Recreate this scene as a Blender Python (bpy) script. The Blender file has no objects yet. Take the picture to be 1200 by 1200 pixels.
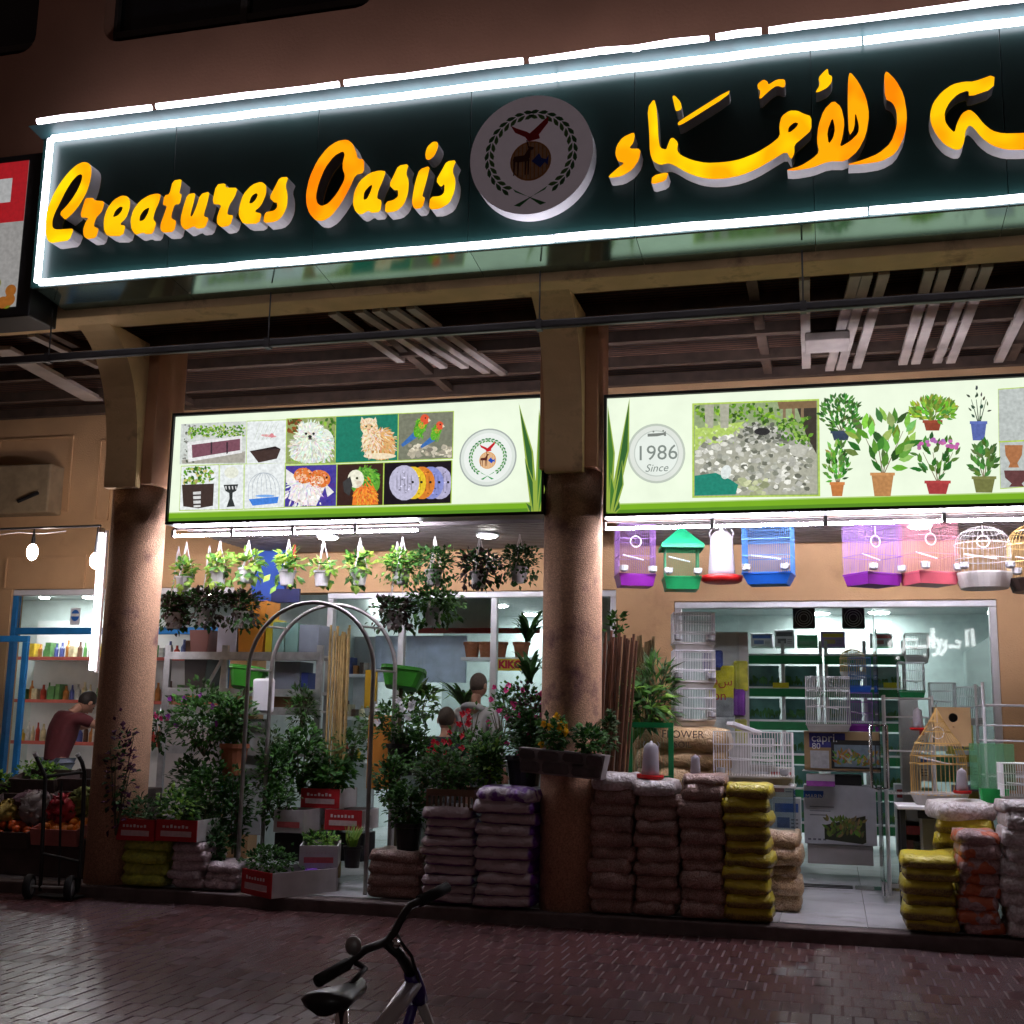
import bpy, bmesh, math, random
from mathutils import Vector, Matrix, Euler
from mathutils.geometry import tessellate_polygon

SC = bpy.context.scene
COL = SC.collection
rnd = random.Random(11)
R = math.radians
PI = math.pi

# ------------------------------------------------------------------ camera
FPX, YAW, PITCH, ROLL = 1410.0, R(14.87), R(9.92), R(1.053)
CAM = Vector((0, -8.877, 1.45))
_F = Vector((-math.sin(YAW) * math.cos(PITCH), math.cos(YAW) * math.cos(PITCH), math.sin(PITCH)))
_R0 = Vector((math.cos(YAW), math.sin(YAW), 0))
_U0 = _R0.cross(_F)
_R = math.cos(ROLL) * _R0 + math.sin(ROLL) * _U0
_U = -math.sin(ROLL) * _R0 + math.cos(ROLL) * _U0
cd = bpy.data.cameras.new('camera')
cd.sensor_width = 36
cd.lens = 36 * FPX / 1200
cd.clip_start = 0.1
cd.clip_end = 500
cam = bpy.data.objects.new('camera', cd)
COL.objects.link(cam)
cam.matrix_world = Matrix(((_R.x, _U.x, -_F.x, CAM.x), (_R.y, _U.y, -_F.y, CAM.y), (_R.z, _U.z, -_F.z, CAM.z), (0, 0, 0, 1)))
SC.camera = cam

# ------------------------------------------------------------------ night sky, exposure
w = bpy.data.worlds.new('World')
SC.world = w
w.use_nodes = True
_bg = w.node_tree.nodes['Background']
_sky = w.node_tree.nodes.new('ShaderNodeTexSky')
_sky.sky_type = 'NISHITA'
_sky.sun_disc = False
_sky.sun_elevation = R(-2)
_sky.sun_rotation = R(200)
_mix = w.node_tree.nodes.new('ShaderNodeMix')
_mix.data_type = 'RGBA'
_mix.inputs[0].default_value = 0.93
_mix.inputs[7].default_value = (0.60, 0.36, 0.32, 1)      # warm glow of the town on the night sky
w.node_tree.links.new(_sky.outputs[0], _mix.inputs[6])
w.node_tree.links.new(_mix.outputs[2], _bg.inputs['Color'])
_bg.inputs['Strength'].default_value = 0.042
SC.view_settings.view_transform = 'Standard'
SC.view_settings.look = 'None'
SC.view_settings.exposure = 0.35
SC.view_settings.gamma = 1
SC.render.engine = 'CYCLES'
cy = SC.cycles
cy.use_denoising = True
try:
    cy.denoiser = 'OPENIMAGEDENOISE'
except Exception:
    pass
cy.max_bounces = 7
cy.diffuse_bounces = 3
cy.glossy_bounces = 4
cy.transmission_bounces = 6
cy.transparent_max_bounces = 24
cy.sample_clamp_indirect = 4
cy.caustics_reflective = False
cy.caustics_refractive = False
cy.use_light_tree = True

def at(px, py, X=None, Y=None, Z=None):
    """A point of the place seen at photograph pixel (px, py), on the plane X=, Y= or Z=."""
    d = _F + _R * ((px - 600) / FPX) + _U * ((600 - py) / FPX)
    t = (X - CAM.x) / d.x if X is not None else (Y - CAM.y) / d.y if Y is not None else (Z - CAM.z) / d.z
    return CAM + d * t

# ------------------------------------------------------------------ mesh builder
class MB:
    def __init__(s):
        s.v = []; s.f = []; s.m = []; s.c = []
    def add(s, vs, fs, mi=0, col=None, M=None):
        o = len(s.v)
        for p in vs:
            p = Vector(p)
            s.v.append(M @ p if M is not None else p)
        for f in fs:
            s.f.append([o + i for i in f]); s.m.append(mi); s.c.append(col)
        return s
    def box(s, x0, x1, y0, y1, z0, z1, mi=0, M=None, col=None):
        vs = [(x0, y0, z0), (x1, y0, z0), (x1, y1, z0), (x0, y1, z0), (x0, y0, z1), (x1, y0, z1), (x1, y1, z1), (x0, y1, z1)]
        fs = [(3, 2, 1, 0), (4, 5, 6, 7), (0, 1, 5, 4), (1, 2, 6, 5), (2, 3, 7, 6), (3, 0, 4, 7)]
        return s.add(vs, fs, mi, col, M)
    def tube(s, pts, r, n=6, mi=0, cap=True, col=None, closed=False, M=None):
        pts = [Vector(p) for p in pts]
        k = len(pts)
        rs = r if isinstance(r, (list, tuple)) else [r] * k
        vs = []; fs = []
        up = None
        for i, p in enumerate(pts):
            if closed:
                d = pts[(i + 1) % k] - pts[i - 1]
            else:
                d = pts[min(i + 1, k - 1)] - pts[max(i - 1, 0)]
            if d.length < 1e-9: d = Vector((0, 0, 1))
            d.normalize()
            if up is None:
                up = Vector((0, 0, 1)) if abs(d.z) < .9 else Vector((1, 0, 0))
            a = d.cross(up)
            if a.length < 1e-6:
                a = d.cross(Vector((1, 0, 0)))
            a.normalize(); b = a.cross(d); up = b
            for j in range(n):
                t = 2 * PI * (j + .5) / n
                vs.append(p + (a * math.cos(t) + b * math.sin(t)) * rs[i])
        for i in range(k if closed else k - 1):
            i2 = (i + 1) % k
            for j in range(n):
                j2 = (j + 1) % n
                fs.append((i * n + j, i * n + j2, i2 * n + j2, i2 * n + j))
        if cap and not closed:
            fs.append(tuple(range(n))[::-1]); fs.append(tuple((k - 1) * n + j for j in range(n)))
        return s.add(vs, fs, mi, col, M)
    def lathe(s, prof, n=16, c=(0, 0, 0), mi=0, M=None, sx=1, sy=1, caps=True, sq=0):
        vs = []; fs = []
        for (r, z) in prof:
            for j in range(n):
                t = 2 * PI * (j + .5) / n
                q = 1.0
                if sq:
                    q = 1 / max(abs(math.cos(t)), abs(math.sin(t))); q = 1 + (q - 1) * sq
                vs.append((c[0] + r * q * sx * math.cos(t), c[1] + r * q * sy * math.sin(t), c[2] + z))
        k = len(prof)
        for i in range(k - 1):
            for j in range(n):
                j2 = (j + 1) % n
                fs.append((i * n + j, i * n + j2, (i + 1) * n + j2, (i + 1) * n + j))
        if caps:
            fs.append(tuple(range(n))[::-1]); fs.append(tuple((k - 1) * n + j for j in range(n)))
        return s.add(vs, fs, mi, None, M)
    def ell(s, c, rx, ry, rz, n=10, k=6, mi=0, M=None, col=None):
        prof = [(math.sin(PI * i / k), -math.cos(PI * i / k)) for i in range(1, k)]
        vs = [(c[0], c[1], c[2] - rz)]; fs = []
        for (r, z) in prof:
            for j in range(n):
                t = 2 * PI * j / n
                vs.append((c[0] + rx * r * math.cos(t), c[1] + ry * r * math.sin(t), c[2] + rz * z))
        vs.append((c[0], c[1], c[2] + rz))
        L = len(vs) - 1
        for j in range(n):
            j2 = (j + 1) % n
            fs.append((0, 1 + j2, 1 + j))
            for i in range(k - 2):
                fs.append((1 + i * n + j, 1 + i * n + j2, 1 + (i + 1) * n + j2, 1 + (i + 1) * n + j))
            fs.append((1 + (k - 2) * n + j, 1 + (k - 2) * n + j2, L))
        return s.add(vs, fs, mi, col, M)
    def prism(s, loops, y0, y1, mi_face=0, mi_side=1, back=False):
        """loops of (x, z): outline then holes; front at y0, back at y1."""
        vl = [[Vector((p[0], 0, p[1])) for p in l] for l in loops]
        tri = tessellate_polygon(vl)
        flat = [p for l in vl for p in l]
        n = len(flat)
        fs = []
        for t in tri:
            a, b, c = [flat[i] for i in t]
            nrm = (b - a).cross(c - a)
            fs.append(t if nrm.y < 0 else t[::-1])
        s.add([(p.x, y0, p.z) for p in flat], fs, mi_face)
        if back:
            s.add([(p.x, y1, p.z) for p in flat], [f[::-1] for f in fs], mi_side)
        for l in vl:
            k = len(l)
            vs = [(p.x, y0, p.z) for p in l] + [(p.x, y1, p.z) for p in l]
            s.add(vs, [(i, (i + 1) % k, k + (i + 1) % k, k + i) for i in range(k)], mi_side)
        return s
    def flat(s, pts, y, col, mi=0):
        """a flat patch of print in the XZ plane at depth y"""
        vl = [[Vector((p[0], 0, p[1])) for p in pts]]
        fs = []
        for t in tessellate_polygon(vl):
            a, b, c = [vl[0][i] for i in t]
            fs.append(t if (b - a).cross(c - a).y < 0 else t[::-1])
        return s.add([(p.x, y, p.z) for p in vl[0]], fs, mi, col)
    def leaf(s, p, d, n, L, W, mi=0, droop=.25):
        p = Vector(p); d = Vector(d).normalized(); n = Vector(n)
        a = d.cross(n)
        if a.length < 1e-4: a = d.cross(Vector((1, .3, .2)))
        a.normalize(); nn = a.cross(d)
        m = p + d * L * .5 + nn * L * .06
        t = p + d * L - nn * L * droop
        vs = [p, m - a * W * .5 - nn * W * .12, m + a * W * .5 - nn * W * .12, t, m]
        return s.add(vs, [(0, 4, 1), (0, 2, 4), (1, 4, 3), (4, 2, 3)], mi)
    def build(s, name, mats, parent=None, label=None, cat=None, group=None, kind=None, smooth=False, bevel=0, org=None):
        if not isinstance(mats, (list, tuple)): mats = [mats]
        me = bpy.data.meshes.new(name)
        if parent is not None:
            o0 = ORG[parent.name]
        else:
            if org is None and s.v:
                xs = [p.x for p in s.v]; ys = [p.y for p in s.v]; zs = [p.z for p in s.v]
                org = Vector(((min(xs) + max(xs)) / 2, (min(ys) + max(ys)) / 2, min(zs)))
            o0 = Vector(org or (0, 0, 0))
        me.from_pydata([tuple(p - o0) for p in s.v], [], s.f)
        for m in mats: me.materials.append(m)
        if len(mats) > 1:
            me.polygons.foreach_set('material_index', [min(i, len(mats) - 1) for i in s.m])
        if smooth:
            me.polygons.foreach_set('use_smooth', [True] * len(s.f))
        if any(c is not None for c in s.c):
            ca = me.color_attributes.new('print', 'FLOAT_COLOR', 'CORNER')
            buf = []
            for f, c in zip(s.f, s.c):
                c = c or (1, 1, 1)
                buf += [c[0], c[1], c[2], 1.0] * len(f)
            ca.data.foreach_set('color', buf)
        me.update()
        o = bpy.data.objects.new(name, me)
        COL.objects.link(o)
        ORG[o.name] = o0
        if parent is not None:
            o.parent = parent
        else:
            o.location = o0
        if bevel:
            b = o.modifiers.new('bevel', 'BEVEL'); b.width = bevel; b.segments = 2; b.limit_method = 'ANGLE'
        tag(o, label, cat, group, kind)
        return o

ORG = {}
def tag(o, label=None, cat=None, group=None, kind=None):
    if label: o['label'] = label
    if cat: o['category'] = cat
    if group: o['group'] = group
    if kind: o['kind'] = kind
    return o
def thing(name, label, cat, loc=(0, 0, 0), group=None, kind=None):
    o = bpy.data.objects.new(name, None)
    o.empty_display_size = .1
    COL.objects.link(o)
    o.location = loc
    ORG[o.name] = Vector(loc)
    return tag(o, label, cat, group, kind)
def copy_tree(o, parent=None):
    c = o.copy(); COL.objects.link(c)
    if parent is not None: c.parent = parent
    for ch in list(o.children): copy_tree(ch, c)
    return c
USED = {}
def place(key, maker, loc, rz=0, label=None, sc=1.0, group=None):
    """first call builds the thing at the origin; later calls copy it with its parts"""
    if key not in USED:
        USED[key] = o = maker()
    else:
        o = copy_tree(USED[key])
    o.location = loc; o.rotation_euler = (0, 0, rz); o.scale = (sc, sc, sc) if not isinstance(sc, tuple) else sc
    if label: o['label'] = label
    if group: o['group'] = group
    return o
ORD = ['lowest', 'second', 'third', 'fourth', 'fifth', 'sixth', 'seventh', 'eighth', 'ninth', 'tenth', 'eleventh', 'twelfth']
def level(i, n):
    return 'top' if i == n - 1 else 'lowest' if i == 0 else ORD[i] + ' lowest'

# ------------------------------------------------------------------ materials
def nt(name):
    m = bpy.data.materials.new(name); m.use_nodes = True
    t = m.node_tree
    return m, t, t.nodes['Principled BSDF'], t.nodes['Material Output']
def mat(name, col, rough=.6, metal=0, var=.12, scale=8, bump=0, bscale=60, spec=.4, trans=0, alpha=1, sub=0, dirt=None, dscale=2.5, dthr=.55, coat=0):
    m, t, b, out = nt(name)
    N, Lk = t.nodes, t.links
    b.inputs['Roughness'].default_value = rough
    b.inputs['Metallic'].default_value = metal
    b.inputs['Specular IOR Level'].default_value = spec
    if coat:
        b.inputs['Coat Weight'].default_value = coat
        b.inputs['Coat Roughness'].default_value = .15
    if trans: b.inputs['Transmission Weight'].default_value = trans
    if alpha < 1: b.inputs['Alpha'].default_value = alpha
    tc = N.new('ShaderNodeTexCoord')
    oi = N.new('ShaderNodeObjectInfo')
    add = N.new('ShaderNodeVectorMath'); add.operation = 'ADD'
    mul = N.new('ShaderNodeVectorMath'); mul.operation = 'SCALE'; mul.inputs['Scale'].default_value = 1.0
    Lk.new(tc.outputs['Object'], add.inputs[0])
    cmb = N.new('ShaderNodeCombineXYZ')
    m1 = N.new('ShaderNodeMath'); m1.operation = 'MULTIPLY'; m1.inputs[1].default_value = 37.0
    Lk.new(oi.outputs['Random'], m1.inputs[0])
    Lk.new(m1.outputs[0], cmb.inputs[0]); Lk.new(m1.outputs[0], cmb.inputs[2])
    Lk.new(cmb.outputs[0], add.inputs[1])
    no = N.new('ShaderNodeTexNoise'); no.inputs['Scale'].default_value = scale; no.inputs['Detail'].default_value = 4
    Lk.new(add.outputs[0], no.inputs['Vector'])
    mr = N.new('ShaderNodeMapRange'); mr.inputs[1].default_value = .3; mr.inputs[2].default_value = .7
    mr.inputs[3].default_value = 1 - var; mr.inputs[4].default_value = 1 + var
    Lk.new(no.outputs['Fac'], mr.inputs[0])
    mx = N.new('ShaderNodeMix'); mx.data_type = 'RGBA'; mx.blend_type = 'MULTIPLY'; mx.inputs[0].default_value = 1
    mx.inputs[6].default_value = (*col, 1)
    Lk.new(mr.outputs[0], mx.inputs[7])
    res = mx.outputs[2]
    if dirt:
        n2 = N.new('ShaderNodeTexNoise'); n2.inputs['Scale'].default_value = dscale; n2.inputs['Detail'].default_value = 6; n2.inputs['Roughness'].default_value = .65
        Lk.new(add.outputs[0], n2.inputs['Vector'])
        r2 = N.new('ShaderNodeMapRange'); r2.inputs[1].default_value = dthr; r2.inputs[2].default_value = dthr + .18
        Lk.new(n2.outputs['Fac'], r2.inputs[0])
        m3 = N.new('ShaderNodeMix'); m3.data_type = 'RGBA'; m3.inputs[7].default_value = (*dirt, 1)
        Lk.new(r2.outputs[0], m3.inputs[0]); Lk.new(res, m3.inputs[6])
        res = m3.outputs[2]
    Lk.new(res, b.inputs['Base Color'])
    if bump:
        n3 = N.new('ShaderNodeTexNoise'); n3.inputs['Scale'].default_value = bscale; n3.inputs['Detail'].default_value = 3
        Lk.new(add.outputs[0], n3.inputs['Vector'])
        bp = N.new('ShaderNodeBump'); bp.inputs['Strength'].default_value = bump; bp.inputs['Distance'].default_value = .01
        Lk.new(n3.outputs['Fac'], bp.inputs['Height']); Lk.new(bp.outputs[0], b.inputs['Normal'])
    if sub:
        # thin leaf: light passes through
        tr = N.new('ShaderNodeBsdfTranslucent'); Lk.new(res, tr.inputs['Color'])
        ms = N.new('ShaderNodeMixShader'); ms.inputs[0].default_value = sub
        Lk.new(b.outputs[0], ms.inputs[1]); Lk.new(tr.outputs[0], ms.inputs[2]); Lk.new(ms.outputs[0], out.inputs['Surface'])
    return m
def emit(name, col, s, var=0, scale=3):
    m, t, b, out = nt(name)
    t.nodes.remove(b)
    e = t.nodes.new('ShaderNodeEmission'); e.inputs['Color'].default_value = (*col, 1); e.inputs['Strength'].default_value = s
    t.links.new(e.outputs[0], out.inputs['Surface'])
    return m
def print_mat(name, rough=.45, glow=0, var=.15, scale=30):
    """flat print: colours from the 'print' attribute; glow > 0 = backlit face of a light box"""
    m, t, b, out = nt(name)
    N, Lk = t.nodes, t.links
    a = N.new('ShaderNodeAttribute'); a.attribute_name = 'print'
    tc = N.new('ShaderNodeTexCoord')
    no = N.new('ShaderNodeTexNoise'); no.inputs['Scale'].default_value = scale; no.inputs['Detail'].default_value = 5
    Lk.new(tc.outputs['Object'], no.inputs['Vector'])
    mr = N.new('ShaderNodeMapRange'); mr.inputs[1].default_value = .3; mr.inputs[2].default_value = .7
    mr.inputs[3].default_value = 1 - var; mr.inputs[4].default_value = 1 + var
    Lk.new(no.outputs['Fac'], mr.inputs[0])
    mx = N.new('ShaderNodeMix'); mx.data_type = 'RGBA'; mx.blend_type = 'MULTIPLY'; mx.inputs[0].default_value = 1
    Lk.new(a.outputs['Color'], mx.inputs[6]); Lk.new(mr.outputs[0], mx.inputs[7])
    b.inputs['Roughness'].default_value = rough
    if glow:
        b.inputs['Base Color'].default_value = (.02, .02, .02, 1)
        Lk.new(mx.outputs[2], b.inputs['Emission Color']); b.inputs['Emission Strength'].default_value = glow
    else:
        Lk.new(mx.outputs[2], b.inputs['Base Color'])
    return m
def glass_mat(name, tint=(.93, .97, .96), refl=.5, rough=.02):
    m, t, b, out = nt(name)
    N, Lk = t.nodes, t.links
    t.nodes.remove(b)
    tr = N.new('ShaderNodeBsdfTransparent'); tr.inputs['Color'].default_value = (*tint, 1)
    gl = N.new('ShaderNodeBsdfGlossy'); gl.inputs['Roughness'].default_value = rough
    fr = N.new('ShaderNodeFresnel'); fr.inputs['IOR'].default_value = 1.5
    mm = N.new('ShaderNodeMath'); mm.operation = 'MULTIPLY'; mm.inputs[1].default_value = refl * 2
    Lk.new(fr.outputs[0], mm.inputs[0])
    ms = N.new('ShaderNodeMixShader')
    Lk.new(mm.outputs[0], ms.inputs[0]); Lk.new(tr.outputs[0], ms.inputs[1]); Lk.new(gl.outputs[0], ms.inputs[2])
    Lk.new(ms.outputs[0], out.inputs['Surface'])
    return m

def amber(name, ca, cb, s):
    """letter face lit unevenly by the lamps inside it"""
    m, t, b, out = nt(name); N, Lk = t.nodes, t.links; t.nodes.remove(b)
    tc = N.new('ShaderNodeTexCoord'); no = N.new('ShaderNodeTexNoise'); no.inputs['Scale'].default_value = 4.5; no.inputs['Detail'].default_value = 1
    Lk.new(tc.outputs['Object'], no.inputs['Vector'])
    mr = N.new('ShaderNodeMapRange'); mr.inputs[1].default_value = .36; mr.inputs[2].default_value = .62; Lk.new(no.outputs['Fac'], mr.inputs[0])
    mx = N.new('ShaderNodeMix'); mx.data_type = 'RGBA'; mx.inputs[6].default_value = (*ca, 1); mx.inputs[7].default_value = (*cb, 1); Lk.new(mr.outputs[0], mx.inputs[0])
    e = N.new('ShaderNodeEmission'); e.inputs['Strength'].default_value = s; Lk.new(mx.outputs[2], e.inputs['Color']); Lk.new(e.outputs[0], out.inputs['Surface'])
    return m

M = {}
M['wall'] = mat('orange_stucco', (.58, .35, .18), .85, var=.10, scale=2.2, bump=.35, bscale=70, dirt=(.40, .22, .11), dscale=1.3, dthr=.6)
M['upper'] = mat('upper_wall_paint', (.40, .20, .13), .9, var=.12, scale=1.2, bump=.3, bscale=40)
M['beam'] = mat('beam_paint', (.70, .48, .24), .8, var=.12, scale=3, bump=.2, dirt=(.30, .18, .10), dscale=3)
M['pier'] = mat('pier_paint', (.50, .27, .15), .85, var=.12, scale=3, bump=.3)
M['column'] = mat('column_stucco', (.54, .32, .20), .9, var=.30, scale=85, bump=1.0, bscale=130, dirt=(.17, .075, .085), dscale=3.2, dthr=.57)
M['conc'] = mat('kerb_concrete', (.12, .09, .085), .85, var=.3, scale=6, bump=.6, bscale=30)
M['tile'] = mat('white_floor_tile', (.72, .72, .74), .22, var=.06, scale=3)
M['grout'] = mat('tile_grout', (.25, .24, .24), .9)
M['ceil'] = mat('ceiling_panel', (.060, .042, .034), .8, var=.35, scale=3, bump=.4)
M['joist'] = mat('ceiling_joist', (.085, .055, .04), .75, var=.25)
M['channel'] = mat('pale_metal_channel', (.42, .37, .33), .55, var=.2, scale=4)
M['pipe'] = mat('dark_pipe', (.045, .042, .042), .4, var=.3, scale=4)
M['green'] = mat('green_sign_panel', (.012, .046, .042), .35, var=.2, scale=1.2, spec=.5)
M['greensoffit'] = mat('green_sign_soffit', (.20, .29, .26), .10, metal=.85, var=.25, scale=1.5)
M['teal'] = mat('teal_trim', (.03, .085, .09), .4, var=.2)
M['white'] = mat('white_plastic', (.75, .74, .76), .4, var=.05)
M['offwhite'] = mat('aged_white', (.52, .48, .47), .5, var=.1, scale=4)
M['frame'] = mat('aluminium_frame', (.55, .55, .56), .4, metal=.3, var=.08)
M['chrome'] = mat('chrome', (.75, .75, .77), .12, metal=1, var=.03)
M['galv'] = mat('galvanised_steel', (.42, .42, .42), .45, metal=.6, var=.18, scale=14)
M['dark'] = mat('black_plastic', (.015, .015, .016), .45, var=.3)
M['rubber'] = mat('rubber', (.012, .012, .012), .8)
M['blue'] = mat('blue_paint', (.02, .19, .48), .5, var=.15)
M['red'] = mat('red_plastic', (.60, .02, .02), .4, var=.1)
M['glass'] = glass_mat('window_glass')
M['acrylic'] = glass_mat('clear_acrylic', (.85, .9, .92), .35)
M['tube'] = emit('fluorescent_tube', (.90, .86, 1.0), 128)
M['neon'] = emit('led_neon', (.93, .88, 1.0), 7)
M['tubev'] = emit('vertical_tube_glow', (.95, .90, 1.0), 30)
M['lampdim'] = emit('case_tube_glow', (1, 1, 1), 10)
M['bulb'] = emit('bulb_glow', (1.0, .85, .76), 100)
M['soffit_lamp'] = emit('soffit_lamp_glow', (1.0, .97, .93), 75)
M['lamp'] = emit('ceiling_lamp_glow', (.95, 1.0, .98), 150)
M['amber'] = amber('amber_letter_face', (1.0, .32, .002), (1.0, .50, .003), 1.0)
M['letterside'] = mat('letter_return', (.55, .53, .52), .5, var=.1)
M['print'] = print_mat('paper_print')
M['backlit'] = print_mat('backlit_print', glow=.80, var=.04, scale=5)
M['photo'] = print_mat('backlit_photo_print', glow=.80, var=.16, scale=40)

# ------------------------------------------------------------------ ground: brick paving, kerb, tiled platform
FZ = 0.10                      # platform level
g = MB(); g.add([(-60, -60, -.0022), (60, -60, -.0022), (60, 40, -.0022), (-60, 40, -.0022)], [(0, 1, 2, 3)])
M['bed'] = mat('paving_bed', (.095, .062, .058), .9, var=.25, scale=12)
g.build('ground', M['bed'], kind='structure', org=(0, 0, 0))
pave = thing('pavement', 'red brick paving in front of the shop', 'pavement', (0, 0, 0), kind='structure')
del pave['category']
M['brick'] = mat('paving_brick', (.088, .038, .038), .26, var=.3, scale=9, bump=.25, bscale=90, spec=.6)
M['brick_grey'] = mat('paving_brick_grey', (.115, .075, .078), .22, var=.25, scale=9, bump=.25, bscale=90, spec=.6)
M['brick_dark'] = mat('paving_brick_dark', (.066, .028, .029), .3, var=.3, scale=9, bump=.25, bscale=90, spec=.6)
BW, BL, GAP, GAPY = .105, .235, .010, .003
def brick_mb(dx=0, dy=0, h=0.0, tilt=(0, 0)):
    b = MB(); x, y, e = BW / 2 - GAP / 2, BL / 2 - GAPY / 2, .0025
    vs = [(-x, -y, -.012), (x, -y, -.012), (x, y, -.012), (-x, y, -.012), (-x + e, -y + e, 0), (x - e, -y + e, 0), (x - e, y - e, 0), (-x + e, y - e, 0)]
    vs = [(p[0] + dx, p[1] + dy, p[2] + (h + p[0] * tilt[0] + p[1] * tilt[1] if k > 3 else 0)) for k, p in enumerate(vs)]
    return vs, [(4, 5, 6, 7), (0, 1, 5, 4), (1, 2, 6, 5), (2, 3, 7, 6), (3, 0, 4, 7)]
protos = []
for mk in ('brick', 'brick_grey', 'brick_dark'):
    b = MB(); b.add(*brick_mb())
    me_o = b.build('brick', M[mk], parent=pave)
    protos.append(me_o)
cells = []
y = -BL / 2 - .02; row = 0
pr2 = random.Random(3)
def bmatidx(cx, cy):
    q = math.sin(cx * 1.1 + cy * .25 + .6) + .35 * math.sin(cx * 3.1)
    if q > .75 and pr2.random() < .8: return 1
    return 2 if pr2.random() < .3 else 0
while y > -7.2:
    x = -7.6 + (BW / 2 if row % 2 else 0)
    while x < 4.2:
        cells.append((x, y, bmatidx(x, y))); x += BW
    y -= BL; row += 1
def inview(c):
    d = Vector((c[0], c[1], 0)) - CAM
    z = d.dot(_F)
    if z < .5: return None
    return 600 + FPX * d.dot(_R) / z, 600 - FPX * d.dot(_U) / z, z
vis = []
for i, c in enumerate(cells):
    q = inview(c)
    if q and 0 < q[0] < 1200 and q[1] < 1204: vis.append((q[2], i))
vis.sort()
near = set(i for _, i in vis[:300])
rest = MB()
used_first = [False] * 3
for i, (x, y, mi) in enumerate(cells):
    h, tl = pr2.uniform(-.001, .001), (pr2.uniform(-.006, .006), pr2.uniform(-.004, .004))
    if i in near:
        o = protos[mi] if not used_first[mi] else protos[mi].copy()
        if used_first[mi]: COL.objects.link(o)
        used_first[mi] = True
        o.location = (x, y, h); o.rotation_euler = (tl[1], -tl[0], 0)
    else:
        rest.add(*brick_mb(x, y, h, tl), mi=mi)
rest.build('bricks', [M['brick'], M['brick_grey'], M['brick_dark']], parent=pave, kind='stuff')

plat = thing('walkway', 'raised tiled walkway in front of the shop', 'walkway', (0, 0, 0), kind='structure')
del plat['category']
k = MB(); k.box(-14, 8, .0, .16, -.05, FZ - .006); k.box(-14, 8, .16, 9.6, -.05, FZ - .012, mi=1)
k.build('kerb', [M['conc'], M['grout']], parent=plat, bevel=.012)
M['tile_dirty'] = mat('floor_tile_worn', (.55, .55, .58), .2, var=.10, scale=2.5, spec=.5, dirt=(.36, .34, .34), dscale=2.2, dthr=.56)
tb = None
TS = .6
yy = .165
while yy < 4.6:
    xx = -5.2
    while xx < 2.6:
        if tb is None:
            b = MB(); b.box(.003, TS - .003, .003, TS - .003, -.014, 0)
            tb = b.build('tile', M['tile_dirty'], parent=plat, bevel=.002); t = tb
        else:
            t = tb.copy(); COL.objects.link(t)
        t.location = (xx, yy, FZ)
        xx += TS
    yy += TS
far = MB(); far.box(-14, 8, yy + .003, 9.5, FZ - .03, FZ - .0015); far.box(-14, -5.204, .165, yy, FZ - .03, FZ - .0015)
far.build('floor', M['tile_dirty'], parent=plat)

# ------------------------------------------------------------------ building
bld = thing('shop_building', 'orange stuccoed building with an arcade over the shop fronts', 'building', (0, 2.2, 0))
WY = 2.2                        # plane of the shop fronts
CZ = 4.72                       # arcade ceiling
BY = -.75                       # face of the upper wall
# upper wall with rounded window openings
def rrect(x0, x1, z0, z1, r, n=5):
    pts = []
    for cx, cz, a0 in ((x1 - r, z0 + r, -90), (x1 - r, z1 - r, 0), (x0 + r, z1 - r, 90), (x0 + r, z0 + r, 180)):
        for i in range(n + 1):
            a = R(a0 + 90 * i / n); pts.append((cx + r * math.cos(a), cz + r * math.sin(a)))
    return pts
wa = at(120, 47, Y=BY); wb = at(432, 10, Y=BY); wl = at(42, 45, Y=BY)
wz = at(150, 47, Y=BY).z
wins = [(-9.0, wl.x, wz + .02), (wa.x, wb.x + .05, wz), (wb.x + 1.0, wb.x + 3.2, wz + .02)]
u = MB()
loops = [[(-14, CZ + .14), (8, CZ + .14), (8, 9.5), (-14, 9.5)]] + [rrect(a, b, z, z + 1.5, .16) for a, b, z in wins]
u.prism(loops, BY, BY + .25, 0, 0)
u.build('upper_wall', M['upper'], parent=bld)
M['darkglass'] = mat('dark_window_glass', (.01, .012, .014), .12, var=.2)
M['wframe'] = mat('dark_window_frame', (.05, .045, .04), .5)
for a, b, z in wins:
    f = MB(); f.box(a - .02, b + .02, BY + .19, BY + .21, z - .02, z + 1.52)
    pane = f.build('window', M['darkglass'], parent=bld)
    f = MB()
    n = max(2, int((b - a) / .9))
    for i in range(n + 1):
        xx = a + (b - a) * i / n
        f.box(xx - .03, xx + .03, BY + .14, BY + .19, z, z + 1.5)
    f.box(a, b, BY + .145, BY + .187, z + .13, z + .19)
    f.build('window_frame', M['wframe'], parent=pane)
bm_ = MB(); bm_.box(-14, 8, BY, BY + .3, CZ - .10, CZ + .14)
bm_.build('fascia_beam', M['beam'], parent=bld, bevel=.01)
# back wall with the openings of the shops
fr0, fr1 = at(790, 703, Y=WY), at(1168, 704, Y=WY)        # right shop front
lf0, lf1 = at(383, 692, Y=WY), at(650, 694, Y=WY)         # middle shop front
DX0, DX1, DZ = fr0.x, fr1.x, (fr0.z + fr1.z) / 2
LX0, LX1, LZ = -5.55, at(722, 694, Y=WY).x, (lf0.z + lf1.z) / 2
gx0, gx1, gz = at(14, 690, Y=WY).x, -5.85, at(60, 690, Y=WY).z
bw = MB()
outer = [(-14, FZ - .02), (gx0, FZ - .02), (gx0, gz), (gx1, gz), (gx1, FZ - .02), (LX0, FZ - .02), (LX0, LZ), (LX1, LZ), (LX1, FZ - .02), (DX0, FZ - .02), (DX0, DZ), (DX1, DZ), (DX1, FZ - .02), (8, FZ - .02), (8, CZ), (-14, CZ)]
bw.prism([outer], WY, WY + .2, 0, 0, back=True)
bw.build('front_wall', M['wall'], parent=bld)
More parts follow.
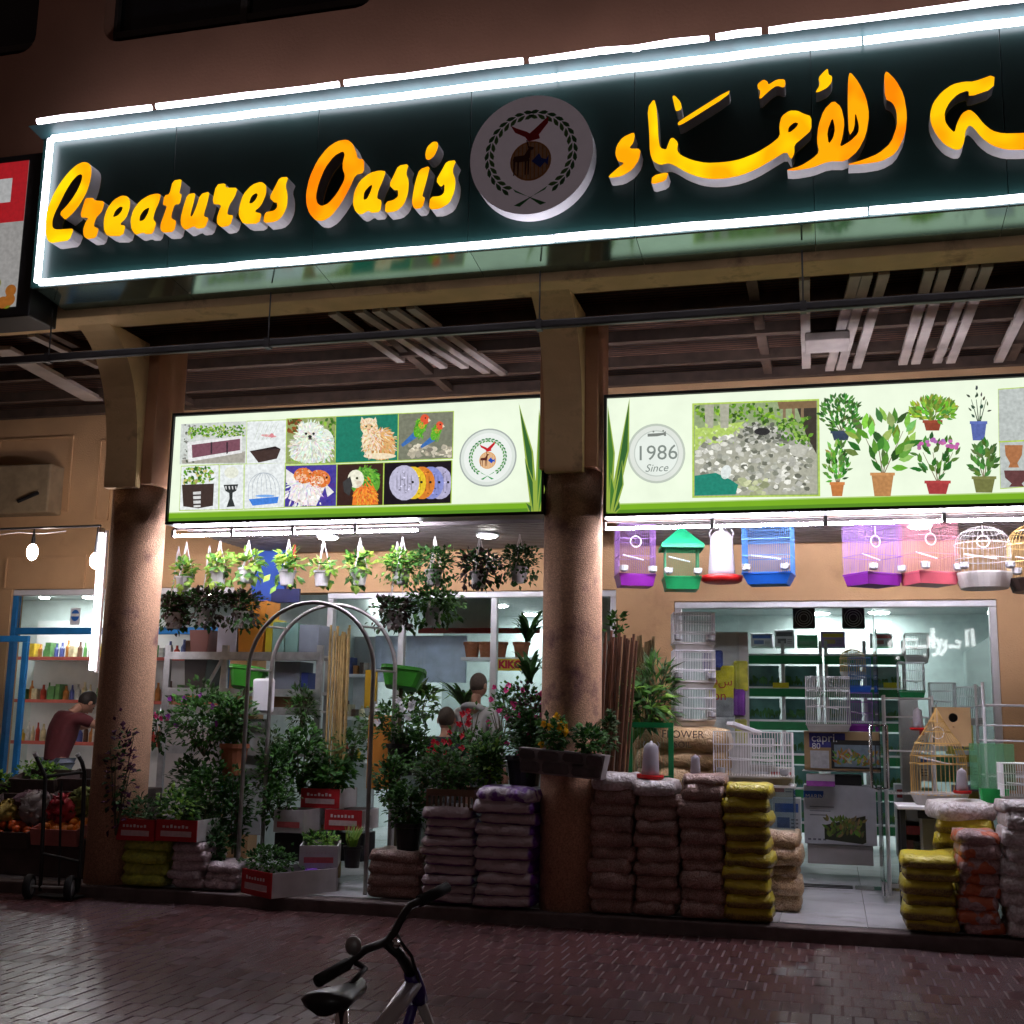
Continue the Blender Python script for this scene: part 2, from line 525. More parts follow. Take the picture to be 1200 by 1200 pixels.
# raised stucco panels on the left wall
for (a, b) in (((8, 652), (99, 690)), ((0, 515), (80, 600)), ((118, 516), (127, 610))):
    p, q = at(*a, Y=WY), at(*b, Y=WY)
    pb = MB(); t = .02
    for bx in ((p.x, q.x, q.z, q.z + t), (p.x, q.x, p.z - t, p.z), (p.x, p.x + t, q.z + t, p.z - t), (q.x - t, q.x, q.z + t, p.z - t)):
        pb.box(bx[0], bx[1], WY - .02, WY - .002, bx[2], bx[3])
    pb.build('wall_moulding', M['wall'], parent=bld)

# arcade ceiling: dark corrugated sheet on joists
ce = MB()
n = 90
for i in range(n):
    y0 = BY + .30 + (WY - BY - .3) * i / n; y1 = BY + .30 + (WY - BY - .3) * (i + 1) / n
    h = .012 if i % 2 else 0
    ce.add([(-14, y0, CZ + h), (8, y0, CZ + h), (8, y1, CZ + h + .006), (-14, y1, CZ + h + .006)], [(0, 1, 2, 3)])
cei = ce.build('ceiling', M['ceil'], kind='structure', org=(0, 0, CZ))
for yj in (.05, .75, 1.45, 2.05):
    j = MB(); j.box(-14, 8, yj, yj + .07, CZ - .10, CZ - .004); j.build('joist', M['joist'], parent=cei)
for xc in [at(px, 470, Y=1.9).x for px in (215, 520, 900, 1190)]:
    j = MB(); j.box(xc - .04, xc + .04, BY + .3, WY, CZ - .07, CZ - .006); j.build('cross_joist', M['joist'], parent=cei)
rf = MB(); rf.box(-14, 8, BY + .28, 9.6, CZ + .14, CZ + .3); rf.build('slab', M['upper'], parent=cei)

# columns: round stuccoed shaft, square pier above, curved corbel that carries the fascia
def column(cx, label):
    t = thing('column', label, 'column', (cx, .28, FZ), group='columns of the arcade')
    s = MB(); s.lathe([(.232, FZ - .02), (.232, 1.0), (.230, 2.0), (.229, 3.40)], 40, (cx, .28, 0))
    s.build('shaft', M['column'], parent=t, smooth=False)
    for p in t.children:
        p.data.polygons.foreach_set('use_smooth', [len(f.vertices) == 4 for f in p.data.polygons])
    p = MB(); p.box(cx - .232, cx + .232, .06, .52, 3.40, CZ - .002); p.build('pier', M['pier'], parent=t, bevel=.01)
    c = MB(); n = 16; prof = []
    for i in range(n + 1):
        a = R(90) * i / n
        prof.append((-.02 - .70 * (1 - math.cos(a)) ** 1.15, 3.36 + (CZ - .08 - 3.36) * (math.sin(a) ** .9)))
    x0, x1 = cx - .17, cx + .13
    vs = []; fs = []
    for (yv, zv) in prof: vs += [(x0, yv, zv), (x1, yv, zv), (x0, .058, zv), (x1, .058, zv)]
    for i in range(n):
        a, b = i * 4, i * 4 + 4
        fs += [(a, a + 1, b + 1, b), (a + 1, a + 3, b + 3, b + 1), (a + 2, a, b, b + 2)]
    fs += [(0, 2, 3, 1)]
    c.add(vs, fs)
    c.build('corbel', M['beam'], parent=t)
    return t
CXL, CXM = -5.79, -1.93
column(CXL, 'round stuccoed column with a curved corbel, at the left beside the hand truck')
column(CXM, 'round stuccoed column with a curved corbel, between the two light box signs')
column(1.95, 'round stuccoed column with a curved corbel, past the right end of the bag stacks')

# pale metal channels under the ceiling
def strip(p, q, Yp, Yq, wpx, name='ceiling_channel', m='channel', label=None, z=CZ - .12, grp='pale metal channels fixed under the arcade ceiling'):
    a, b = at(p[0], p[1], Z=z), at(q[0], q[1], Z=z)
    if a.y < BY + .31: a = a.lerp(b, (BY + .31 - a.y) / (b.y - a.y))     # the channels start behind the fascia beam
    d = (b - a); L = d.length; d.normalize(); s_ = Vector((d.y, -d.x, 0)) * wpx / 2
    c = MB(); h = Vector((0, 0, .035))
    vs = [a - s_, a + s_, b + s_, b - s_]
    vs = vs + [x + h for x in vs]
    c.add(vs, [(0, 1, 2, 3), (4, 7, 6, 5), (0, 4, 5, 1), (1, 5, 6, 2), (2, 6, 7, 3), (3, 7, 4, 0)])
    return c.build(name, M[m], label=label, cat='ceiling channel', group=grp)
chs = [((0, 378), (116, 432), 'one at the far left, upper of two over the fruit stall'), ((0, 410), (110, 470), 'wide one at the far left, lower of two'),
       ((362, 350), (470, 425), 'leftmost of the row above the bird cage pictures'), ((392, 348), (520, 432), 'second from left of the row above the cat picture'),
       ((412, 347), (545, 432), 'third from left of the row above the cat picture'), ((432, 346), (570, 438), 'fourth of the row, above the parrots picture'), ((455, 344), (590, 440), 'rightmost of the row left of the middle column'),
       ((942, 300), (945, 432), 'leftmost of those right of the middle column'), ((1010, 298), (972, 435), 'second of those right of the middle column'), ((1024, 297), (985, 434), 'third of those right of the middle column'), ((1044, 296), (1004, 432), 'fourth of those right of the middle column'),
       ((1098, 291), (1058, 428), 'fifth of those right of the middle column'), ((1116, 290), (1073, 427), 'sixth of those right of the middle column'), ((1150, 288), (1098, 426), 'seventh of those right of the middle column'), ((1168, 286), (1114, 426), 'eighth of those right of the middle column'), ((1216, 330), (1170, 425), 'last one at the right edge of the picture')]
for i, (a, b, l) in enumerate(chs):
    strip(a, b, 0, 0, .20 if 'wide' in l else .075, label='pale metal ceiling channel, ' + l)
vt = MB(); a = at(958, 395, Z=CZ - .14); vt.box(a.x - .1, a.x + .25, a.y - .1, a.y + .25, CZ - .2, CZ - .13)
vt.build('junction_box', M['channel'], label='square pale box under the ceiling between metal channels', cat='junction box', bevel=.01)

# pipe hung below the sign soffit on thin rods
PY = -.86
pz = at(600, 383, Y=PY).z
pipe = thing('hanging_pipe', 'long dark pipe hung on thin rods below the big sign', 'pipe', (-2, PY, pz))
p = MB(); p.box(-14, 8, PY - .028, PY + .028, pz - .03, pz + .03); p.build('pipe', M['pipe'], parent=pipe, bevel=.012)
for px in (60, 315, 632, 942):
    xx = at(px, 385, Y=PY).x
    r = MB(); r.tube([(xx, PY, pz - .04), (xx, PY, 4.66)], .006, 6); r.build('rod', M['pipe'], parent=pipe)
    r = MB(); r.box(xx - .02, xx + .02, PY - .035, PY + .035, pz - .04, pz + .036); r.build('clamp', M['pipe'], parent=pipe)

# ------------------------------------------------------------------ the big lit sign
def chaikin(pts, it=1):
    for _ in range(it):
        o = []
        for i in range(len(pts)):
            a, b = pts[i], pts[(i + 1) % len(pts)]
            o.append((a[0] * .8 + b[0] * .2, a[1] * .8 + b[1] * .2)); o.append((a[0] * .2 + b[0] * .8, a[1] * .2 + b[1] * .8))
        pts = o
    return pts
def tr(crop, pts, Y):
    """crop = (x0, y0, zoom): outline read in an enlarged part of the photograph -> (x, z) on the plane Y"""
    o = []
    for q in pts:
        p = at(crop[0] + q[0] / crop[2], crop[1] + q[1] / crop[2], Y=Y); o.append((p.x, p.z))
    return o
SY0, SY1 = -1.2, -.752
SX0, SX1 = at(43, 250, Y=SY0).x, 2.35
SZ0, SZ1 = at(600, 290, Y=SY0).z, at(600, 97, Y=SY0).z
sign = thing('shop_sign', 'long dark green shop sign with glowing yellow script letters and white neon outline', 'sign', ((SX0 + SX1) / 2, SY0, SZ0))
b = MB()
npan = 7
for i in range(npan):
    xa, xb = SX0 + (SX1 - SX0) * i / npan, SX0 + (SX1 - SX0) * (i + 1) / npan
    b = MB(); b.box(xa + .002, xb - .002, SY0, SY0 + .03, SZ0, SZ1); b.build('face_panel', M['green'], parent=sign, bevel=.003)
    b = MB(); xq, xr_ = xa + .002, xb - .002
    b.add([(xq, SY0 + .032, SZ0 + .025), (xr_, SY0 + .032, SZ0 + .025), (xr_, SY1, SZ0 - .026), (xq, SY1, SZ0 - .026), (xq, SY0 + .032, SZ0 + .05), (xr_, SY0 + .032, SZ0 + .05), (xr_, SY1, SZ0 + .05), (xq, SY1, SZ0 + .05)], [(3, 2, 1, 0), (4, 5, 6, 7), (0, 1, 5, 4), (1, 2, 6, 5), (2, 3, 7, 6), (3, 0, 4, 7)])
    b.build('soffit_panel', M['greensoffit'], parent=sign)
b = MB(); b.box(SX0, SX1, SY0 + .032, SY1, SZ0 + .095, SZ1); b.build('sign_body', M['teal'], parent=sign)
# flared teal hood on top, with its own tube
hz = SZ1
b = MB()
b.add([(SX0 - .02, SY0 + .02, hz + .002), (SX1, SY0 + .02, hz + .002), (SX1, SY0 - .12, hz + .06), (SX0 - .06, SY0 - .12, hz + .06), (SX1, SY0 + .02, hz + .10), (SX0 - .02, SY0 + .02, hz + .10)],
      [(0, 3, 2, 1), (3, 5, 4, 2), (0, 5, 3)])
b.build('hood', M['teal'], parent=sign)
def wavy(x0, x1, y, z, step=.22, amp=.004):
    n = max(2, int(abs(x1 - x0) / step)); return [(x0 + (x1 - x0) * i / n, y + rnd.uniform(-amp, amp) * .5, z + rnd.uniform(-amp, amp)) for i in range(n + 1)]
def neon(pts, r=.02, name='neon_tube'):
    t = MB(); t.tube(pts, r, 10); return t.build(name, M['neon'], parent=sign, smooth=True)
nl = at(52, 250, Y=SY0 - .03).x
for i in range(4):
    a, bb = SX0 + .05 + (SX1 - SX0) * i / 4, SX0 + .05 + (SX1 - SX0) * (i + 1) / 4 - .015
    neon(wavy(max(a, nl + .02), bb, SY0 - .035, SZ0 + .025), .026)
    neon(wavy(max(a, nl + .02), bb, SY0 - .035, SZ1 - .02), .026)
xs = SX0 + .02
for L in (1.05, 1.55, 1.4, 1.3, .35, 1.75, .9):
    neon(wavy(xs, min(xs + L - .05, SX1), SY0 - .11, SZ1 + .088, amp=.010), .023, 'hood_tube'); xs += L
    if xs > SX1 - .2: break
neon([(nl, SY0 - .035, SZ1 - .03), (nl - .005, SY0 - .035, (SZ0 + SZ1) / 2), (nl - .004, SY0 - .035, SZ0 + .03)], .025)

LY = SY0 - .13
c1, c2, c3, c4, c5, c6 = (40, 170, 7.5), (180, 160, 6.667), (350, 150, 6.0), (700, 70, 7.059), (850, 70, 5.4545), (1060, 60, 8.0)
M['amber2'] = amber('amber_letter_face_deep', (1.0, .22, .002), (1.0, .36, .003), .95)
M['amber3'] = amber('amber_letter_face_bright', (1.0, .36, .002), (1.0, .62, .003), 1.0)
letters = [
 (c1, 'amber3', [[(105,600),(125,540),(170,430),(230,330),(300,240),(370,175),(430,148),(475,155),(502,190),(505,240),(490,330),(460,420),(410,510),(350,590),(290,645),(270,655),(222,600),(290,530),(340,465),(385,390),(415,320),(425,270),(412,255),(380,265),(330,320),(280,400),(230,500),(185,590),(160,660),(160,720),(185,742),(260,740),(352,732),(310,838),(230,850),(150,862),(115,835),(100,760),(100,680)]]),
 (c1, 'amber2', [[(400,635),(445,480),(460,465),(520,462),(528,485),(622,495),(600,580),(545,640),(525,700),(530,720),(570,735),(545,815),(470,828),(435,800),(430,740),(455,670),(478,640)]]),
 (c1, 'amber', [[(640,800),(612,740),(612,650),(640,560),(700,480),(770,443),(820,450),(845,490),(840,560),(810,640),(750,700),(805,708),(780,800)], [(690,635),(715,575),(755,540),(780,545),(770,580),(735,620)]]),
 (c1, 'amber', [[(890,790),(855,740),(845,660),(870,570),(930,490),(1010,440),(1080,425),(1115,435),(1100,500),(1065,575),(1045,650),(1075,685),(1045,780),(985,785),(960,770)], [(925,670),(930,620),(965,570),(1015,545),(1000,600),(965,660)]]),
 (c2, 'amber', [[(150,345),(220,332),(215,380),(200,445),(222,450),(205,530),(165,530),(140,610),(140,640),(180,660),(160,745),(75,752),(52,725),(55,680),(85,600),(105,540),(70,535),(85,460),(125,450)]]),
 (c2, 'amber', [[(265,450),(330,440),(310,530),(285,620),(300,625),(330,560),(365,450),(440,428),(420,520),(395,600),(395,625),(432,635),(405,712),(340,722),(315,700),(250,732),(215,700),(210,640),(235,540)]]),
 (c2, 'amber', [[(455,525),(490,375),(560,365),(565,400),(660,400),(635,470),(590,540),(575,600),(585,612),(625,615),(600,695),(530,710),(495,680),(495,630),(515,570),(530,535)]]),
 (c2, 'amber', [[(700,685),(665,620),(668,550),(700,450),(770,375),(840,352),(880,380),(880,450),(840,540),(785,588),(845,600),(825,680)], [(745,520),(765,465),(800,440),(815,455),(800,490),(770,522)]]),
 (c2, 'amber', [[(905,475),(950,390),(985,320),(1055,315),(1030,385),(1048,450),(1045,540),(1010,620),(960,665),(855,678),(870,590),(940,580),(965,555),(965,515),(940,515)]]),
 (c3, 'amber2', [[(55,540),(52,460),(75,350),(130,230),(200,140),(270,92),(340,80),(380,110),(405,170),(415,215),(460,220),(460,315),(400,330),(360,420),(300,530),(230,620),(170,655),(120,650),(75,600)], [(120,480),(140,390),(185,280),(250,195),(310,162),(325,185),(310,240),(310,290),(325,330),(320,370),(270,460),(210,530),(160,550),(130,530)]]),
 (c3, 'amber', [[(400,590),(380,530),(390,450),(430,370),(500,315),(570,298),(615,305),(590,375),(560,440),(550,495),(585,510),(575,590),(510,598),(490,580),(440,612)], [(455,505),(460,450),(500,405),(520,400),(505,450),(480,500)]]),
 (c3, 'amber', [[(635,400),(670,330),(700,265),(775,252),(755,320),(775,370),(770,460),(740,540),(690,585),(605,598),(612,520),(670,505),(700,480),(698,435),(675,440)]]),
 (c3, 'amber', [[(850,290),(925,265),(905,350),(880,440),(868,480),(890,490),(870,562),(815,570),(795,530),(805,450),(825,360)]]),
 (c3, 'amber', [[(890,180),(905,130),(945,95),(978,98),(980,140),(955,195),(920,225),(895,220)]]),
 (c3, 'amber3', [[(965,370),(1010,290),(1040,235),(1110,225),(1080,300),(1105,370),(1095,450),(1060,530),(990,570),(915,572),(925,485),(1000,478),(1025,450),(1025,390),(1000,418)]]),
 (c4, 'amber', [[(90,965),(180,885),(225,855),(170,840),(148,780),(160,710),(210,640),(300,600),(310,625),(300,685),(260,735),(360,735),(345,830),(290,910),(200,965),(110,978)]]),
 (c4, 'amber', [[(455,960),(590,925),(570,1000),(445,1035)]]),
 (c4, 'amber', [[(620,300),(640,295),(690,350),(700,410),(650,430),(635,370)]]),
 (c4, 'amber', [[(665,520),(720,480),(1095,245),(1085,295),(720,525),(670,545)]]),
 (c5, 'amber', [[(205,155),(245,125),(270,140),(275,160),(330,125),(380,125),(385,155),(375,180),(330,165),(290,190),(215,260),(225,200),(208,185)]]),
 (c5, 'amber', [[(575,210),(605,160),(595,115),(630,75),(655,55),(660,95),(683,105),(680,145),(650,180),(600,205)]]),
 (c5, 'amber2', [[(385,705),(480,680),(560,630),(600,590),(585,520),(595,420),(630,320),(690,260),(740,300),(762,400),(750,490),(730,560),(800,520),(850,470),(855,420),(830,330),(825,440),(790,490),(782,300),(785,120),(797,75),(850,140),(900,240),(920,350),(900,480),(850,580),(770,650),(660,650),(560,690),(440,710)], [(660,540),(650,460),(685,365),(702,440),(690,500)]]),
 (c5, 'amber2', [[(1015,100),(1030,70),(1090,130),(1140,220),(1162,350),(1150,480),(1090,600),(1000,650),(880,668),(765,672),(880,640),(980,600),(1060,530),(1098,420),(1095,330),(1070,275),(1020,250)]]),
 (c6, 'amber', [[(845,215),(835,350),(605,430),(600,365),(500,400),(420,480),(375,570),(380,660),(420,720),(470,765),(490,680),(540,580),(610,545),(670,590),(740,680),(820,745),(920,772),(1120,768),(1400,740),(1400,900),(1120,925),(950,925),(820,885),(720,810),(650,720),(605,692),(570,750),(560,850),(530,920),(470,925),(380,880),(300,790),(245,680),(240,580),(270,480),(350,380),(450,310),(560,285),(650,285)]]),
]
def c45(p): return ((850 + p[0] / c5[2] - 700) * c4[2], (70 + p[1] / c5[2] - 70) * c4[2])
long_ = [(470,320),(490,400),(500,520),(505,650),(520,730),(570,745),(585,700),(605,650),(630,645),(668,685),(660,750),(690,790),(780,830),(900,855),(1040,848)] + \
        [c45(p) for p in ((40,648),(100,635),(200,595),(290,540),(350,490),(345,420),(360,360),(410,325),(460,325),(500,345),(550,362),(550,450),(500,495),(440,545),(442,600),(420,640),(390,585),(300,640),(200,700),(100,740),(0,760))] + \
        [(950,988),(850,975),(740,935),(640,875),(590,855),(520,872),(460,840),(435,770),(430,600),(415,400)]
hole_ = [c45(p) for p in ((400,465),(405,430),(440,400),(468,405),(455,430),(420,460))]
letters.append((c4, 'amber3', [long_, hole_]))
for crop, mk, loops in letters:
    l = MB(); l.prism([chaikin(tr(crop, q, LY)) for q in loops], LY, SY0 - .003, 0, 1)
    l.build('letter', [M[mk], M['letterside']], parent=sign)

# emblem: thick white disc with a printed wreath, eagle, deer and fish
def ring(cx, cz, r0, r1, n=40, a0=0, a1=360):
    o = [(cx + r1 * math.cos(R(a0 + (a1 - a0) * i / n)), cz + r1 * math.sin(R(a0 + (a1 - a0) * i / n))) for i in range(n + 1)]
    i_ = [(cx + r0 * math.cos(R(a0 + (a1 - a0) * i / n)), cz + r0 * math.sin(R(a0 + (a1 - a0) * i / n))) for i in range(n + 1)]
    return o + i_[::-1]
def oval(cx, cz, rx, rz, rot=0, n=18):
    c, s = math.cos(rot), math.sin(rot)
    return [(cx + rx * math.cos(2 * PI * i / n) * c - rz * math.sin(2 * PI * i / n) * s, cz + rx * math.cos(2 * PI * i / n) * s + rz * math.sin(2 * PI * i / n) * c) for i in range(n)]
def leafp(x, z, a, L, W):
    c, s = math.cos(a), math.sin(a)
    return [(x + c * L * u - s * W * v, z + s * L * u + c * W * v) for u, v in ((0, 0), (.3, .5), (.6, .45), (1, 0), (.6, -.45), (.3, -.5))]
def rectp(x0, z0, x1, z1): return [(x0, z0), (x1, z0), (x1, z1), (x0, z1)]
def emblem_print(cx, cz, r, y, m, k=1.0):
    """flat emblem of radius r (leaf wreath, eagle over a ball with deer and fish); k scales the colours"""
    def c(a): return tuple(q * k for q in a)
    GR, GR2 = c((.04, .20, .06)), c((.10, .30, .08))
    for s in (-1, 1):
        for i in range(13):
            a = R(-62 + 142 * i / 12)
            for rr, off, cc in ((.80, .55, GR), (.66, -.5, GR2)):
                x = cx + s * r * rr * math.cos(a); z = cz + r * rr * math.sin(a)
                d = a + PI / 2 + off * .6
                m.flat([(cx + s * (p[0] - cx) if s < 0 else p[0], p[1]) for p in leafp(cx + r * rr * math.cos(a), z, d, r * .18, r * .07)], y, cc)
    for s in (-1, 1):
        m.flat([(cx - s * r * .30, cz - r * .60), (cx - s * r * .26, cz - r * .66), (cx + s * r * .28, cz - r * .90), (cx + s * r * .18, cz - r * .93), (cx - s * r * .05, cz - r * .75)], y, c((.03, .28, .07)))
    m.flat(oval(cx, cz - .12 * r, .36 * r, .36 * r, n=28), y, c((.62, .30, .10)))
    m.flat(oval(cx, cz - .12 * r, .33 * r, .33 * r, n=28), y - .0015, c((.66, .44, .26)))
    for i in range(-4, 5):
        xx = cx + i * .07 * r; hh = math.sqrt(max(.01, .33 ** 2 - (i * .07) ** 2)) * r
        m.flat(rectp(xx - .008 * r, cz - .12 * r - hh, xx + .008 * r, cz - .12 * r + hh), y - .003, c((.60, .25, .06)))
    D = c((.09, .02, .015)); y2 = y - .0045
    dx, dz = cx - .16 * r, cz - .12 * r
    def dp(pts): return [(dx + p[0] * r, dz + p[1] * r) for p in pts]
    m.flat(dp([(-.15, .03), (-.13, .10), (.05, .11), (.12, .22), (.10, .30), (.14, .26), (.22, .24), (.20, .20), (.16, .19), (.15, .06), (.10, -.01), (-.10, 0)]), y2, D)
    for lx in (-.14, -.07, .06, .11): m.flat(dp([(lx, .03), (lx + .035, .03), (lx + .02, -.25), (lx + .002, -.25)]), y2 - .001, D)
    m.flat(dp([(.11, .27), (.08, .38), (.10, .38), (.125, .29)]), y2 - .001, D)
    fx, fz = cx + .17 * r, cz - .13 * r
    m.flat([(fx - .15 * r, fz), (fx - .02 * r, fz + .13 * r), (fx + .02 * r, fz + .04 * r), (fx + .10 * r, fz + .01 * r), (fx + .15 * r, fz + .08 * r), (fx + .13 * r, fz - .10 * r), (fx + .08 * r, fz - .04 * r), (fx, fz - .13 * r)], y2, c((.01, .06, .42)))
    E = c((.50, .015, .02)); ez = cz + .40 * r
    m.flat([(cx - .36 * r, ez + .16 * r), (cx - .26 * r, ez + .10 * r), (cx - .08 * r, ez + .02 * r), (cx - .02 * r, ez - .02 * r), (cx + .12 * r, ez + .10 * r), (cx + .30 * r, ez + .26 * r), (cx + .30 * r, ez + .14 * r), (cx + .14 * r, ez - .06 * r), (cx + .16 * r, ez - .13 * r), (cx - .04 * r, ez - .17 * r), (cx - .10 * r, ez - .08 * r), (cx - .28 * r, ez + .02 * r)], y2, E)
ec = at(622, 181, Y=LY); er = (at(695, 183, Y=LY) - at(552, 183, Y=LY)).length / 2
em = MB(); em.prism([oval(ec.x, ec.z, er, er, n=64)], LY, SY0 - .003, 0, 1)
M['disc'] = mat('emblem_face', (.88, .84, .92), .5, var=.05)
_d = M['disc'].node_tree.nodes['Principled BSDF']; _d.inputs['Emission Color'].default_value = (.85, .72, .82, 1); _d.inputs['Emission Strength'].default_value = .045   # slight glow added to the face colour to brighten the disc; no lamp inside
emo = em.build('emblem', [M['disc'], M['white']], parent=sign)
ep = MB(); emblem_print(ec.x, ec.z, er * .93, LY - .002, ep)
ep.build('emblem_print', M['print'], parent=emo)

# neighbour's sign at the far left
ns = thing('neighbour_sign', 'red and white lit sign with fruit, cut by the left edge', 'sign', (-6.4, -1.05, 4.7))
NY = -1.12
a, b_ = at(27, 188, Y=NY), at(27, 358, Y=NY)
nx1 = at(26, 270, Y=NY).x
f = MB(); f.box(-10, nx1 + .12, NY + .012, SY1, b_.z - .08, a.z + .06); f.build('sign_body', M['dark'], parent=ns, bevel=.01)
f = MB(); z0, z1 = b_.z, a.z
f.flat(rectp(-10, z0, nx1, z1), NY + .008, (.62, .60, .58)); f.flat(rectp(-10, z0 + (z1 - z0) * .58, nx1, z1), NY + .006, (.75, .02, .03))
f.flat(rectp(nx1 - .55, z0 + (z1 - z0) * .72, nx1 - .14, z1 - .14), NY + .004, (.85, .85, .85))
for i in range(16):
    f.flat(oval(nx1 - .05 - rnd.random() * .5, z0 + .03 + rnd.random() * .22, .05, .05), NY + .004 - i * .0002, [(.55, .03, .03), (.35, .35, .03), (.6, .2, .03)][i % 3])
M['backlit_dim'] = print_mat('backlit_print_dim', glow=.34)
f.build('sign_face', M['backlit_dim'], parent=ns)

# ------------------------------------------------------------------ light boxes over the walkway
PYY = .12
def lightbox(name_label, pxl, pxr, yl_top, yl_bot, xr=None):
    tl, bl = at(pxl, yl_top, Y=PYY), at(pxl, yl_bot, Y=PYY)
    x0 = tl.x; x1 = xr if xr is not None else at(pxr, 470, Y=PYY).x
    t = thing('light_box', name_label, 'light box', ((x0 + x1) / 2, PYY, bl.z), group='light box signs hung between the columns')
    f = MB()
    z0, z1 = bl.z, tl.z
    f.box(x0, x1, PYY + .012, PYY + .20, z0, z1)
    for bx in ((x0 - .02, x1 + .02, z1 + .001, z1 + .025), (x0 - .02, x1 + .02, z0 - .025, z0 - .001), (x0 - .02, x0 - .001, z0, z1), (x1 + .001, x1 + .02, z0, z1)):
        f.box(bx[0], bx[1], PYY - .012, PYY + .20, bx[2], bx[3])
    f.build('case', M['dark'], parent=t)
    return t, x0, x1, z0, z1
def bg_gradient_free(m, x0, x1, z0, z1, y):
    m.flat(rectp(x0, z0, x1, z1), y, (.86, .96, .76))
    h = z1 - z0
    m.flat(rectp(x0, z0 + h * .03, x1, z0 + h * .075), y - .001, (.20, .44, .02))
    m.flat(rectp(x0, z0 + h * .075, x1, z0 + h * .085), y - .0012, (.45, .65, .20))
    m.flat(rectp(x0, z0, x1, z0 + h * .03), y - .001, (.10, .26, .02))
pr = random.Random(5)
def blobs(m, x0, z0, x1, z1, n, s, cols, y, shape='leaf'):
    for i in range(n):
        x, z = pr.uniform(x0, x1), pr.uniform(z0, z1); c = pr.choice(cols); k = pr.uniform(.7, 1.25)
        c = tuple(q * k for q in c)
        q = pr.uniform(.5, 1.2) * s
        m.flat(leafp(x, z, pr.uniform(0, 6.28), q * 1.6, q) if shape == 'leaf' else oval(x, z, q, q * pr.uniform(.5, .9), pr.uniform(-.5, .5), 9), y - pr.random() * .0008, c)
t1, X0, X1, Z0, Z1 = lightbox('light box sign with pictures of a white dog, a cat, parrots and fish', 205, 636, 488, 611)
Yp = PYY + .010
m1 = MB(); bg_gradient_free(m1, X0 + .002, X1 - .002, Z0 + .002, Z1 - .002, Yp)
face1 = m1.build('lit_face', M['backlit'], parent=t1)
q1 = (190, 450, 2.609)
def Q(pts, crop=q1): return tr(crop, pts, PYY)
def R4(m, a, b, c_, d, col, y): m.flat(Q([a, b, c_, d]), y, col)
def pic(corners, bgcol, draw, parent=face1, border=(.45, .62, .10)):
    m = MB()
    if border:
        cx = sum(p[0] for p in corners) / 4; cy_ = sum(p[1] for p in corners) / 4
        m.flat(Q([(cx + (p[0] - cx) * 1.03, cy_ + (p[1] - cy_) * 1.035) for p in corners]), Yp - .002, border)
    m.flat(Q(corners), Yp - .003, bgcol)
    draw(m, Yp - .005)
    wc = Q(corners); xs_ = sorted(p[0] for p in wc); zs_ = sorted(p[1] for p in wc); xl, xh, zl, zh = (xs_[0] + xs_[1]) / 2, (xs_[2] + xs_[3]) / 2, (zs_[0] + zs_[1]) / 2, (zs_[2] + zs_[3]) / 2
    for v in m.v[8 if border else 4:]: v.x = min(max(v.x, xl), xh); v.z = min(max(v.z, zl), zh)
    return m.build('picture', M['photo'], parent=parent)
def el(m, cx, cy_, rx, ry, col, y, rot=0, n=16):
    m.flat(Q(oval(cx, cy_, rx, ry, rot, n)), y, col)
def bl(m, x0, y0, x1, y1, n, s, cols, y, shape='leaf'):
    for i in range(n):
        x, z = pr.uniform(x0, x1), pr.uniform(y0, y1); c = pr.choice(cols); k = pr.uniform(.65, 1.3); c = tuple(q * k for q in c)
        q = pr.uniform(.5, 1.2) * s
        m.flat(Q(leafp(x, z, pr.uniform(0, 6.28), q * 1.7, q) if shape == 'leaf' else [(x + q * pr.uniform(.6, 1.15) * math.cos(k_ * .9), z + q * .72 * pr.uniform(.6, 1.15) * math.sin(k_ * .9)) for k_ in range(7)]), y - pr.random() * .0008, c)
def fur(m, cx, cy_, rx, ry, n, L, W, cols, y, bias=(0, .5)):
    for i in range(n):
        a, r_ = pr.uniform(0, 6.28), math.sqrt(pr.random()); x, z = cx + rx * r_ * math.cos(a), cy_ + ry * r_ * math.sin(a)
        d = math.atan2((z - cy_) / ry + bias[1] + pr.uniform(-.4, .4), (x - cx) / rx + bias[0] + pr.uniform(-.4, .4)); k = pr.uniform(.7, 1.2); c = tuple(min(1, q * pr.uniform(.75, 1.15)) for q in pr.choice(cols))
        m.flat(Q(leafp(x, z, d, L * k, W * k)), y - pr.random() * .0009, c)
LG = [(.10, .30, .02), (.25, .45, .05), (.05, .15, .02)]
WH = (.80, .84, .84)
def d_planter(m, y):
    bl(m, 62, 125, 100, 235, 30, 6, [(.12, .14, .1), (.3, .3, .28)], y); R4(m, (60, 232), (255, 205), (255, 242), (60, 243), (.40, .38, .33), y)
    bl(m, 80, 130, 248, 160, 220, 6, LG + [(.35, .5, .1)], y - .001)
    R4(m, (76, 178), (244, 157), (244, 210), (80, 238), (.80, .80, .80), y - .002)
    R4(m, (90, 186), (238, 167), (238, 202), (92, 226), (.20, .08, .11), y - .003)
    for x in (148, 196): R4(m, (x, 178), (x + 5, 177), (x + 5, 212), (x, 214), (.05, .03, .04), y - .004)
pic([(57, 122), (256, 113), (254, 243), (52, 245)], (.62, .66, .62), d_planter, border=None)
def d_bowl(m, y):
    R4(m, (266, 205), (345, 190), (362, 198), (290, 215), (.03, .02, .02), y); R4(m, (268, 206), (362, 198), (350, 228), (294, 240), (.06, .035, .03), y - .001)
    el(m, 325, 158, 24, 4, (.75, .35, .35), y, .1); el(m, 335, 157, 6, 7, (.7, .25, .28), y - .001)
    for k in range(5): R4(m, (280 + k * 12, 170), (282 + k * 12, 170), (300 + k * 14, 120), (298 + k * 14, 120), (.62, .68, .6), y)
pic([(259, 114), (378, 110), (376, 241), (257, 243)], WH, d_bowl)
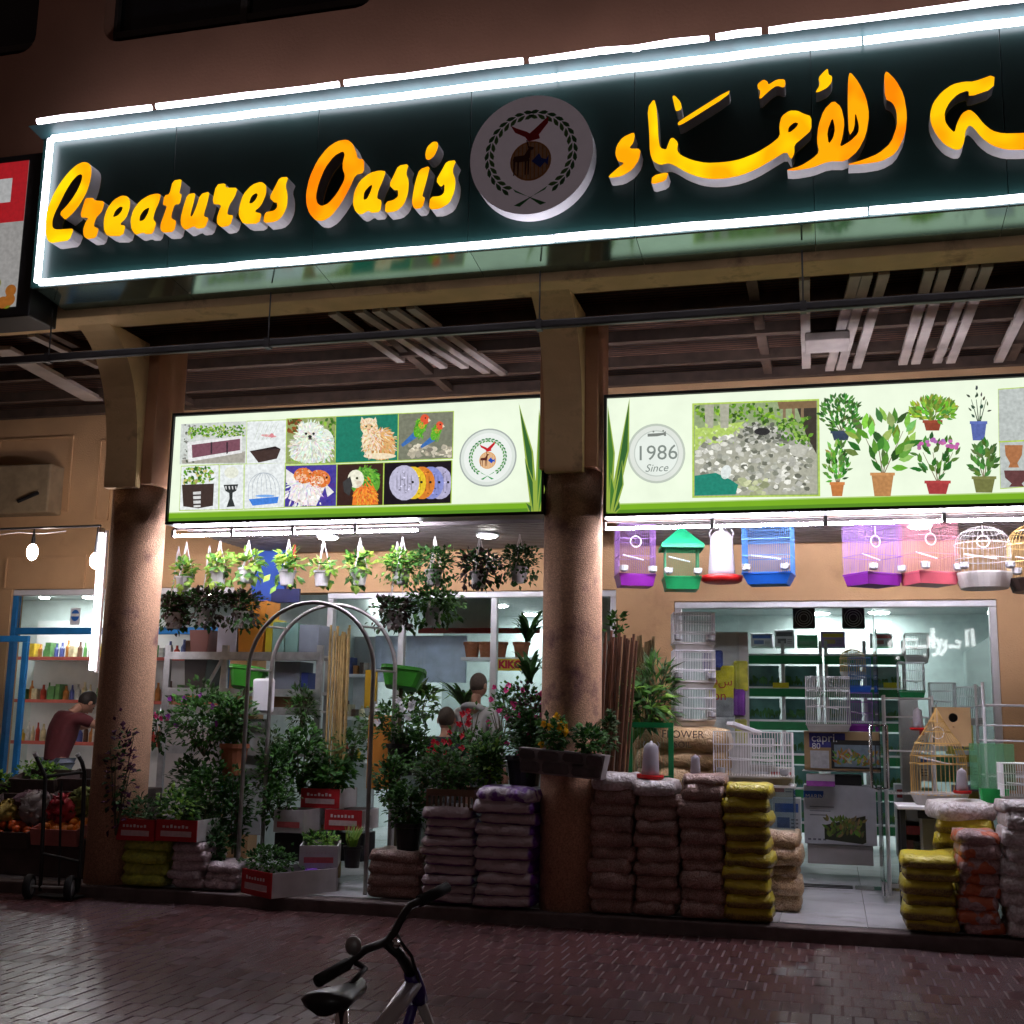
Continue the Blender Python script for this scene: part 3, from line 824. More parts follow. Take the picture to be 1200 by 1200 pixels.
def d_dog(m, y):
    bl(m, 385, 108, 430, 150, 40, 9, [(.25, .08, .02), (.06, .1, .02)], y); bl(m, 480, 108, 526, 200, 50, 9, LG, y); bl(m, 385, 225, 526, 243, 50, 6, [(.2, .42, .05), (.35, .5, .1)], y - .001)
    W = (.80, .86, .76)
    for cx, cy_, rx, ry in ((455, 200, 62, 42), (490, 175, 35, 40), (415, 215, 24, 20), (452, 150, 36, 34)): el(m, cx, cy_, rx, ry, W, y - .002 - cx * 1e-6)
    fur(m, 460, 195, 66, 46, 330, 16, 4, [(.9, .95, .86), (.74, .78, .66), (.60, .64, .52)], y - .0028); fur(m, 452, 152, 38, 36, 160, 13, 3.5, [(.92, .96, .88), (.78, .82, .70)], y - .0040, (0, 0))
    for e in ((425, 124, -.3), (478, 122, .3)): m.flat(Q([(e[0] - 9, 138), (e[0], 112), (e[0] + 11, 138)]), y - .003, W)
    for e in (440, 463): el(m, e, 152, 4, 4, (.02, .02, .02), y - .0055)
    el(m, 452, 161, 6, 5, (.02, .02, .02), y - .0055); el(m, 453, 168, 7, 2.4, (.08, .04, .04), y - .0055)
pic([(381, 107), (529, 100), (527, 241), (378, 244)], (.30, .36, .14), d_dog)
def d_cat(m, y):
    O, O2, L = (.75, .42, .16), (.55, .22, .06), (.88, .74, .52)
    el(m, 668, 185, 44, 48, O, y); el(m, 640, 175, 30, 50, L, y - .001); el(m, 632, 130, 26, 27, L, y - .002)
    for e in (614, 648): m.flat(Q([(e - 9, 120), (e + (-4 if e < 630 else 4), 100), (e + 9, 116)]), y - .0025, L)
    fur(m, 672, 180, 40, 44, 240, 15, 3.5, [O2, O, L, O], y - .003, (.3, .6)); fur(m, 638, 178, 24, 44, 130, 12, 3, [L, (.95, .85, .66), O], y - .0035, (0, .8)); fur(m, 632, 128, 22, 20, 90, 8, 2.4, [L, O, (.8, .5, .24)], y - .0042, (0, 0)); el(m, 665, 220, 50, 9, L, y - .004); el(m, 690, 205, 22, 22, O, y - .003)
    for e in (624, 641): el(m, e, 130, 3, 3, (.1, .2, .03), y - .005)
    el(m, 632, 139, 3, 2, (.5, .15, .12), y - .005); el(m, 632, 131, 8, 12, (.8, .55, .3), y - .0045)
    for e in (624, 641): el(m, e, 130, 3, 3, (.05, .1, .03), y - .0055)
pic([(531, 100), (720, 91), (718, 232), (529, 240)], (.015, .20, .13), d_cat)
def d_birds(m, y):
    G, Rr = (.10, .40, .02), (.75, .10, .04)
    bl(m, 755, 188, 885, 222, 60, 11, [(.72, .66, .52), (.5, .45, .34), (.35, .32, .25)], y, 'o')
    for cx, cy_, k in ((790, 130, 1), (838, 145, .82)):
        m.flat(Q(oval(cx, cy_, 17 * k, 36 * k, .45)), y - .002, G); m.flat(Q([(cx - 20 * k, cy_ + 15), (cx - 4 * k, cy_ + 28), (cx - 55 * k, cy_ + 62 * k), (cx - 60 * k, cy_ + 55 * k)]), y - .0018, (.05, .16, .45))
        m.flat(Q(oval(cx + 13 * k, cy_ - 22 * k, 14 * k, 16 * k)), y - .003, Rr); m.flat(Q([(cx + 24 * k, cy_ - 26 * k), (cx + 32 * k, cy_ - 18 * k), (cx + 23 * k, cy_ - 14 * k)]), y - .004, (.8, .7, .5)); m.flat(Q(oval(cx + 15 * k, cy_ - 26 * k, 2.5, 2.5)), y - .005, (.02, .02, .02))
        m.flat(Q(oval(cx + 3 * k, cy_ - 5 * k, 10 * k, 12 * k)), y - .0028, (.6, .35, .04)); fur(m, cx, cy_ + 4, 15 * k, 30 * k, 70, 9 * k, 3 * k, [(.06, .30, .02), (.14, .46, .03), (.22, .5, .06)], y - .0024, (-.6, 1))
pic([(723, 91), (889, 84), (886, 226), (721, 232)], (.20, .21, .15), d_birds)
def d_tub(m, y):
    bl(m, 65, 258, 155, 300, 90, 8, LG + [(.5, .45, .15)], y - .001)
    m.flat(Q([(60, 308), (158, 304), (155, 372), (110, 380), (64, 374)]), y - .002, (.055, .035, .03)); m.flat(Q([(94, 330), (118, 328), (117, 376), (96, 377)]), y - .003, (.7, .7, .7))
    for zz in (338, 352, 366): m.flat(Q([(94, zz), (118, zz - 1), (118, zz + 4), (94, zz + 5)]), y - .004, (.05, .04, .04))
pic([(58, 252), (172, 247), (170, 383), (52, 385)], WH, d_tub)
def d_pedestal(m, y):
    m.flat(Q([(187, 308), (232, 306), (226, 326), (215, 332), (214, 350), (222, 374), (196, 376), (205, 350), (204, 333), (193, 327)]), y, (.035, .04, .04))
    for k in range(4): m.flat(Q([(192 + k * 10, 312), (196 + k * 10, 312), (197 + k * 10, 322), (194 + k * 10, 322)]), y - .001, (.7, .7, .7))
    el(m, 211, 270, 22, 18, (.78, .80, .68), y)
pic([(176, 247), (248, 245), (246, 381), (174, 383)], WH, d_pedestal)
def d_cage(m, y):
    for rx in (48, 36, 22, 9): m.flat(Q(ring(310, 318, 1, 1.0)) if 0 else Q([(310 + rx * math.cos(a) * 1.0, 320 - 50 * math.sin(a)) for a in [PI * i / 16 for i in range(17)]] + [(310 + (rx - 1.6) * math.cos(a), 320 - 48 * math.sin(a)) for a in [PI * i / 16 for i in range(16, -1, -1)]]), y, (.45, .5, .55))
    for x in (262, 274, 288, 301, 319, 332, 346, 357): m.flat(Q([(x, 318), (x + 1.6, 318), (x + 1.6, 352), (x, 352)]), y, (.5, .54, .6))
    m.flat(Q([(264, 352), (356, 344), (352, 364), (276, 372)]), y - .001, (.06, .22, .70)); el(m, 314, 342, 30, 4, (.2, .4, .8), y - .002)
pic([(252, 245), (374, 241), (371, 376), (250, 381)], WH, d_cage)
def d_gold(m, y):
    bl(m, 376, 255, 530, 372, 60, 12, [(.05, .04, .30), (.10, .05, .35)], y, 'o')
    for cx, cy_, k in ((432, 280, 1), (480, 290, 1.15)):
        m.flat(Q(oval(cx, cy_, 30 * k, 24 * k, .1)), y - .002, (.75, .20, .04)); m.flat(Q(oval(cx - 6, cy_ + 6, 18 * k, 13 * k)), y - .0025, (.9, .55, .35)); m.flat(Q(oval(cx + 20 * k, cy_ - 4, 3.5, 3.5)), y - .004, (.02, .02, .02))
    for pts in ([(400, 300), (450, 300), (430, 370), (385, 350)], [(440, 305), (500, 310), (470, 372), (430, 370)], [(376, 260), (415, 285), (400, 320), (378, 300)], [(495, 300), (525, 330), (505, 345)]): m.flat(Q(pts), y - .0015, (.86, .84, .82))
    fur(m, 432, 280, 26, 20, 80, 6, 5, [(.8, .24, .05), (.92, .5, .3), (.65, .12, .03)], y - .0032, (-.5, 0)); fur(m, 480, 290, 30, 24, 90, 6, 5, [(.8, .24, .05), (.92, .5, .3), (.65, .12, .03)], y - .0032, (-.5, 0)); fur(m, 430, 330, 50, 38, 120, 20, 4, [(.88, .84, .82), (.95, .9, .9), (.7, .66, .76)], y - .0018, (-.2, 1))
    bl(m, 400, 305, 490, 370, 24, 7, [(.9, .86, .84), (.75, .6, .55)], y - .003)
pic([(377, 250), (532, 246), (530, 372), (374, 375)], (.07, .05, .32), d_gold)
def d_macaw(m, y):
    el(m, 620, 300, 46, 46, (.12, .36, .04), y); m.flat(Q([(585, 330), (630, 280), (655, 330), (660, 368), (580, 370)]), y - .001, (.85, .22, .03)); fur(m, 622, 340, 34, 30, 160, 12, 4, [(.9, .3, .03), (.7, .12, .03), (.95, .42, .06)], y - .0015, (.2, 1)); fur(m, 626, 280, 34, 28, 140, 11, 4, [(.10, .34, .03), (.2, .5, .06), (.05, .2, .03)], y - .0012, (.6, .4))
    el(m, 592, 290, 25, 28, (.86, .84, .68), y - .003); m.flat(Q([(552, 300), (575, 282), (582, 310), (572, 342), (556, 330)]), y - .004, (.05, .05, .05)); el(m, 596, 288, 4, 4, (.05, .05, .02), y - .005)
    for k in range(5): el(m, 598 + k * 2, 297 + k * 4, 11, .8, (.5, .3, .2), y - .0045, .1)
pic([(535, 246), (675, 241), (673, 369), (533, 372)], (.045, .02, .015), d_macaw)
def d_discus(m, y):
    cs = [(.52, .50, .66), (.80, .55, .03), (.70, .22, .03), (.25, .28, .62), (.45, .42, .62)]
    for i, c in enumerate(cs[::-1]):
        cx = 740 + (4 - i) * 27; m.flat(Q(oval(cx, 302 - i * 0, 46 if i == 4 else 40, 54 if i == 4 else 50)), y - i * .0011, c)
        bl(m, cx - 22, 265, cx + 22, 340, 22, 3.5, [tuple(min(1, q * 1.5) for q in c), tuple(q * .5 for q in c)], y - i * .0011 - .0002, 'o')
        for s_ in range(5): el(m, cx - 22 + s_ * 11, 302, 1.3, 34 - abs(s_ - 2) * 5, tuple(q * .45 for q in c), y - i * .0011 - .0004)
        el(m, cx + 26, 300, 4, 4, (.02, .02, .02), y - i * .0011 - .001)
pic([(679, 241), (884, 234), (881, 363), (676, 369)], (.012, .008, .012), d_discus)
# framed emblem on the light box, and snake-plant leaves
m = MB(); ecp = at(190 + 995 / 2.609, 450 + 224 / 2.609, Y=PYY); erp = 98 / 2.609 * 8.9 / 1410 * 1.0
m.flat(oval(ecp.x, ecp.z, erp, erp, n=40), Yp - .002, (.38, .42, .40)); m.flat(oval(ecp.x, ecp.z, erp * .95, erp * .95, n=40), Yp - .003, (.72, .78, .72)); m.flat(oval(ecp.x, ecp.z, erp * .84, erp * .84, n=40), Yp - .004, (.84, .88, .84))
emblem_print(ecp.x, ecp.z, erp * .82, Yp - .005, m, 1.15)
m.build('emblem_print', M['backlit'], parent=face1)
def snake(crop, leaves, parent):
    m = MB()
    for i, (bx, by, tx, ty, wd) in enumerate(leaves):
        nx, ny = -(ty - by), tx - bx; L = math.hypot(nx, ny); nx, ny = nx / L, ny / L
        mid = (bx * .45 + tx * .55 + nx * wd * .35, by * .45 + ty * .55 + ny * wd * .35)
        m.flat(tr(crop, [(bx - nx * wd * .4, by - ny * wd * .4), (mid[0] - nx * wd * .55, mid[1] - ny * wd * .55), (tx, ty), (mid[0] + nx * wd * .55, mid[1] + ny * wd * .55), (bx + nx * wd * .4, by + ny * wd * .4)], PYY), Yp - .004 - i * .0012, (.30, .42, .06))
        m.flat(tr(crop, [(bx, by), (mid[0] - nx * wd * .36, mid[1] - ny * wd * .36), (tx * .96 + bx * .04, ty * .96 + by * .04), (mid[0] + nx * wd * .36, mid[1] + ny * wd * .36)], PYY), Yp - .0046 - i * .0012, [(.035, .13, .03), (.06, .19, .03)][i % 2])
    m.build('leaf_print', M['backlit'], parent=parent)
snake(q1, [(1140, 395, 1090, 58, 24), (1146, 395, 1152, 75, 22), (1135, 396, 1108, 225, 18), (1150, 396, 1160, 260, 16), (1128, 398, 1112, 362, 14)], face1)

t2, X0, X1, Z0, Z1 = lightbox('light box sign with pictures of a garden pond and potted plants', 711, 1200, 466.5, 602, xr=1.70)
m2 = MB(); bg_gradient_free(m2, X0 + .002, X1 - .002, Z0 + .002, Z1 - .002, Yp)
face2 = m2.build('lit_face', M['backlit'], parent=t2)
q1 = (690, 430, 2.353)
def Q(pts, crop=None): return tr(q1, pts, PYY)
snake(q1, [(62, 400, 112, 85, 24), (56, 400, 52, 105, 20), (66, 402, 92, 255, 18), (58, 402, 60, 290, 15), (70, 402, 84, 370, 12)], face2)
m = MB()
for r_, c_ in ((80, (.52, .58, .50)), (74, (.74, .78, .72)), (62, (.55, .60, .55)), (59, (.80, .86, .80))): m.flat(Q(oval(186, 238, r_, r_ * 1.03, n=40)), Yp - .002 - (80 - r_) * .00004, c_)
m.build('medallion_print', M['backlit'], parent=face2)
def text(body, loc, size, m, parent, rot=(PI / 2, 0, 0), name='lettering', font=None, ext=.0005, shear=0, align='CENTER', mirror=False, bold=0):
    cu = bpy.data.curves.new(name, 'FONT'); cu.body = body; cu.size = size; cu.extrude = ext; cu.shear = shear; cu.offset = bold
    cu.align_x = align; cu.align_y = 'CENTER'; cu.resolution_u = 3
    if font: cu.font = font
    o = bpy.data.objects.new(name, cu); COL.objects.link(o)
    dg = bpy.context.evaluated_depsgraph_get()
    me = bpy.data.meshes.new_from_object(o.evaluated_get(dg))
    bpy.data.objects.remove(o); bpy.data.curves.remove(cu)
    me.materials.clear(); me.materials.append(m)
    o = bpy.data.objects.new(name, me); COL.objects.link(o)
    if parent is not None:
        o.parent = parent; o.location = Vector(loc) - ORG[parent.name]
        ORG[o.name] = ORG[parent.name]
    else:
        o.location = loc
    o.rotation_euler = rot
    if mirror: o.scale = (-1, 1, 1)
    return o
def glow_ink(name, c):
    m, t, b, out = nt(name); b.inputs['Base Color'].default_value = (.01, .01, .01, 1)
    b.inputs['Emission Color'].default_value = (*c, 1); b.inputs['Emission Strength'].default_value = 1; return m
GI = glow_ink('backlit_grey_ink', (.18, .21, .19))
def tp(x, y_): p = at(690 + x / 2.353, 430 + y_ / 2.353, Y=PYY); return (p.x, Yp - .006, p.z)
text('1986', tp(187, 238), .165, GI, face2)
text('Since', tp(186, 279), .085, GI, face2, shear=.3)
m = MB()
m.flat(Q([(162, 184), (210, 181), (212, 186), (188, 191), (162, 192)]), Yp - .006, (.2, .22, .2)); m.flat(Q(oval(178, 178, 2.5, 2.5)), Yp - .006, (.2, .22, .2)); m.flat(Q(oval(205, 176, 2.5, 2.5)), Yp - .006, (.2, .22, .2)); m.flat(Q([(206, 181), (212, 176), (213, 190), (207, 190)]), Yp - .0062, (.2, .22, .2))
m.build('arabic_lettering', M['backlit'], parent=face2)
def d_pond(m, y):
    bl(m, 292, 105, 520, 150, 120, 9, [(.12, .30, .02), (.25, .45, .04), (.05, .12, .02)], y); R4(m, (292, 170), (430, 150), (380, 200), (292, 230), (.45, .62, .14), y - .0012); bl(m, 292, 160, 420, 215, 40, 8, [(.5, .66, .2), (.6, .7, .35)], y - .0014)
    for x in (332, 374): R4(m, (x - 13, 103), (x + 13, 102), (x + 11, 168), (x - 11, 168), (.42, .42, .33), y - .002)
    R4(m, (520, 96), (628, 93), (628, 112), (525, 116), (.22, .14, .07), y - .002); R4(m, (575, 114), (628, 112), (628, 240), (600, 190), (.05, .04, .03), y - .0018)
    for x in (535, 560, 585): R4(m, (x, 97), (x + 8, 97), (x + 8, 150), (x, 150), (.25, .17, .1), y - .0019)
    bl(m, 520, 140, 605, 215, 110, 9, [(.16, .36, .04), (.28, .48, .08), (.06, .16, .02)], y - .003)
    R4(m, (292, 250), (420, 160), (540, 170), (628, 230), (.40, .40, .33), y - .001); R4(m, (292, 250), (628, 230), (630, 350), (292, 355), (.42, .42, .34), y - .001)
    bl(m, 430, 155, 530, 210, 120, 8, [(.12, .13, .10), (.30, .31, .26), (.5, .5, .45)], y - .0035, 'o'); el(m, 478, 178, 22, 10, (.03, .03, .03), y - .0045)
    bl(m, 300, 190, 610, 345, 300, 11, [(.62, .62, .55), (.40, .41, .35), (.75, .75, .68), (.22, .23, .18)], y - .0025, 'o'); el(m, 578, 230, 24, 18, (.52, .52, .45), y - .005)
    m.flat(Q([(292, 300), (350, 292), (390, 310), (412, 325), (405, 352), (292, 355)]), y - .006, (.02, .24, .17)); el(m, 378, 290, 14, 20, (.75, .8, .78), y - .006, .3); bl(m, 410, 310, 490, 350, 22, 13, [(.55, .58, .35), (.4, .44, .25)], y - .0055, 'o')
pic([(290, 104), (630, 92), (633, 352), (290, 356)], (.30, .38, .20), d_pond, parent=face2)
def plant_print(cx, ytop, ybot, wd, potc, potw, poth, leafs, n, s, flower=None, stem=(.2, .14, .08)):
    m = MB(); y = Yp - .003
    for k in range(4): m.flat(Q([(cx - 3 + k * 2, ybot - poth), (cx + k * 2, ybot - poth), (cx + (k - 1.5) * wd * .25 + 1.5, ytop + (ybot - poth - ytop) * .3), (cx + (k - 1.5) * wd * .25, ytop + (ybot - poth - ytop) * .3)]), y, stem)
    m.flat(Q([(cx - potw / 2, ybot - poth), (cx + potw / 2, ybot - poth), (cx + potw * .36, ybot), (cx - potw * .36, ybot)]), y - .001, potc)
    m.flat(Q(rectp(cx - potw * .55, ybot - poth - 3, cx + potw * .55, ybot - poth + 5)), y - .0015, tuple(q * 1.2 for q in potc))
    for i in range(n):
        a, rr = pr.uniform(0, 6.28), math.sqrt(pr.random()); x = cx + rr * math.cos(a) * wd / 2; z = (ytop + ybot - poth) / 2 + rr * math.sin(a) * (ybot - poth - ytop) / 2
        c = tuple(q * pr.uniform(.6, 1.4) for q in pr.choice(leafs)); m.flat(Q(leafp(x, z, math.atan2(z - (ybot - poth), x - cx) + pr.uniform(-.7, .7), s * 2, s * pr.uniform(.6, 1))), y - .002 - pr.random() * .001, c)
    if flower:
        for i in range(26):
            x = cx + pr.uniform(-.5, .5) * wd; z = ytop + abs(x - cx) * .25 + pr.uniform(-6, 14); m.flat(Q(oval(x, z, 6, 5)), y - .004 - pr.random() * .001, tuple(q * pr.uniform(.8, 1.2) for q in flower))
    m.build('plant_print', M['photo'], parent=face2)
DL = [(.03, .12, .02), (.08, .24, .04)]; BL_ = [(.12, .36, .04), (.26, .50, .10)]
plant_print(695, 82, 202, 110, (.04, .06, .10), 52, 24, DL, 190, 8)
plant_print(685, 208, 356, 60, (.55, .20, .06), 38, 36, BL_ + DL, 90, 10)
plant_print(810, 125, 356, 150, (.50, .24, .09), 62, 62, BL_ + DL, 44, 23)
plant_print(948, 90, 175, 115, (.28, .06, .03), 50, 26, [(.20, .40, .04), (.32, .46, .05), (.10, .24, .03)], 200, 10)
plant_print(962, 200, 350, 110, (.38, .05, .05), 66, 34, DL, 40, 14, flower=(.52, .14, .42))
plant_print(1075, 62, 202, 55, (.10, .14, .40), 44, 50, [(.05, .08, .05)], 16, 7, stem=(.05, .07, .05))
plant_print(1090, 215, 346, 60, (.18, .19, .06), 62, 42, [(.05, .16, .03), (.09, .22, .05)], 60, 13)
def d_pots(m, y):
    for cx, z, w_, h, c in ((1172, 70, 80, 40, (.45, .42, .36)), (1172, 132, 60, 72, (.16, .06, .04)), (1172, 215, 50, 62, (.42, .17, .07)), (1180, 285, 70, 45, (.13, .05, .05))):
        m.flat(Q([(cx - w_ / 2, z), (cx + w_ / 2, z), (cx + w_ * .45, z + h * .45), (cx + w_ * .2, z + h * .8), (cx + w_ * .3, z + h), (cx - w_ * .3, z + h), (cx - w_ * .2, z + h * .8), (cx - w_ * .45, z + h * .45)]), y, c)
pic([(1130, 62), (1215, 56), (1215, 200), (1132, 204)], (.50, .54, .52), lambda m, y: None, parent=face2)
pic([(1133, 208), (1215, 204), (1215, 328), (1136, 334)], (.50, .54, .52), d_pots, parent=face2)

# fluorescent tubes under the light boxes
def fitting(x0, x1, y, z, label, n):
    t = thing('tube_light', label, 'tube light', ((x0 + x1) / 2, y, z), group='fluorescent tubes under the light boxes')
    L = (x1 - x0) / n
    for i in range(n):
        c = MB(); c.tube([(x0 + L * i + .02, y, z), (x0 + L * (i + 1) - .02, y, z)], .011, 10); c.build('tube', M['tube'], parent=t, smooth=True)
        c = MB(); c.box(x0 + L * i - .012, x0 + L * i + .014, y - .014, y + .014, z - .014, z + .05); c.build('holder', M['offwhite'], parent=t)
    c = MB(); c.box(x0, x1, y - .012, y + .012, z + .05, z + .068); c.build('batten', M['joist'], parent=t)
ax = at(203, 622, Y=.36).x; bx = at(492, 618, Y=.36).x
fitting(ax, bx,   .36, at(350, 624.5, Y=.36).z, 'row of white tubes under the animal pictures, front of two', 4)
fitting(ax, bx,   .45, at(350, 614.5, Y=.45).z, 'row of white tubes under the animal pictures, back of two', 4)
ax = at(708, 615, Y=.36).x
fitting(ax, 1.68,   .36, at(950, 614, Y=.36).z, 'row of white tubes under the pond picture, front of two', 4)
fitting(ax, 1.68,   .45, at(950, 602.5, Y=.45).z, 'row of white tubes under the pond picture, back of two', 4)

# ------------------------------------------------------------------ lower soffit behind the light boxes, with round lamps
SZF = 3.085
def soffit(x0, x1):
    s = thing('soffit', 'dark slatted soffit behind the light boxes', 'soffit', ((x0 + x1) / 2, 1.2, SZF), kind='structure'); del s['category']
    b = MB(); b.box(x0, x1, .70, WY - .002, SZF + .03, SZF + .06); b.build('panel', M['slat_dark'], parent=s)
    n = 16
    for i in range(n):
        yy = .70 + (WY - .76) * i / n
        b = MB(); b.box(x0, x1, yy, yy + .055, SZF, SZF + .03); b.build('slat', M['slat_grey'], parent=s)
    return s
M['slat_dark'] = mat('soffit_dark', (.06, .055, .06), .7)
M['slat_grey'] = mat('soffit_slat', (.16, .14, .14), .5, var=.15)
soffit(CXL + .24, CXM - .24); soffit(CXM + .24, 1.7)
def lamp_at(px, py, z, r, label, grp, em='lamp'):
    p = at(px, py, Z=z)
    t = thing('ceiling_lamp', label, 'lamp', (p.x, p.y, z), group=grp)
    b = MB(); b.lathe([(r * 1.18, 0), (r * 1.2, .012), (r * 1.05, .02)], 20, (p.x, p.y, z)); b.build('rim', M['white'], parent=t)
    b = MB(); b.lathe([(r * .9, -.012), (r, -.004), (r, -.001)], 20, (p.x, p.y, z)); b.build('diffuser', M[em], parent=t)
lamp_at(571, 628, SZF - .022, .085, 'round lamp in the soffit just left of the middle column', 'round lamps in the soffit', 'soffit_lamp')
lamp_at(384, 630, SZF - .022, .085, 'round lamp in the soffit above the garden arch', 'round lamps in the soffit', 'soffit_lamp')
lamp_at(1078, 617, SZF - .022, .085, 'round lamp in the soffit above the pink cage', 'round lamps in the soffit', 'soffit_lamp')

# ------------------------------------------------------------------ rooms behind the shop fronts
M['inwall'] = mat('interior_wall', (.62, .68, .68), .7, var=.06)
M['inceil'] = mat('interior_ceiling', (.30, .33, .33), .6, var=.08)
M['aqua'] = mat('pale_aqua_board', (.60, .74, .75), .5, var=.05)
IZ = 3.0; IY = 8.4
room = thing('interior', 'white room behind the shop fronts', 'room', (-2, 5, FZ), kind='structure'); del room['category']
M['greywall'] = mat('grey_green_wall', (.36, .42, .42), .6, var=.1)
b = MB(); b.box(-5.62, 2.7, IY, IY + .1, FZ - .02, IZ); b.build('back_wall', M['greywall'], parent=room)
b = MB(); b.box(2.6, 2.7, WY + .2, IY, FZ - .02, IZ); b.build('right_wall', M['inwall'], parent=room)
b = MB(); b.box(-5.72, -5.62, WY + .2, IY, FZ - .02, IZ); b.build('left_wall', M['inwall'], parent=room)
b = MB(); b.box(-2.35, -2.25, WY + 1.6, IY, FZ - .02, IZ); b.build('partition', M['inwall'], parent=room)
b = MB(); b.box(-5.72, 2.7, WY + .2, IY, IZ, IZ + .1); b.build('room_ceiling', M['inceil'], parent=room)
lamps = [(960, 719, 'lamp in the right shop, left of the second fan'), (1030, 718, 'lamp in the right shop, right of the second fan'), (1015, 738, 'lamp in the right shop, below the second fan'), (1005, 747, 'farthest lamp in the right shop'), (945, 733, 'lamp in the right shop, below the first fan'), (900, 700, 'nearest lamp in the right shop, behind the door frame'),
         (584, 710, 'lamp seen above the palm beside the middle column'), (623, 720, 'lamp nearest the middle column on its left'), (437, 701, 'lamp behind the top of the garden arch'), (555, 742, 'low small lamp left of the palm'), (480, 741, 'low small lamp behind the dark hanging pots'), (600, 737, 'small lamp far back, left of the middle column'), (1100, 700, 'nearest lamp above the mirrored white lettering'), (300, 700, 'lamp hidden above the rack of boxes')]
for px, py, l in lamps:
    lamp_at(px, py, IZ - .012, .13, 'round ceiling ' + l, 'round ceiling lamps inside the shop')
# shop fronts: aluminium frames and glass
def frame(name, label, x0, x1, z0, z1, mull, mm, y=WY, wd=.06, pane=True, gl='glass', grp=None):
    t = thing(name, label, 'shop front', ((x0 + x1) / 2, y, z0), group=grp)
    f = MB()
    f.box(x0, x1, y + .03, y + .11, z1 - wd, z1 - .002); f.build('head', M[mm], parent=t, bevel=.004)
    for x in [x0 + wd / 2 + .001] + mull + [x1 - wd / 2 - .001]:
        f = MB(); f.box(x - wd / 2, x + wd / 2, y + .032, y + .108, z0, z1 - wd - .001); f.build('mullion', M[mm], parent=t, bevel=.004)
    if pane:
        xs_ = [x0 + wd] + mull + [x1 - wd]
        for a, b2 in zip(xs_[:-1], xs_[1:]):
            f = MB(); f.box(a + wd / 2 + .002, b2 - wd / 2 - .002, y + .065, y + .073, z0 + .01, z1 - wd - .003); f.build('pane', M[gl], parent=t)
    return t
dx = at(1029, 900, Y=WY).x
dxl = at(868, 900, Y=WY).x
sf = frame('storefront', 'wide glazed shop front at the right with an open doorway', DX0, DX1, FZ, DZ, [], 'frame', pane=False)
gz1 = DZ - .065
for a, b2, z0_ in ((DX0 + .065, dxl, FZ + .06), (dx + .012, DX1 - .065, FZ + .06)):
    f = MB(); f.box(a, b2 - .004, WY + .065, WY + .075, z0_, gz1); f.build('pane', M['glass'], parent=sf)
f = MB(); f.box(dxl, dx + .008, WY + .065, WY + .075, at(950, 745, Y=WY).z, gz1); f.build('pane', M['glass'], parent=sf)
f = MB(); f.box(dx + .0, dx + .006, WY + .06, WY + .08, FZ + .05, gz1); f.build('glass_edge', M['dark'], parent=sf)
for a, b2 in ((DX0 + .065, dxl), (dx + .012, DX1 - .065)):
    f = MB(); f.box(a, b2, WY + .05, WY + .09, FZ + .001, FZ + .058); f.build('bottom_rail', M['chrome'], parent=sf, bevel=.004)
f = MB(); f.box(dx - .22, dx + .24, WY - .05, WY + .2, FZ + .001, FZ + .007); f.build('threshold_plate', M['chrome'], parent=sf)
for yo in (.0, .09, .17):
    f = MB(); f.box(dxl, dx - .24, WY + yo, WY + yo + .02, FZ + .001, FZ + .006); f.build('floor_track', M['dark'], parent=sf)
# glass door swung open inwards, with a tall chrome pull
door = thing('glass_door', 'frameless glass door standing open with chrome pull handles', 'door', (dx, WY, FZ))
f = MB(); f.box(dx - .012, dx - .002, WY - .75, WY + .02, FZ + .05, at(1030, 745, Y=WY).z); f.build('door_pane', M['glass'], parent=door)
for s in (-1, 1):
    h = MB(); a = at(1023 if s < 0 else 1041, 850, Y=WY - .55); b2 = at(1023 if s < 0 else 1041, 924, Y=WY - .55)
    xx = dx - .007 + s * .065
    h.tube([(dx - .007 + s * .006, WY - .55, a.z), (xx, WY - .55, a.z), (xx, WY - .55, b2.z), (dx - .007 + s * .006, WY - .55, b2.z)], .014, 8); h.build('pull_handle', M['chrome'], parent=door, smooth=True)
    h = MB(); h.box(dx - .007 + s * .007, dx - .007 + s * .02, WY - .77, WY - .6, FZ + .04, FZ + .16); h.build('patch_fitting', M['chrome'], parent=door)
mf = frame('storefront', 'glazed shop front behind the hanging plants, left of the middle column', lf0.x, LX1, FZ, LZ, [at(470, 700, Y=WY).x, at(578, 700, Y=WY).x], 'frame')
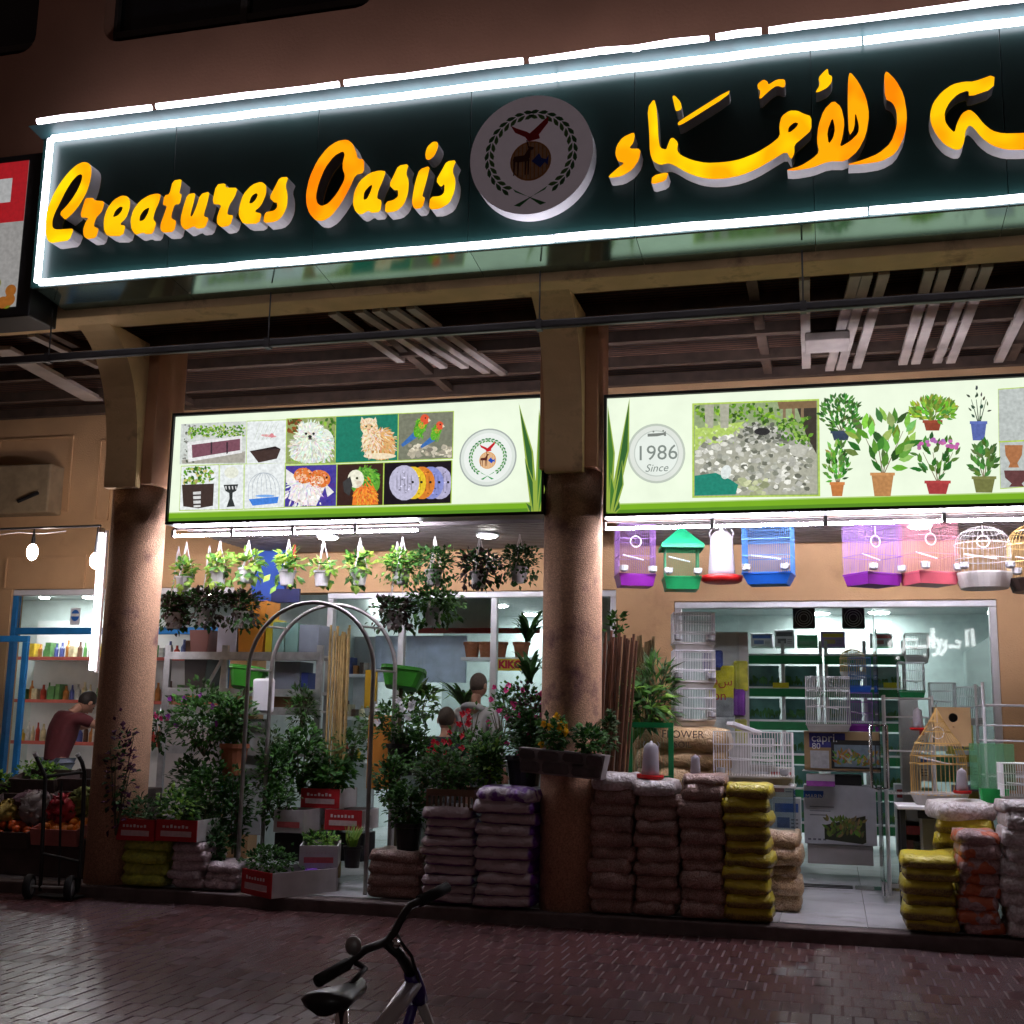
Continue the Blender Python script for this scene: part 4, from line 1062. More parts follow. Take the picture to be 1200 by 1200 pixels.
# roller shutter box over the opening behind the rack
# ------------------------------------------------------------------ right shop: aquarium shelves at the back
M['gshelf'] = mat('green_shelf', (.01, .20, .06), .45, var=.1)
M['water'] = mat('aquarium_water', (.10, .24, .22), .12, var=.5, scale=3)
M['weed'] = mat('water_plants', (.05, .17, .05), .6, var=.5, scale=9)
AY = 5.6
def shelfrack(x0, x1, label):
    t = thing('aquarium_rack', label, 'rack', ((x0 + x1) / 2, AY, FZ), group='green racks of aquariums at the back of the shop')
    zs = [.30, .68, 1.06, 1.44, 1.82, 2.2]
    for z in zs:
        s = MB(); s.box(x0, x1, AY, AY + .45, z, z + .03); s.box(x0, x1, AY - .02, AY - .001, z - .02, z + .075); s.build('shelf', M['gshelf'], parent=t)
        s = MB(); s.box(x0, x1, AY - .012, AY + .02, z + .077, z + .098); s.build('shelf_edge', M['white'], parent=t)
    for x in (x0 + .02, (x0 + x1) / 2, x1 - .02):
        s = MB(); s.box(x - .02, x + .02, AY + .002, AY + .04, FZ, 2.45); s.build('post', M['galv'], parent=t)
    for z in zs[:-1]:
        for i in range(2):
            a = x0 + .04 + (x1 - x0 - .04) / 2 * i; b2 = a + (x1 - x0) / 2 - .09
            s = MB(); s.box(a, b2, AY + .06, AY + .40, z + .10, z + .34)
            aq = s.build('aquarium', M['water'], parent=t, bevel=.004)
            s = MB()
            for k in range(26):
                s.leaf((rnd.uniform(a, b2), AY + .055, z + .105 + rnd.random() * .03), (rnd.uniform(-.4, .4), -.05, 1), (0, -1, 0), rnd.uniform(.05, .16), .03)
            s.build('water_plants', M['weed'], parent=aq, kind='stuff')
    return t
xa, xb, xc2 = at(872, 800, Y=AY).x, at(945, 800, Y=AY).x, at(1062, 800, Y=AY).x
shelfrack(xa, (xa + xc2) / 2 - .01, 'green rack of dark aquariums at the back, left one')
shelfrack((xa + xc2) / 2 + .01, xc2, 'green rack of dark aquariums at the back, right one')
# small yellow price tag
for px, l in ((915, 'left'), (1045, 'right')):
    p = at(px, 803, Y=AY - .03); s = MB(); s.box(p.x - .09, p.x + .09, AY - .03, AY - .024, p.z - .03, p.z + .03)
    s.build('shelf_tag', mat('yellow_tag', (.65, .55, .02), .5), label='yellow shelf tag on the green rack, ' + l + ' one', cat='tag')
# fan boxes above
for px, l in ((942, 'left'), (1000, 'right')):
    p = at(px, 724, Y=4.2)
    t = thing('box_fan', 'square black fan hung from the shop ceiling, ' + l + ' of two', 'fan', (p.x, 4.2, p.z), group='black fans inside the right shop')
    s = MB(); s.box(p.x - .115, p.x + .115, 4.2, 4.3, p.z - .11, p.z + .11); s.build('housing', M['dark'], parent=t, bevel=.015)
    s = MB()
    for r_ in (.09, .065, .04): s.tube([(p.x + r_ * math.cos(a), 4.195, p.z + r_ * math.sin(a)) for a in [2 * PI * i / 18 for i in range(18)]], .004, 4, closed=True)
    s.build('grille', M['galv'], parent=t, kind='stuff')
    s = MB(); s.tube([(p.x, 4.25, p.z + .11), (p.x, 4.25, IZ)], .01, 6); s.build('rod', M['dark'], parent=t)
# hanging packs of feed left of the aquariums
PK = [(845, 800, .26, .34, (.70, .60, .02), 'yellow pack with red lettering hung beside the aquariums'), (868, 792, .14, .30, (.55, .50, .05), 'narrow yellow pack hung beside the aquariums'), (845, 828, .26, .22, (.30, .31, .33), 'grey pack hung below the yellow one'),
      (866, 822, .12, .28, (.18, .04, .30), 'purple pack hung beside the aquariums'), (846, 858, .26, .30, (.60, .60, .62), 'white and black pack hung lowest beside the aquariums'), (868, 858, .12, .26, (.45, .45, .10), 'olive pack hung lowest beside the aquariums'), (835, 775, .2, .22, (.05, .07, .3), 'dark blue pack hung at the top beside the aquariums')]
for px, py, w_, h, c, l in PK:
    p = at(px, py, Y=3.3); s = MB()
    s.box(p.x - w_ / 2, p.x + w_ / 2, 3.3, 3.36, p.z - h / 2, p.z + h / 2)
    o = s.build('feed_pack', mat('pack_' + str(px) + str(py), c, .35, var=.35, scale=9), label=l, cat='pack', group='packs hung inside the right shop', bevel=.02)
p = at(843, 806, Y=3.29)
o = bpy.data.objects['feed_pack']
text('on', (p.x, 3.295, p.z - .08), .13, mat('red_ink', (.5, .02, .02), .5), o); text('فس', (p.x, 3.295, p.z + .06), .12, bpy.data.materials['red_ink'], o)
# peg rail the packs hang from
pa, pb = at(826, 752, Y=3.3), at(876, 752, Y=3.3)
s = MB(); s.box(pa.x, pb.x, 3.36, 3.42, FZ, pa.z + .1); s.build('display_board', M['offwhite'], label='pale display panel behind the hung feed packs', cat='panel')
# pale glass counter wall at the right
t = thing('glass_cabinet', 'pale blue glass cabinet along the right wall of the shop', 'cabinet', (1.9, 4, FZ))
s = MB(); s.box(1.62, 2.55, 2.75, 6.2, FZ, 2.35); s.build('carcass', M['aqua'], parent=t)
for z in (.7, 1.15, 1.6, 2.05):
    s = MB(); s.box(1.53, 1.61, 2.75, 6.2, z, z + .025); s.build('shelf', M['white'], parent=t)
s = MB(); s.box(1.5, 1.508, 2.75, 6.2, FZ + .3, 2.35); s.build('pane', M['glass'], parent=t)
for k, (yy, zz, hh, c, l) in enumerate([(3.0, 1.625, .2, (.6, .6, .65), 'white'), (3.4, 1.625, .26, (.05, .1, .4), 'blue'), (3.9, 1.625, .22, (.5, .1, .1), 'red'), (4.4, 1.625, .25, (.1, .3, .4), 'teal'), (3.2, 2.075, .2, (.1, .15, .5), 'deep blue'), (4.0, 2.075, .22, (.4, .1, .4), 'purple'), (4.8, 2.075, .24, (.02, .25, .3), 'sea green'), (3.3, 1.175, .2, (.7, .6, .1), 'yellow'), (4.1, 1.175, .24, (.65, .65, .6), 'cream')]):
    s = MB(); s.box(1.54, 1.6, yy, yy + .16, zz + .001, zz + hh); s.build('small_box', mat('cab_' + l, c, .5), label=l + ' small box on a shelf of the glass cabinet', cat='box', group='boxes in the glass cabinet', bevel=.004)
# ------------------------------------------------------------------ lit sign across the street, seen mirrored in the shop glass
VY = 2 * (WY + .07) + 15
a = at(1040, 752, Y=VY); b2 = at(1133, 748, Y=VY); a2 = at(1040, 735, Y=VY)
sx = thing('street_sign', 'white lit lettering across the street, seen mirrored in the shop glass', 'sign', ((a.x + b2.x) / 2, -15, a.z))
M['streetneon'] = emit('street_letter_glow', (1, 1, 1), 9)
s = MB(); s.box(a.x - 1, b2.x + 1, -15.2, -15.05, a.z - .6, a.z + .6); s.build('sign_board', M['dark'], parent=sx)
wv = (b2.x - a.x)
def st(pts, th=.045):   # stroke in mirror coordinates: u across the virtual image (0..1), v up
    q = MB(); q.tube([(a.x + wv * u, -15.0, a.z + v) for u, v in pts], th, 6); q.build('letter', M['streetneon'], parent=sx)
st([(.0, .28), (.06, .18), (.16, .20), (.02, -.05), (.05, -.2), (.2, -.2)]); st([(.02, .42), (.06, .42)]); st([(.1, -.36), (.14, -.36)], .035)
st([(.2, -.2), (.22, .05), (.38, .05), (.36, -.12), (.2, -.12)], .038); st([(.38, -.12), (.52, -.1), (.53, .12)]); st([(.45, -.3), (.48, -.3)], .035); st([(.58, .3), (.58, -.15)]); st([(.62, .08), (.66, -.1), (.62, -.26), (.56, -.3)], .04)
st([(.70, .05), (.66, .0), (.70, -.08), (.74, .04), (.73, -.15), (.66, -.3)], .04); st([(.77, -.12), (.82, -.1), (.9, -.12), (.92, -.02), (.86, .02)], .04); st([(1.0, -.1), (1.0, .25), (1.07, .28), (1.08, -.1)], .04)

# ------------------------------------------------------------------ middle shop interior
# pale boards, counter rail with price strips, pots on a shelf
def slab(name, p, q, Y, th, mk, label, cat, grp=None, bevel=.004):
    a, b2 = at(p[0], p[1], Y=Y), at(q[0], q[1], Y=Y)
    s = MB(); s.box(min(a.x, b2.x), max(a.x, b2.x), Y, Y + th, min(a.z, b2.z), max(a.z, b2.z))
    return s.build(name, mk if not isinstance(mk, str) else M[mk], label=label, cat=cat, group=grp, bevel=bevel)
slab('wall_board', (498, 698), (577, 736), 3.6, .05, 'aqua', 'pale aqua board inside the middle shop, above the price rail', 'board')
slab('wall_board', (440, 745), (545, 800), 3.7, .05, mat('pale_blue_board', (.50, .60, .75), .5), 'pale blue board behind the dark hanging pots', 'board')
slab('price_rail', (490, 736), (632, 742), 3.5, .03, mat('red_rail', (.45, .04, .04), .5), 'red and white price rail inside the middle shop', 'rail')
slab('wall_shelf', (540, 770), (625, 774), 3.4, .3, 'white', 'white wall shelf with terracotta pots, left of the column', 'shelf')
M['terra'] = mat('terracotta', (.38, .13, .06), .8, var=.2, scale=9)
def pot_simple():
    t = thing('flower_pot', 'p', 'pot')
    s = MB(); s.lathe([(.075, 0), (.10, .15), (.112, .155), (.112, .19), (.095, .19), (.09, .15)], 16); s.build('pot', M['terra'], parent=t)
    s = MB(); s.lathe([(.001, .172), (.092, .172)], 16, caps=False); s.build('soil', M['dark'], parent=t)
    return t
for i, px in enumerate((553, 570, 585, 611)):
    p = at(px, 770, Y=3.55); zt = at(580, 770, Y=3.4).z
    place('potS', pot_simple, (p.x, 3.55, zt + .005), 0, ['first', 'second', 'third', 'last'][i] + ' terracotta pot from the left on the white wall shelf', .85, 'terracotta pots on the wall shelf')
ks = slab('name_board', (582, 772), (614, 786), 3.0, .03, mat('kiko_yellow', (.75, .55, .02), .5), 'small yellow board with red letters KIKO', 'sign')
p = at(598, 779, Y=2.995)
text('KIKO', (p.x, 2.995, p.z), .105, mat('kiko_red', (.55, .01, .02), .5), ks, ext=.002, bold=.006)
# service counter
t = thing('counter', 'white service counter inside the middle shop behind the plants', 'counter', (-3.6, 3.6, FZ))
s = MB(); s.box(-4.6, -2.6, 3.6, 4.1, FZ, 1.0); s.build('front', M['inwall'], parent=t); s = MB(); s.box(-4.65, -2.55, 3.55, 4.15, 1.002, 1.04); s.build('top', M['white'], parent=t, bevel=.006)
# shelves behind the open bay at the left (middle shop)
def goods_shelf(x0, x1, y, zs, label, seed, grp):
    rr = random.Random(seed)
    t = thing('wall_shelving', label, 'shelving', ((x0 + x1) / 2, y, FZ))
    s = MB(); s.box(x0, x1, y + .32, y + .34, FZ, zs[-1] + .5); s.build('back_panel', M['white'], parent=t)
    for z in zs:
        s = MB(); s.box(x0, x1, y, y + .318, z, z + .03); s.build('shelf', M['white'], parent=t)
        s = MB(); s.box(x0, x1, y - .012, y - .001, z - .005, z + .035); s.build('edge_strip', M['redstrip'] if 'grocer' in label else M['white'], parent=t)
    n = 0
    cname = {(.55, .38, .03): 'yellow', (.45, .05, .03): 'red', (.12, .06, .04): 'brown', (.6, .6, .58): 'white', (.10, .25, .08): 'green', (.5, .2, .05): 'orange', (.65, .55, .35): 'cream', (.08, .1, .3): 'blue'}
    for iz, z in enumerate(zs):
        x = x0 + .03
        while x < x1 - .12:
            k = rr.random(); wd = rr.uniform(.05, .085); h = rr.uniform(.12, .24)
            col = rr.choice([(.55, .38, .03), (.45, .05, .03), (.12, .06, .04), (.6, .6, .58), (.10, .25, .08), (.5, .2, .05), (.65, .55, .35), (.08, .1, .3)])
            key = ('goods', tuple(col))
            if key not in M: M[key] = mat('goods_' + str(len(M)), col, .35, var=.35, scale=14)
            s = MB(); q = wd * .45
            nm = 'bottle' if k < .6 else 'carton'
            if k < .6: s.lathe([(q * .95, .0), (q, .01), (q, h * .6), (q * .45, h * .75), (q * .4, h * .93), (q * .42, h)], 10, (x + wd / 2, y + .10, z + .031))
            else: s.box(x, x + wd * .92, y + .04, y + .2, z + .031, z + h)
            n += 1
            s.build(nm, M[key], label='%s %s standing on the %s shelf %s' % (cname[col], nm, ['lowest', 'middle', 'top'][iz], 'of the grocer at far left' if 'grocer' in label else 'behind the plant shop glass'), cat=nm, group=grp, smooth=False)
            x += wd + .012
        n = 0
M['redstrip'] = mat('red_shelf_strip', (.55, .12, .10), .5)
goods_shelf(-7.1, -5.3, 4.6, [.95, 1.45, 1.95], 'white shelves of goods seen left of the rack', 4, 'goods on the shelves behind the rack')
# counter with a lit tube below the shelves
dc = thing('display_case', 'low lit display case behind the flowering shrub', 'display case', (-5.5, 3.6, FZ))
a, b2 = at(188, 838, Y=3.4), at(262, 838, Y=3.4)
s = MB(); s.box(a.x, b2.x, 3.4, 3.85, FZ, a.z - .10); s.build('base', M['offwhite'], parent=dc)
s = MB(); s.box(a.x, b2.x, 3.4, 3.406, a.z - .1, a.z + .08); s.build('pane', M['glass'], parent=dc)
s = MB(); s.box(a.x, b2.x, 3.4, 3.85, a.z + .082, a.z + .1); s.build('top', M['white'], parent=dc)
s = MB(); s.tube([(a.x + .05, 3.5, a.z + .06), (b2.x - .05, 3.5, a.z + .06)], .014, 8); s.build('tube', M['lampdim'] if 'lampdim' in M else M['lamp'], parent=dc)
# ------------------------------------------------------------------ grocer's shop at the far left
gr = thing('interior', 'small grocery room at the far left', 'room', (-8, 3.6, FZ), kind='structure'); del gr['category']
GY = 3.9
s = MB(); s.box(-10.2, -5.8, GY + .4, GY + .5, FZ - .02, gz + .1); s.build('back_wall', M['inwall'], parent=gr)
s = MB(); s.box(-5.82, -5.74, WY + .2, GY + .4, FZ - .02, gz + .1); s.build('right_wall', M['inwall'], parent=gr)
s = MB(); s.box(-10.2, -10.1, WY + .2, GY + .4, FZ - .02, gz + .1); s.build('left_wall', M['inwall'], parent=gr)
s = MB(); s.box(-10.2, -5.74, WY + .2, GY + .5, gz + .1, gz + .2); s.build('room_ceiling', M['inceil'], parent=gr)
lamp_at(52, 700, gz + .085, .06, 'small warm lamp behind the grocer window', 'lamps in the grocer shop')
lamp_at(107, 700, gz + .085, .10, 'lamp behind the grocer window next to the vertical tube', 'lamps in the grocer shop')
zs = [at(60, y_, Y=GY).z for y_ in (872, 823, 773)]
goods_shelf(-9.6, -5.95, GY, [zs[0], zs[1], zs[2]], 'white grocer shelves with red edges behind the blue frame', 8, 'goods on the grocer shelves')
gf = thing('storefront', 'blue framed grocer window at the far left', 'shop front', (gx0, WY, FZ))
zt, zm = at(60, 697, Y=WY).z, at(60, 739, Y=WY).z
for nm, x0, x1, z0, z1 in (('head', gx0, gx1, zt + .0, gz - .002), ('transom', gx0 + .06, gx1, zm - .035, zm + .035), ('jamb', gx0, gx0 + .058, FZ, zt - .002), ('jamb', gx1 - .09, gx1 - .002, FZ, zm - .037)):
    s = MB(); s.box(x0, x1, WY + .03, WY + .10, z0, z1); s.build(nm, M['white'] if nm == 'head' else M['blue'], parent=gf, bevel=.005)
s = MB(); s.box(gx0 + .06, gx1, WY + .06, WY + .068, zm + .036, zt - .002); s.build('pane', M['glass'], parent=gf)
st_ = MB(); a = at(88, 719, Y=WY + .05)
st_.flat(rectp(a.x - .06, a.z - .12, a.x + .06, a.z + .06), WY + .056, (.7, .72, .75)); st_.flat(oval(a.x, a.z - .02, .05, .06), WY + .054, (.03, .15, .5)); st_.flat(rectp(a.x - .05, a.z - .03, a.x + .05, a.z), WY + .052, (.8, .8, .8))
st_.build('sticker', M['print'], parent=gf)
bd = thing('shop_door', 'open blue framed glass door at the left edge', 'door', (gx0, 1.6, FZ))
dY = 1.5
a, b2 = at(0, 745, Y=dY), at(33, 745, Y=dY)
for nm, x0, x1, z0, z1 in (('top_rail', a.x - .5, b2.x, a.z - .06, a.z), ('stile', b2.x - .06, b2.x, FZ + .02, a.z - .062), ('bottom_rail', a.x - .5, b2.x - .062, FZ + .02, FZ + .1)):
    s = MB(); s.box(x0, x1, dY, dY + .04, z0, z1); s.build(nm, M['blue'], parent=bd, bevel=.005)
s = MB(); s.box(a.x - .5, b2.x - .062, dY + .016, dY + .022, FZ + .102, a.z - .062); s.build('pane', M['glass'], parent=bd)
# conduit with bulbs and the vertical tube by the column
cz = at(60, 619, Y=.6).z
cdt = thing('light_string', 'thin black conduit carrying bulbs along the left wall', 'conduit', (-7.5, .6, cz))
s = MB(); s.tube([(-11, .6, cz + .02), (-8, .6, cz), (at(118, 619, Y=.6).x, .6, cz + .01)], .012, 6); s.build('pipe', M['pipe'], parent=cdt)
s = MB(); s.tube([(-11, .62, cz - .03)] + [(-11 + i * .25, .62, cz - .03 + rnd.uniform(-.02, .01)) for i in range(1, 18)], .006, 5); s.build('cable', M['offwhite'], parent=cdt)
for px, py, l in ((38, 647, 'left'), (112, 657, 'right')):
    p = at(px, py, Y=.6)
    t = thing('light_bulb', 'glowing bulb hung from the conduit, %s' % ('nearest the left edge' if l == 'left' else 'beside the column'), 'bulb', (p.x, .6, p.z), group='bulbs on the conduit')
    s = MB(); s.ell((p.x, .6, p.z), .05, .05, .075, 14, 8); s.build('globe', M['bulb'], parent=t, smooth=True)
    s = MB(); s.tube([(p.x, .6, p.z + .07), (p.x, .6, p.z + .12), (p.x, .6, cz)], [.022, .018, .006], 8); s.build('socket', M['dark'], parent=t)
a, b2 = at(119, 625, Y=.55), at(107, 785, Y=.55)
vt_ = thing('tube_light', 'tall vertical tube light beside the left column', 'tube light', (a.x, .55, b2.z))
s = MB(); s.tube([(a.x, .55, a.z), (b2.x, .55, b2.z)], .02, 10); s.build('tube', M['tubev'], parent=vt_, smooth=True)
s = MB(); s.tube([(a.x + .035, .58, a.z + .03), (b2.x + .035, .58, b2.z - .02)], .02, 6); s.build('batten', M['offwhite'], parent=vt_)
s = MB(); s.tube([(a.x, .55, a.z + .045), (a.x, .55, a.z + .002)], .028, 8); s.build('holder', M['offwhite'], parent=vt_)
# old air-conditioning unit on the left wall
a, b2 = at(0, 545, Y=WY - .25), at(55, 600, Y=WY - .25)
ac = thing('wall_unit', 'faded beige wall unit at the left edge above the bulbs', 'wall unit', ((a.x + b2.x) / 2, WY - .2, b2.z))
s = MB(); s.box(a.x - .4, b2.x, WY - .25, WY - .003, b2.z, a.z); s.build('housing', mat('faded_beige', (.30, .22, .13), .7, var=.2), parent=ac, bevel=.02)
s = MB(); s.tube([(b2.x - .35, WY - .27, b2.z + .12), (b2.x - .1, WY - .29, b2.z + .2)], .02, 6); s.build('bracket', M['dark'], parent=ac)

# ------------------------------------------------------------------ filled bags in stacks
def bag_mesh(w_, d, h, seed, p=7.0, nx=16, ny=10, crimp=.02):
    r = random.Random(seed); ph = [r.uniform(0, 6.28) for _ in range(6)]
    vs = []; fs = []
    def wob(u, v): return math.sin(u * 3.1 + ph[0]) * math.sin(v * 2.7 + ph[1]) * .11 + math.sin(u * 7 + ph[2] + v * 4) * .06 + math.sin(v * 9 + ph[3] + u * 5) * .04
    idx = {}
    for side in (1, -1):
        for i in range(nx + 1):
            for j in range(ny + 1):
                u, v = -1 + 2 * i / nx, -1 + 2 * j / ny
                edge = i in (0, nx) or j in (0, ny)
                if edge and side < 0: idx[(side, i, j)] = idx[(1, i, j)]; continue
                uu = math.copysign(abs(u) ** .75, u); vv = math.copysign(abs(v) ** .75, v)
                prof = ((1 - abs(uu) ** p) * (1 - abs(vv) ** p)) ** .21 if not edge else 0
                x = uu * w_ / 2 * (1 + .03 * math.sin(v * 5 + ph[4])) * (1 - .06 * abs(vv) ** 6)
                yy = vv * d / 2 * (1 + .03 * math.sin(u * 5 + ph[5])) * (1 - .06 * abs(uu) ** 6)
                z = h / 2 + side * h / 2 * prof * (1 + wob(u, v) * (1 if side > 0 else .3))
                if edge: z += h * .16 * math.sin(u * 9 + v * 7 + ph[1]) - h * .12
                idx[(side, i, j)] = len(vs); vs.append((x, yy, z))
    for side in (1, -1):
        for i in range(nx):
            for j in range(ny):
                q = [idx[(side, i, j)], idx[(side, i + 1, j)], idx[(side, i + 1, j + 1)], idx[(side, i, j + 1)]]
                fs.append(q if side > 0 else q[::-1])
    return vs, fs
def bagmat(name, col, grain=(.3, .2, .15), rough=.35, gs=120, streak=None, band=None, endcol=None):
    m, t, b, out = nt(name)
    N, Lk = t.nodes, t.links
    tc = N.new('ShaderNodeTexCoord')
    oi = N.new('ShaderNodeObjectInfo')
    add = N.new('ShaderNodeVectorMath'); add.operation = 'ADD'
    cb = N.new('ShaderNodeCombineXYZ'); mm = N.new('ShaderNodeMath'); mm.operation = 'MULTIPLY'; mm.inputs[1].default_value = 31
    Lk.new(oi.outputs['Random'], mm.inputs[0]); Lk.new(mm.outputs[0], cb.inputs[0]); Lk.new(mm.outputs[0], cb.inputs[1])
    Lk.new(tc.outputs['Object'], add.inputs[0]); Lk.new(cb.outputs[0], add.inputs[1])
    vo = N.new('ShaderNodeTexNoise'); vo.inputs['Scale'].default_value = gs; vo.inputs['Detail'].default_value = 2
    n2 = N.new('ShaderNodeTexNoise'); n2.inputs['Scale'].default_value = 7; n2.inputs['Detail'].default_value = 4
    for n_ in (vo, n2): Lk.new(add.outputs[0], n_.inputs['Vector'])
    r1 = N.new('ShaderNodeMapRange'); r1.inputs[1].default_value = .42; r1.inputs[2].default_value = .62; Lk.new(vo.outputs['Fac'], r1.inputs[0])
    mx = N.new('ShaderNodeMix'); mx.data_type = 'RGBA'; mx.inputs[6].default_value = (*col, 1); mx.inputs[7].default_value = (*grain, 1); Lk.new(r1.outputs[0], mx.inputs[0])
    r2 = N.new('ShaderNodeMapRange'); r2.inputs[1].default_value = .3; r2.inputs[2].default_value = .7; r2.inputs[3].default_value = .75; r2.inputs[4].default_value = 1.25; Lk.new(n2.outputs['Fac'], r2.inputs[0])
    m2 = N.new('ShaderNodeMix'); m2.data_type = 'RGBA'; m2.blend_type = 'MULTIPLY'; m2.inputs[0].default_value = 1; Lk.new(mx.outputs[2], m2.inputs[6]); Lk.new(r2.outputs[0], m2.inputs[7])
    res = m2.outputs[2]
    if streak:
        n3 = N.new('ShaderNodeTexNoise'); n3.inputs['Scale'].default_value = 9; n3.inputs['Detail'].default_value = 1; Lk.new(add.outputs[0], n3.inputs['Vector'])
        r3 = N.new('ShaderNodeMapRange'); r3.inputs[1].default_value = .54; r3.inputs[2].default_value = .58; Lk.new(n3.outputs['Fac'], r3.inputs[0])
        m3 = N.new('ShaderNodeMix'); m3.data_type = 'RGBA'; m3.inputs[7].default_value = (*streak, 1); Lk.new(r3.outputs[0], m3.inputs[0]); Lk.new(res, m3.inputs[6]); res = m3.outputs[2]
    sx = N.new('ShaderNodeSeparateXYZ'); Lk.new(tc.outputs['Object'], sx.inputs[0])
    def layer(sock, lo, hi, c, res):
        nz = N.new('ShaderNodeMath'); nz.operation = 'MULTIPLY_ADD'; nz.inputs[1].default_value = .03; Lk.new(n2.outputs['Fac'], nz.inputs[0]); Lk.new(sock, nz.inputs[2])
        rr_ = N.new('ShaderNodeMapRange'); rr_.inputs[1].default_value = lo; rr_.inputs[2].default_value = hi; Lk.new(nz.outputs[0], rr_.inputs[0])
        mq = N.new('ShaderNodeMix'); mq.data_type = 'RGBA'; mq.inputs[7].default_value = (*c, 1); Lk.new(rr_.outputs[0], mq.inputs[0]); Lk.new(res, mq.inputs[6]); return mq.outputs[2]
    if band: res = layer(sx.outputs[2], band[0], band[1], band[2], res)
    if endcol: res = layer(sx.outputs[0], endcol[0], endcol[1], endcol[2], res)
    Lk.new(res, b.inputs['Base Color'])
    b.inputs['Roughness'].default_value = rough + .2
    b.inputs['Coat Weight'].default_value = .55; b.inputs['Coat Roughness'].default_value = .18
    w3 = N.new('ShaderNodeTexNoise'); w3.inputs['Scale'].default_value = 22; w3.inputs['Detail'].default_value = 5; w3.inputs['Distortion'].default_value = 1.5; Lk.new(add.outputs[0], w3.inputs['Vector'])
    bp = N.new('ShaderNodeBump'); bp.inputs['Strength'].default_value = .8; bp.inputs['Distance'].default_value = .02; Lk.new(w3.outputs['Fac'], bp.inputs['Height']); Lk.new(bp.outputs[0], b.inputs['Normal']); Lk.new(bp.outputs[0], b.inputs['Coat Normal'])
    return m
M['bag_pink'] = bagmat('bag_seed_mix', (.40, .26, .22), (.22, .12, .09))
M['bag_tan'] = bagmat('bag_tan_seed', (.52, .36, .22), (.30, .17, .09))
M['bag_yellow'] = bagmat('bag_yellow_print', (.17, .11, .02), (.30, .22, .03), .25, 90, band=(.058, .075, (.58, .48, .015)))
M['bag_white'] = bagmat('bag_white_soil', (.56, .46, .48), (.40, .32, .34), .3, 60)
M['bag_soil'] = bagmat('bag_soil_purple_end', (.10, .03, .14), (.16, .05, .2), .3, 60, band=(.03, .038, (.50, .41, .43)), endcol=(.205, .225, (.12, .02, .30)))
M['bag_purple'] = bagmat('bag_purple_print', (.15, .03, .30), (.55, .48, .55), .3, 14)
M['bag_green'] = bagmat('bag_green_yellow', (.40, .44, .04), (.26, .32, .03), .3, 40)
M['bag_rose'] = bagmat('bag_rose_orange', (.50, .34, .33), (.36, .22, .22), .3, 60, streak=(.55, .12, .04))
M['bag_clear'] = bagmat('bag_clear_white', (.66, .62, .62), (.48, .42, .40), .18, 50)
M['bag_kraft'] = bagmat('kraft_sack', (.48, .32, .16), (.42, .27, .13), .6, 30)
BAGS = {}
def stack(px0, px1, ytop, Y, n, mk, where, cat='bag', depth=.46, zb=FZ, seed=0, grp=None, name='seed_bag', top_mk=None, twist=.05, kindname='bag', mixs=None, spin=True):
    a, b2 = at(px0, (ytop + 1000) / 2, Y=Y), at(px1, (ytop + 1000) / 2, Y=Y)
    zt = at((px0 + px1) / 2, ytop, Y=Y).z
    w_ = b2.x - a.x; h = (zt - zb) / n; zc = zb
    r = random.Random(seed)
    for i in range(n):
        key = (round(w_, 1), round(h, 2), r.randrange(5), depth)
        mk_ = (top_mk if (i == n - 1 and top_mk) else mixs[i % len(mixs)] if mixs else mk)
        if (key, mk_) not in BAGS:
            vs, fs = bag_mesh(w_ * 1.02, depth, h * 1.19, hash(key) % 1000 + seed)
            m_ = MB(); m_.add(vs, fs); o = m_.build(name, M[mk_], smooth=True, org=(0, 0, 0)); BAGS[(key, mk_)] = o
        else:
            o = BAGS[(key, mk_)].copy(); COL.objects.link(o)
        o.location = ((a.x + b2.x) / 2 + r.uniform(-.02, .02), Y + depth / 2 + r.uniform(-.02, .02), zc - h * .06 + (.004 if i else .012))
        kz = r.uniform(.9, 1.1) if i < n - 1 else max(.8, (zb + h * n - zc) / h); zc += h * kz
        o.rotation_euler = (r.uniform(-.02, .02), r.uniform(-.035, .035), r.uniform(-twist, twist) + (PI if r.random() < .5 and spin else 0))
        o.scale = (r.uniform(.94, 1.04), r.uniform(.95, 1.03), kz * 1.04)
        tag(o, '%s %s %s' % (level(i, n), kindname, where), cat, grp)
    return (a.x + b2.x) / 2, zt
# front right: three stacks of seed mix, one yellow, one tan behind
stack(690, 742, 910, .02, 10, 'bag_pink', 'of seed in the stack next to the middle column', seed=1, grp='seed bags stacked along the kerb', top_mk='bag_clear')
stack(742, 795, 918, .02, 10, 'bag_pink', 'of seed in the second stack from the middle column', seed=2, grp='seed bags stacked along the kerb', top_mk='bag_clear')
stack(795, 847, 914, .02, 10, 'bag_pink', 'of seed in the stack left of the yellow one', seed=3, grp='seed bags stacked along the kerb')
stack(847, 903, 922, .0, 10, 'bag_yellow', 'in the yellow stack left of the doorway', seed=4, grp='yellow bags left of the doorway', kindname='yellow bag')
stack(893, 938, 978, .62, 5, 'bag_tan', 'of tan seed in the low stack behind the yellow one', seed=5, grp='tan seed bags by the doorway', depth=.4)
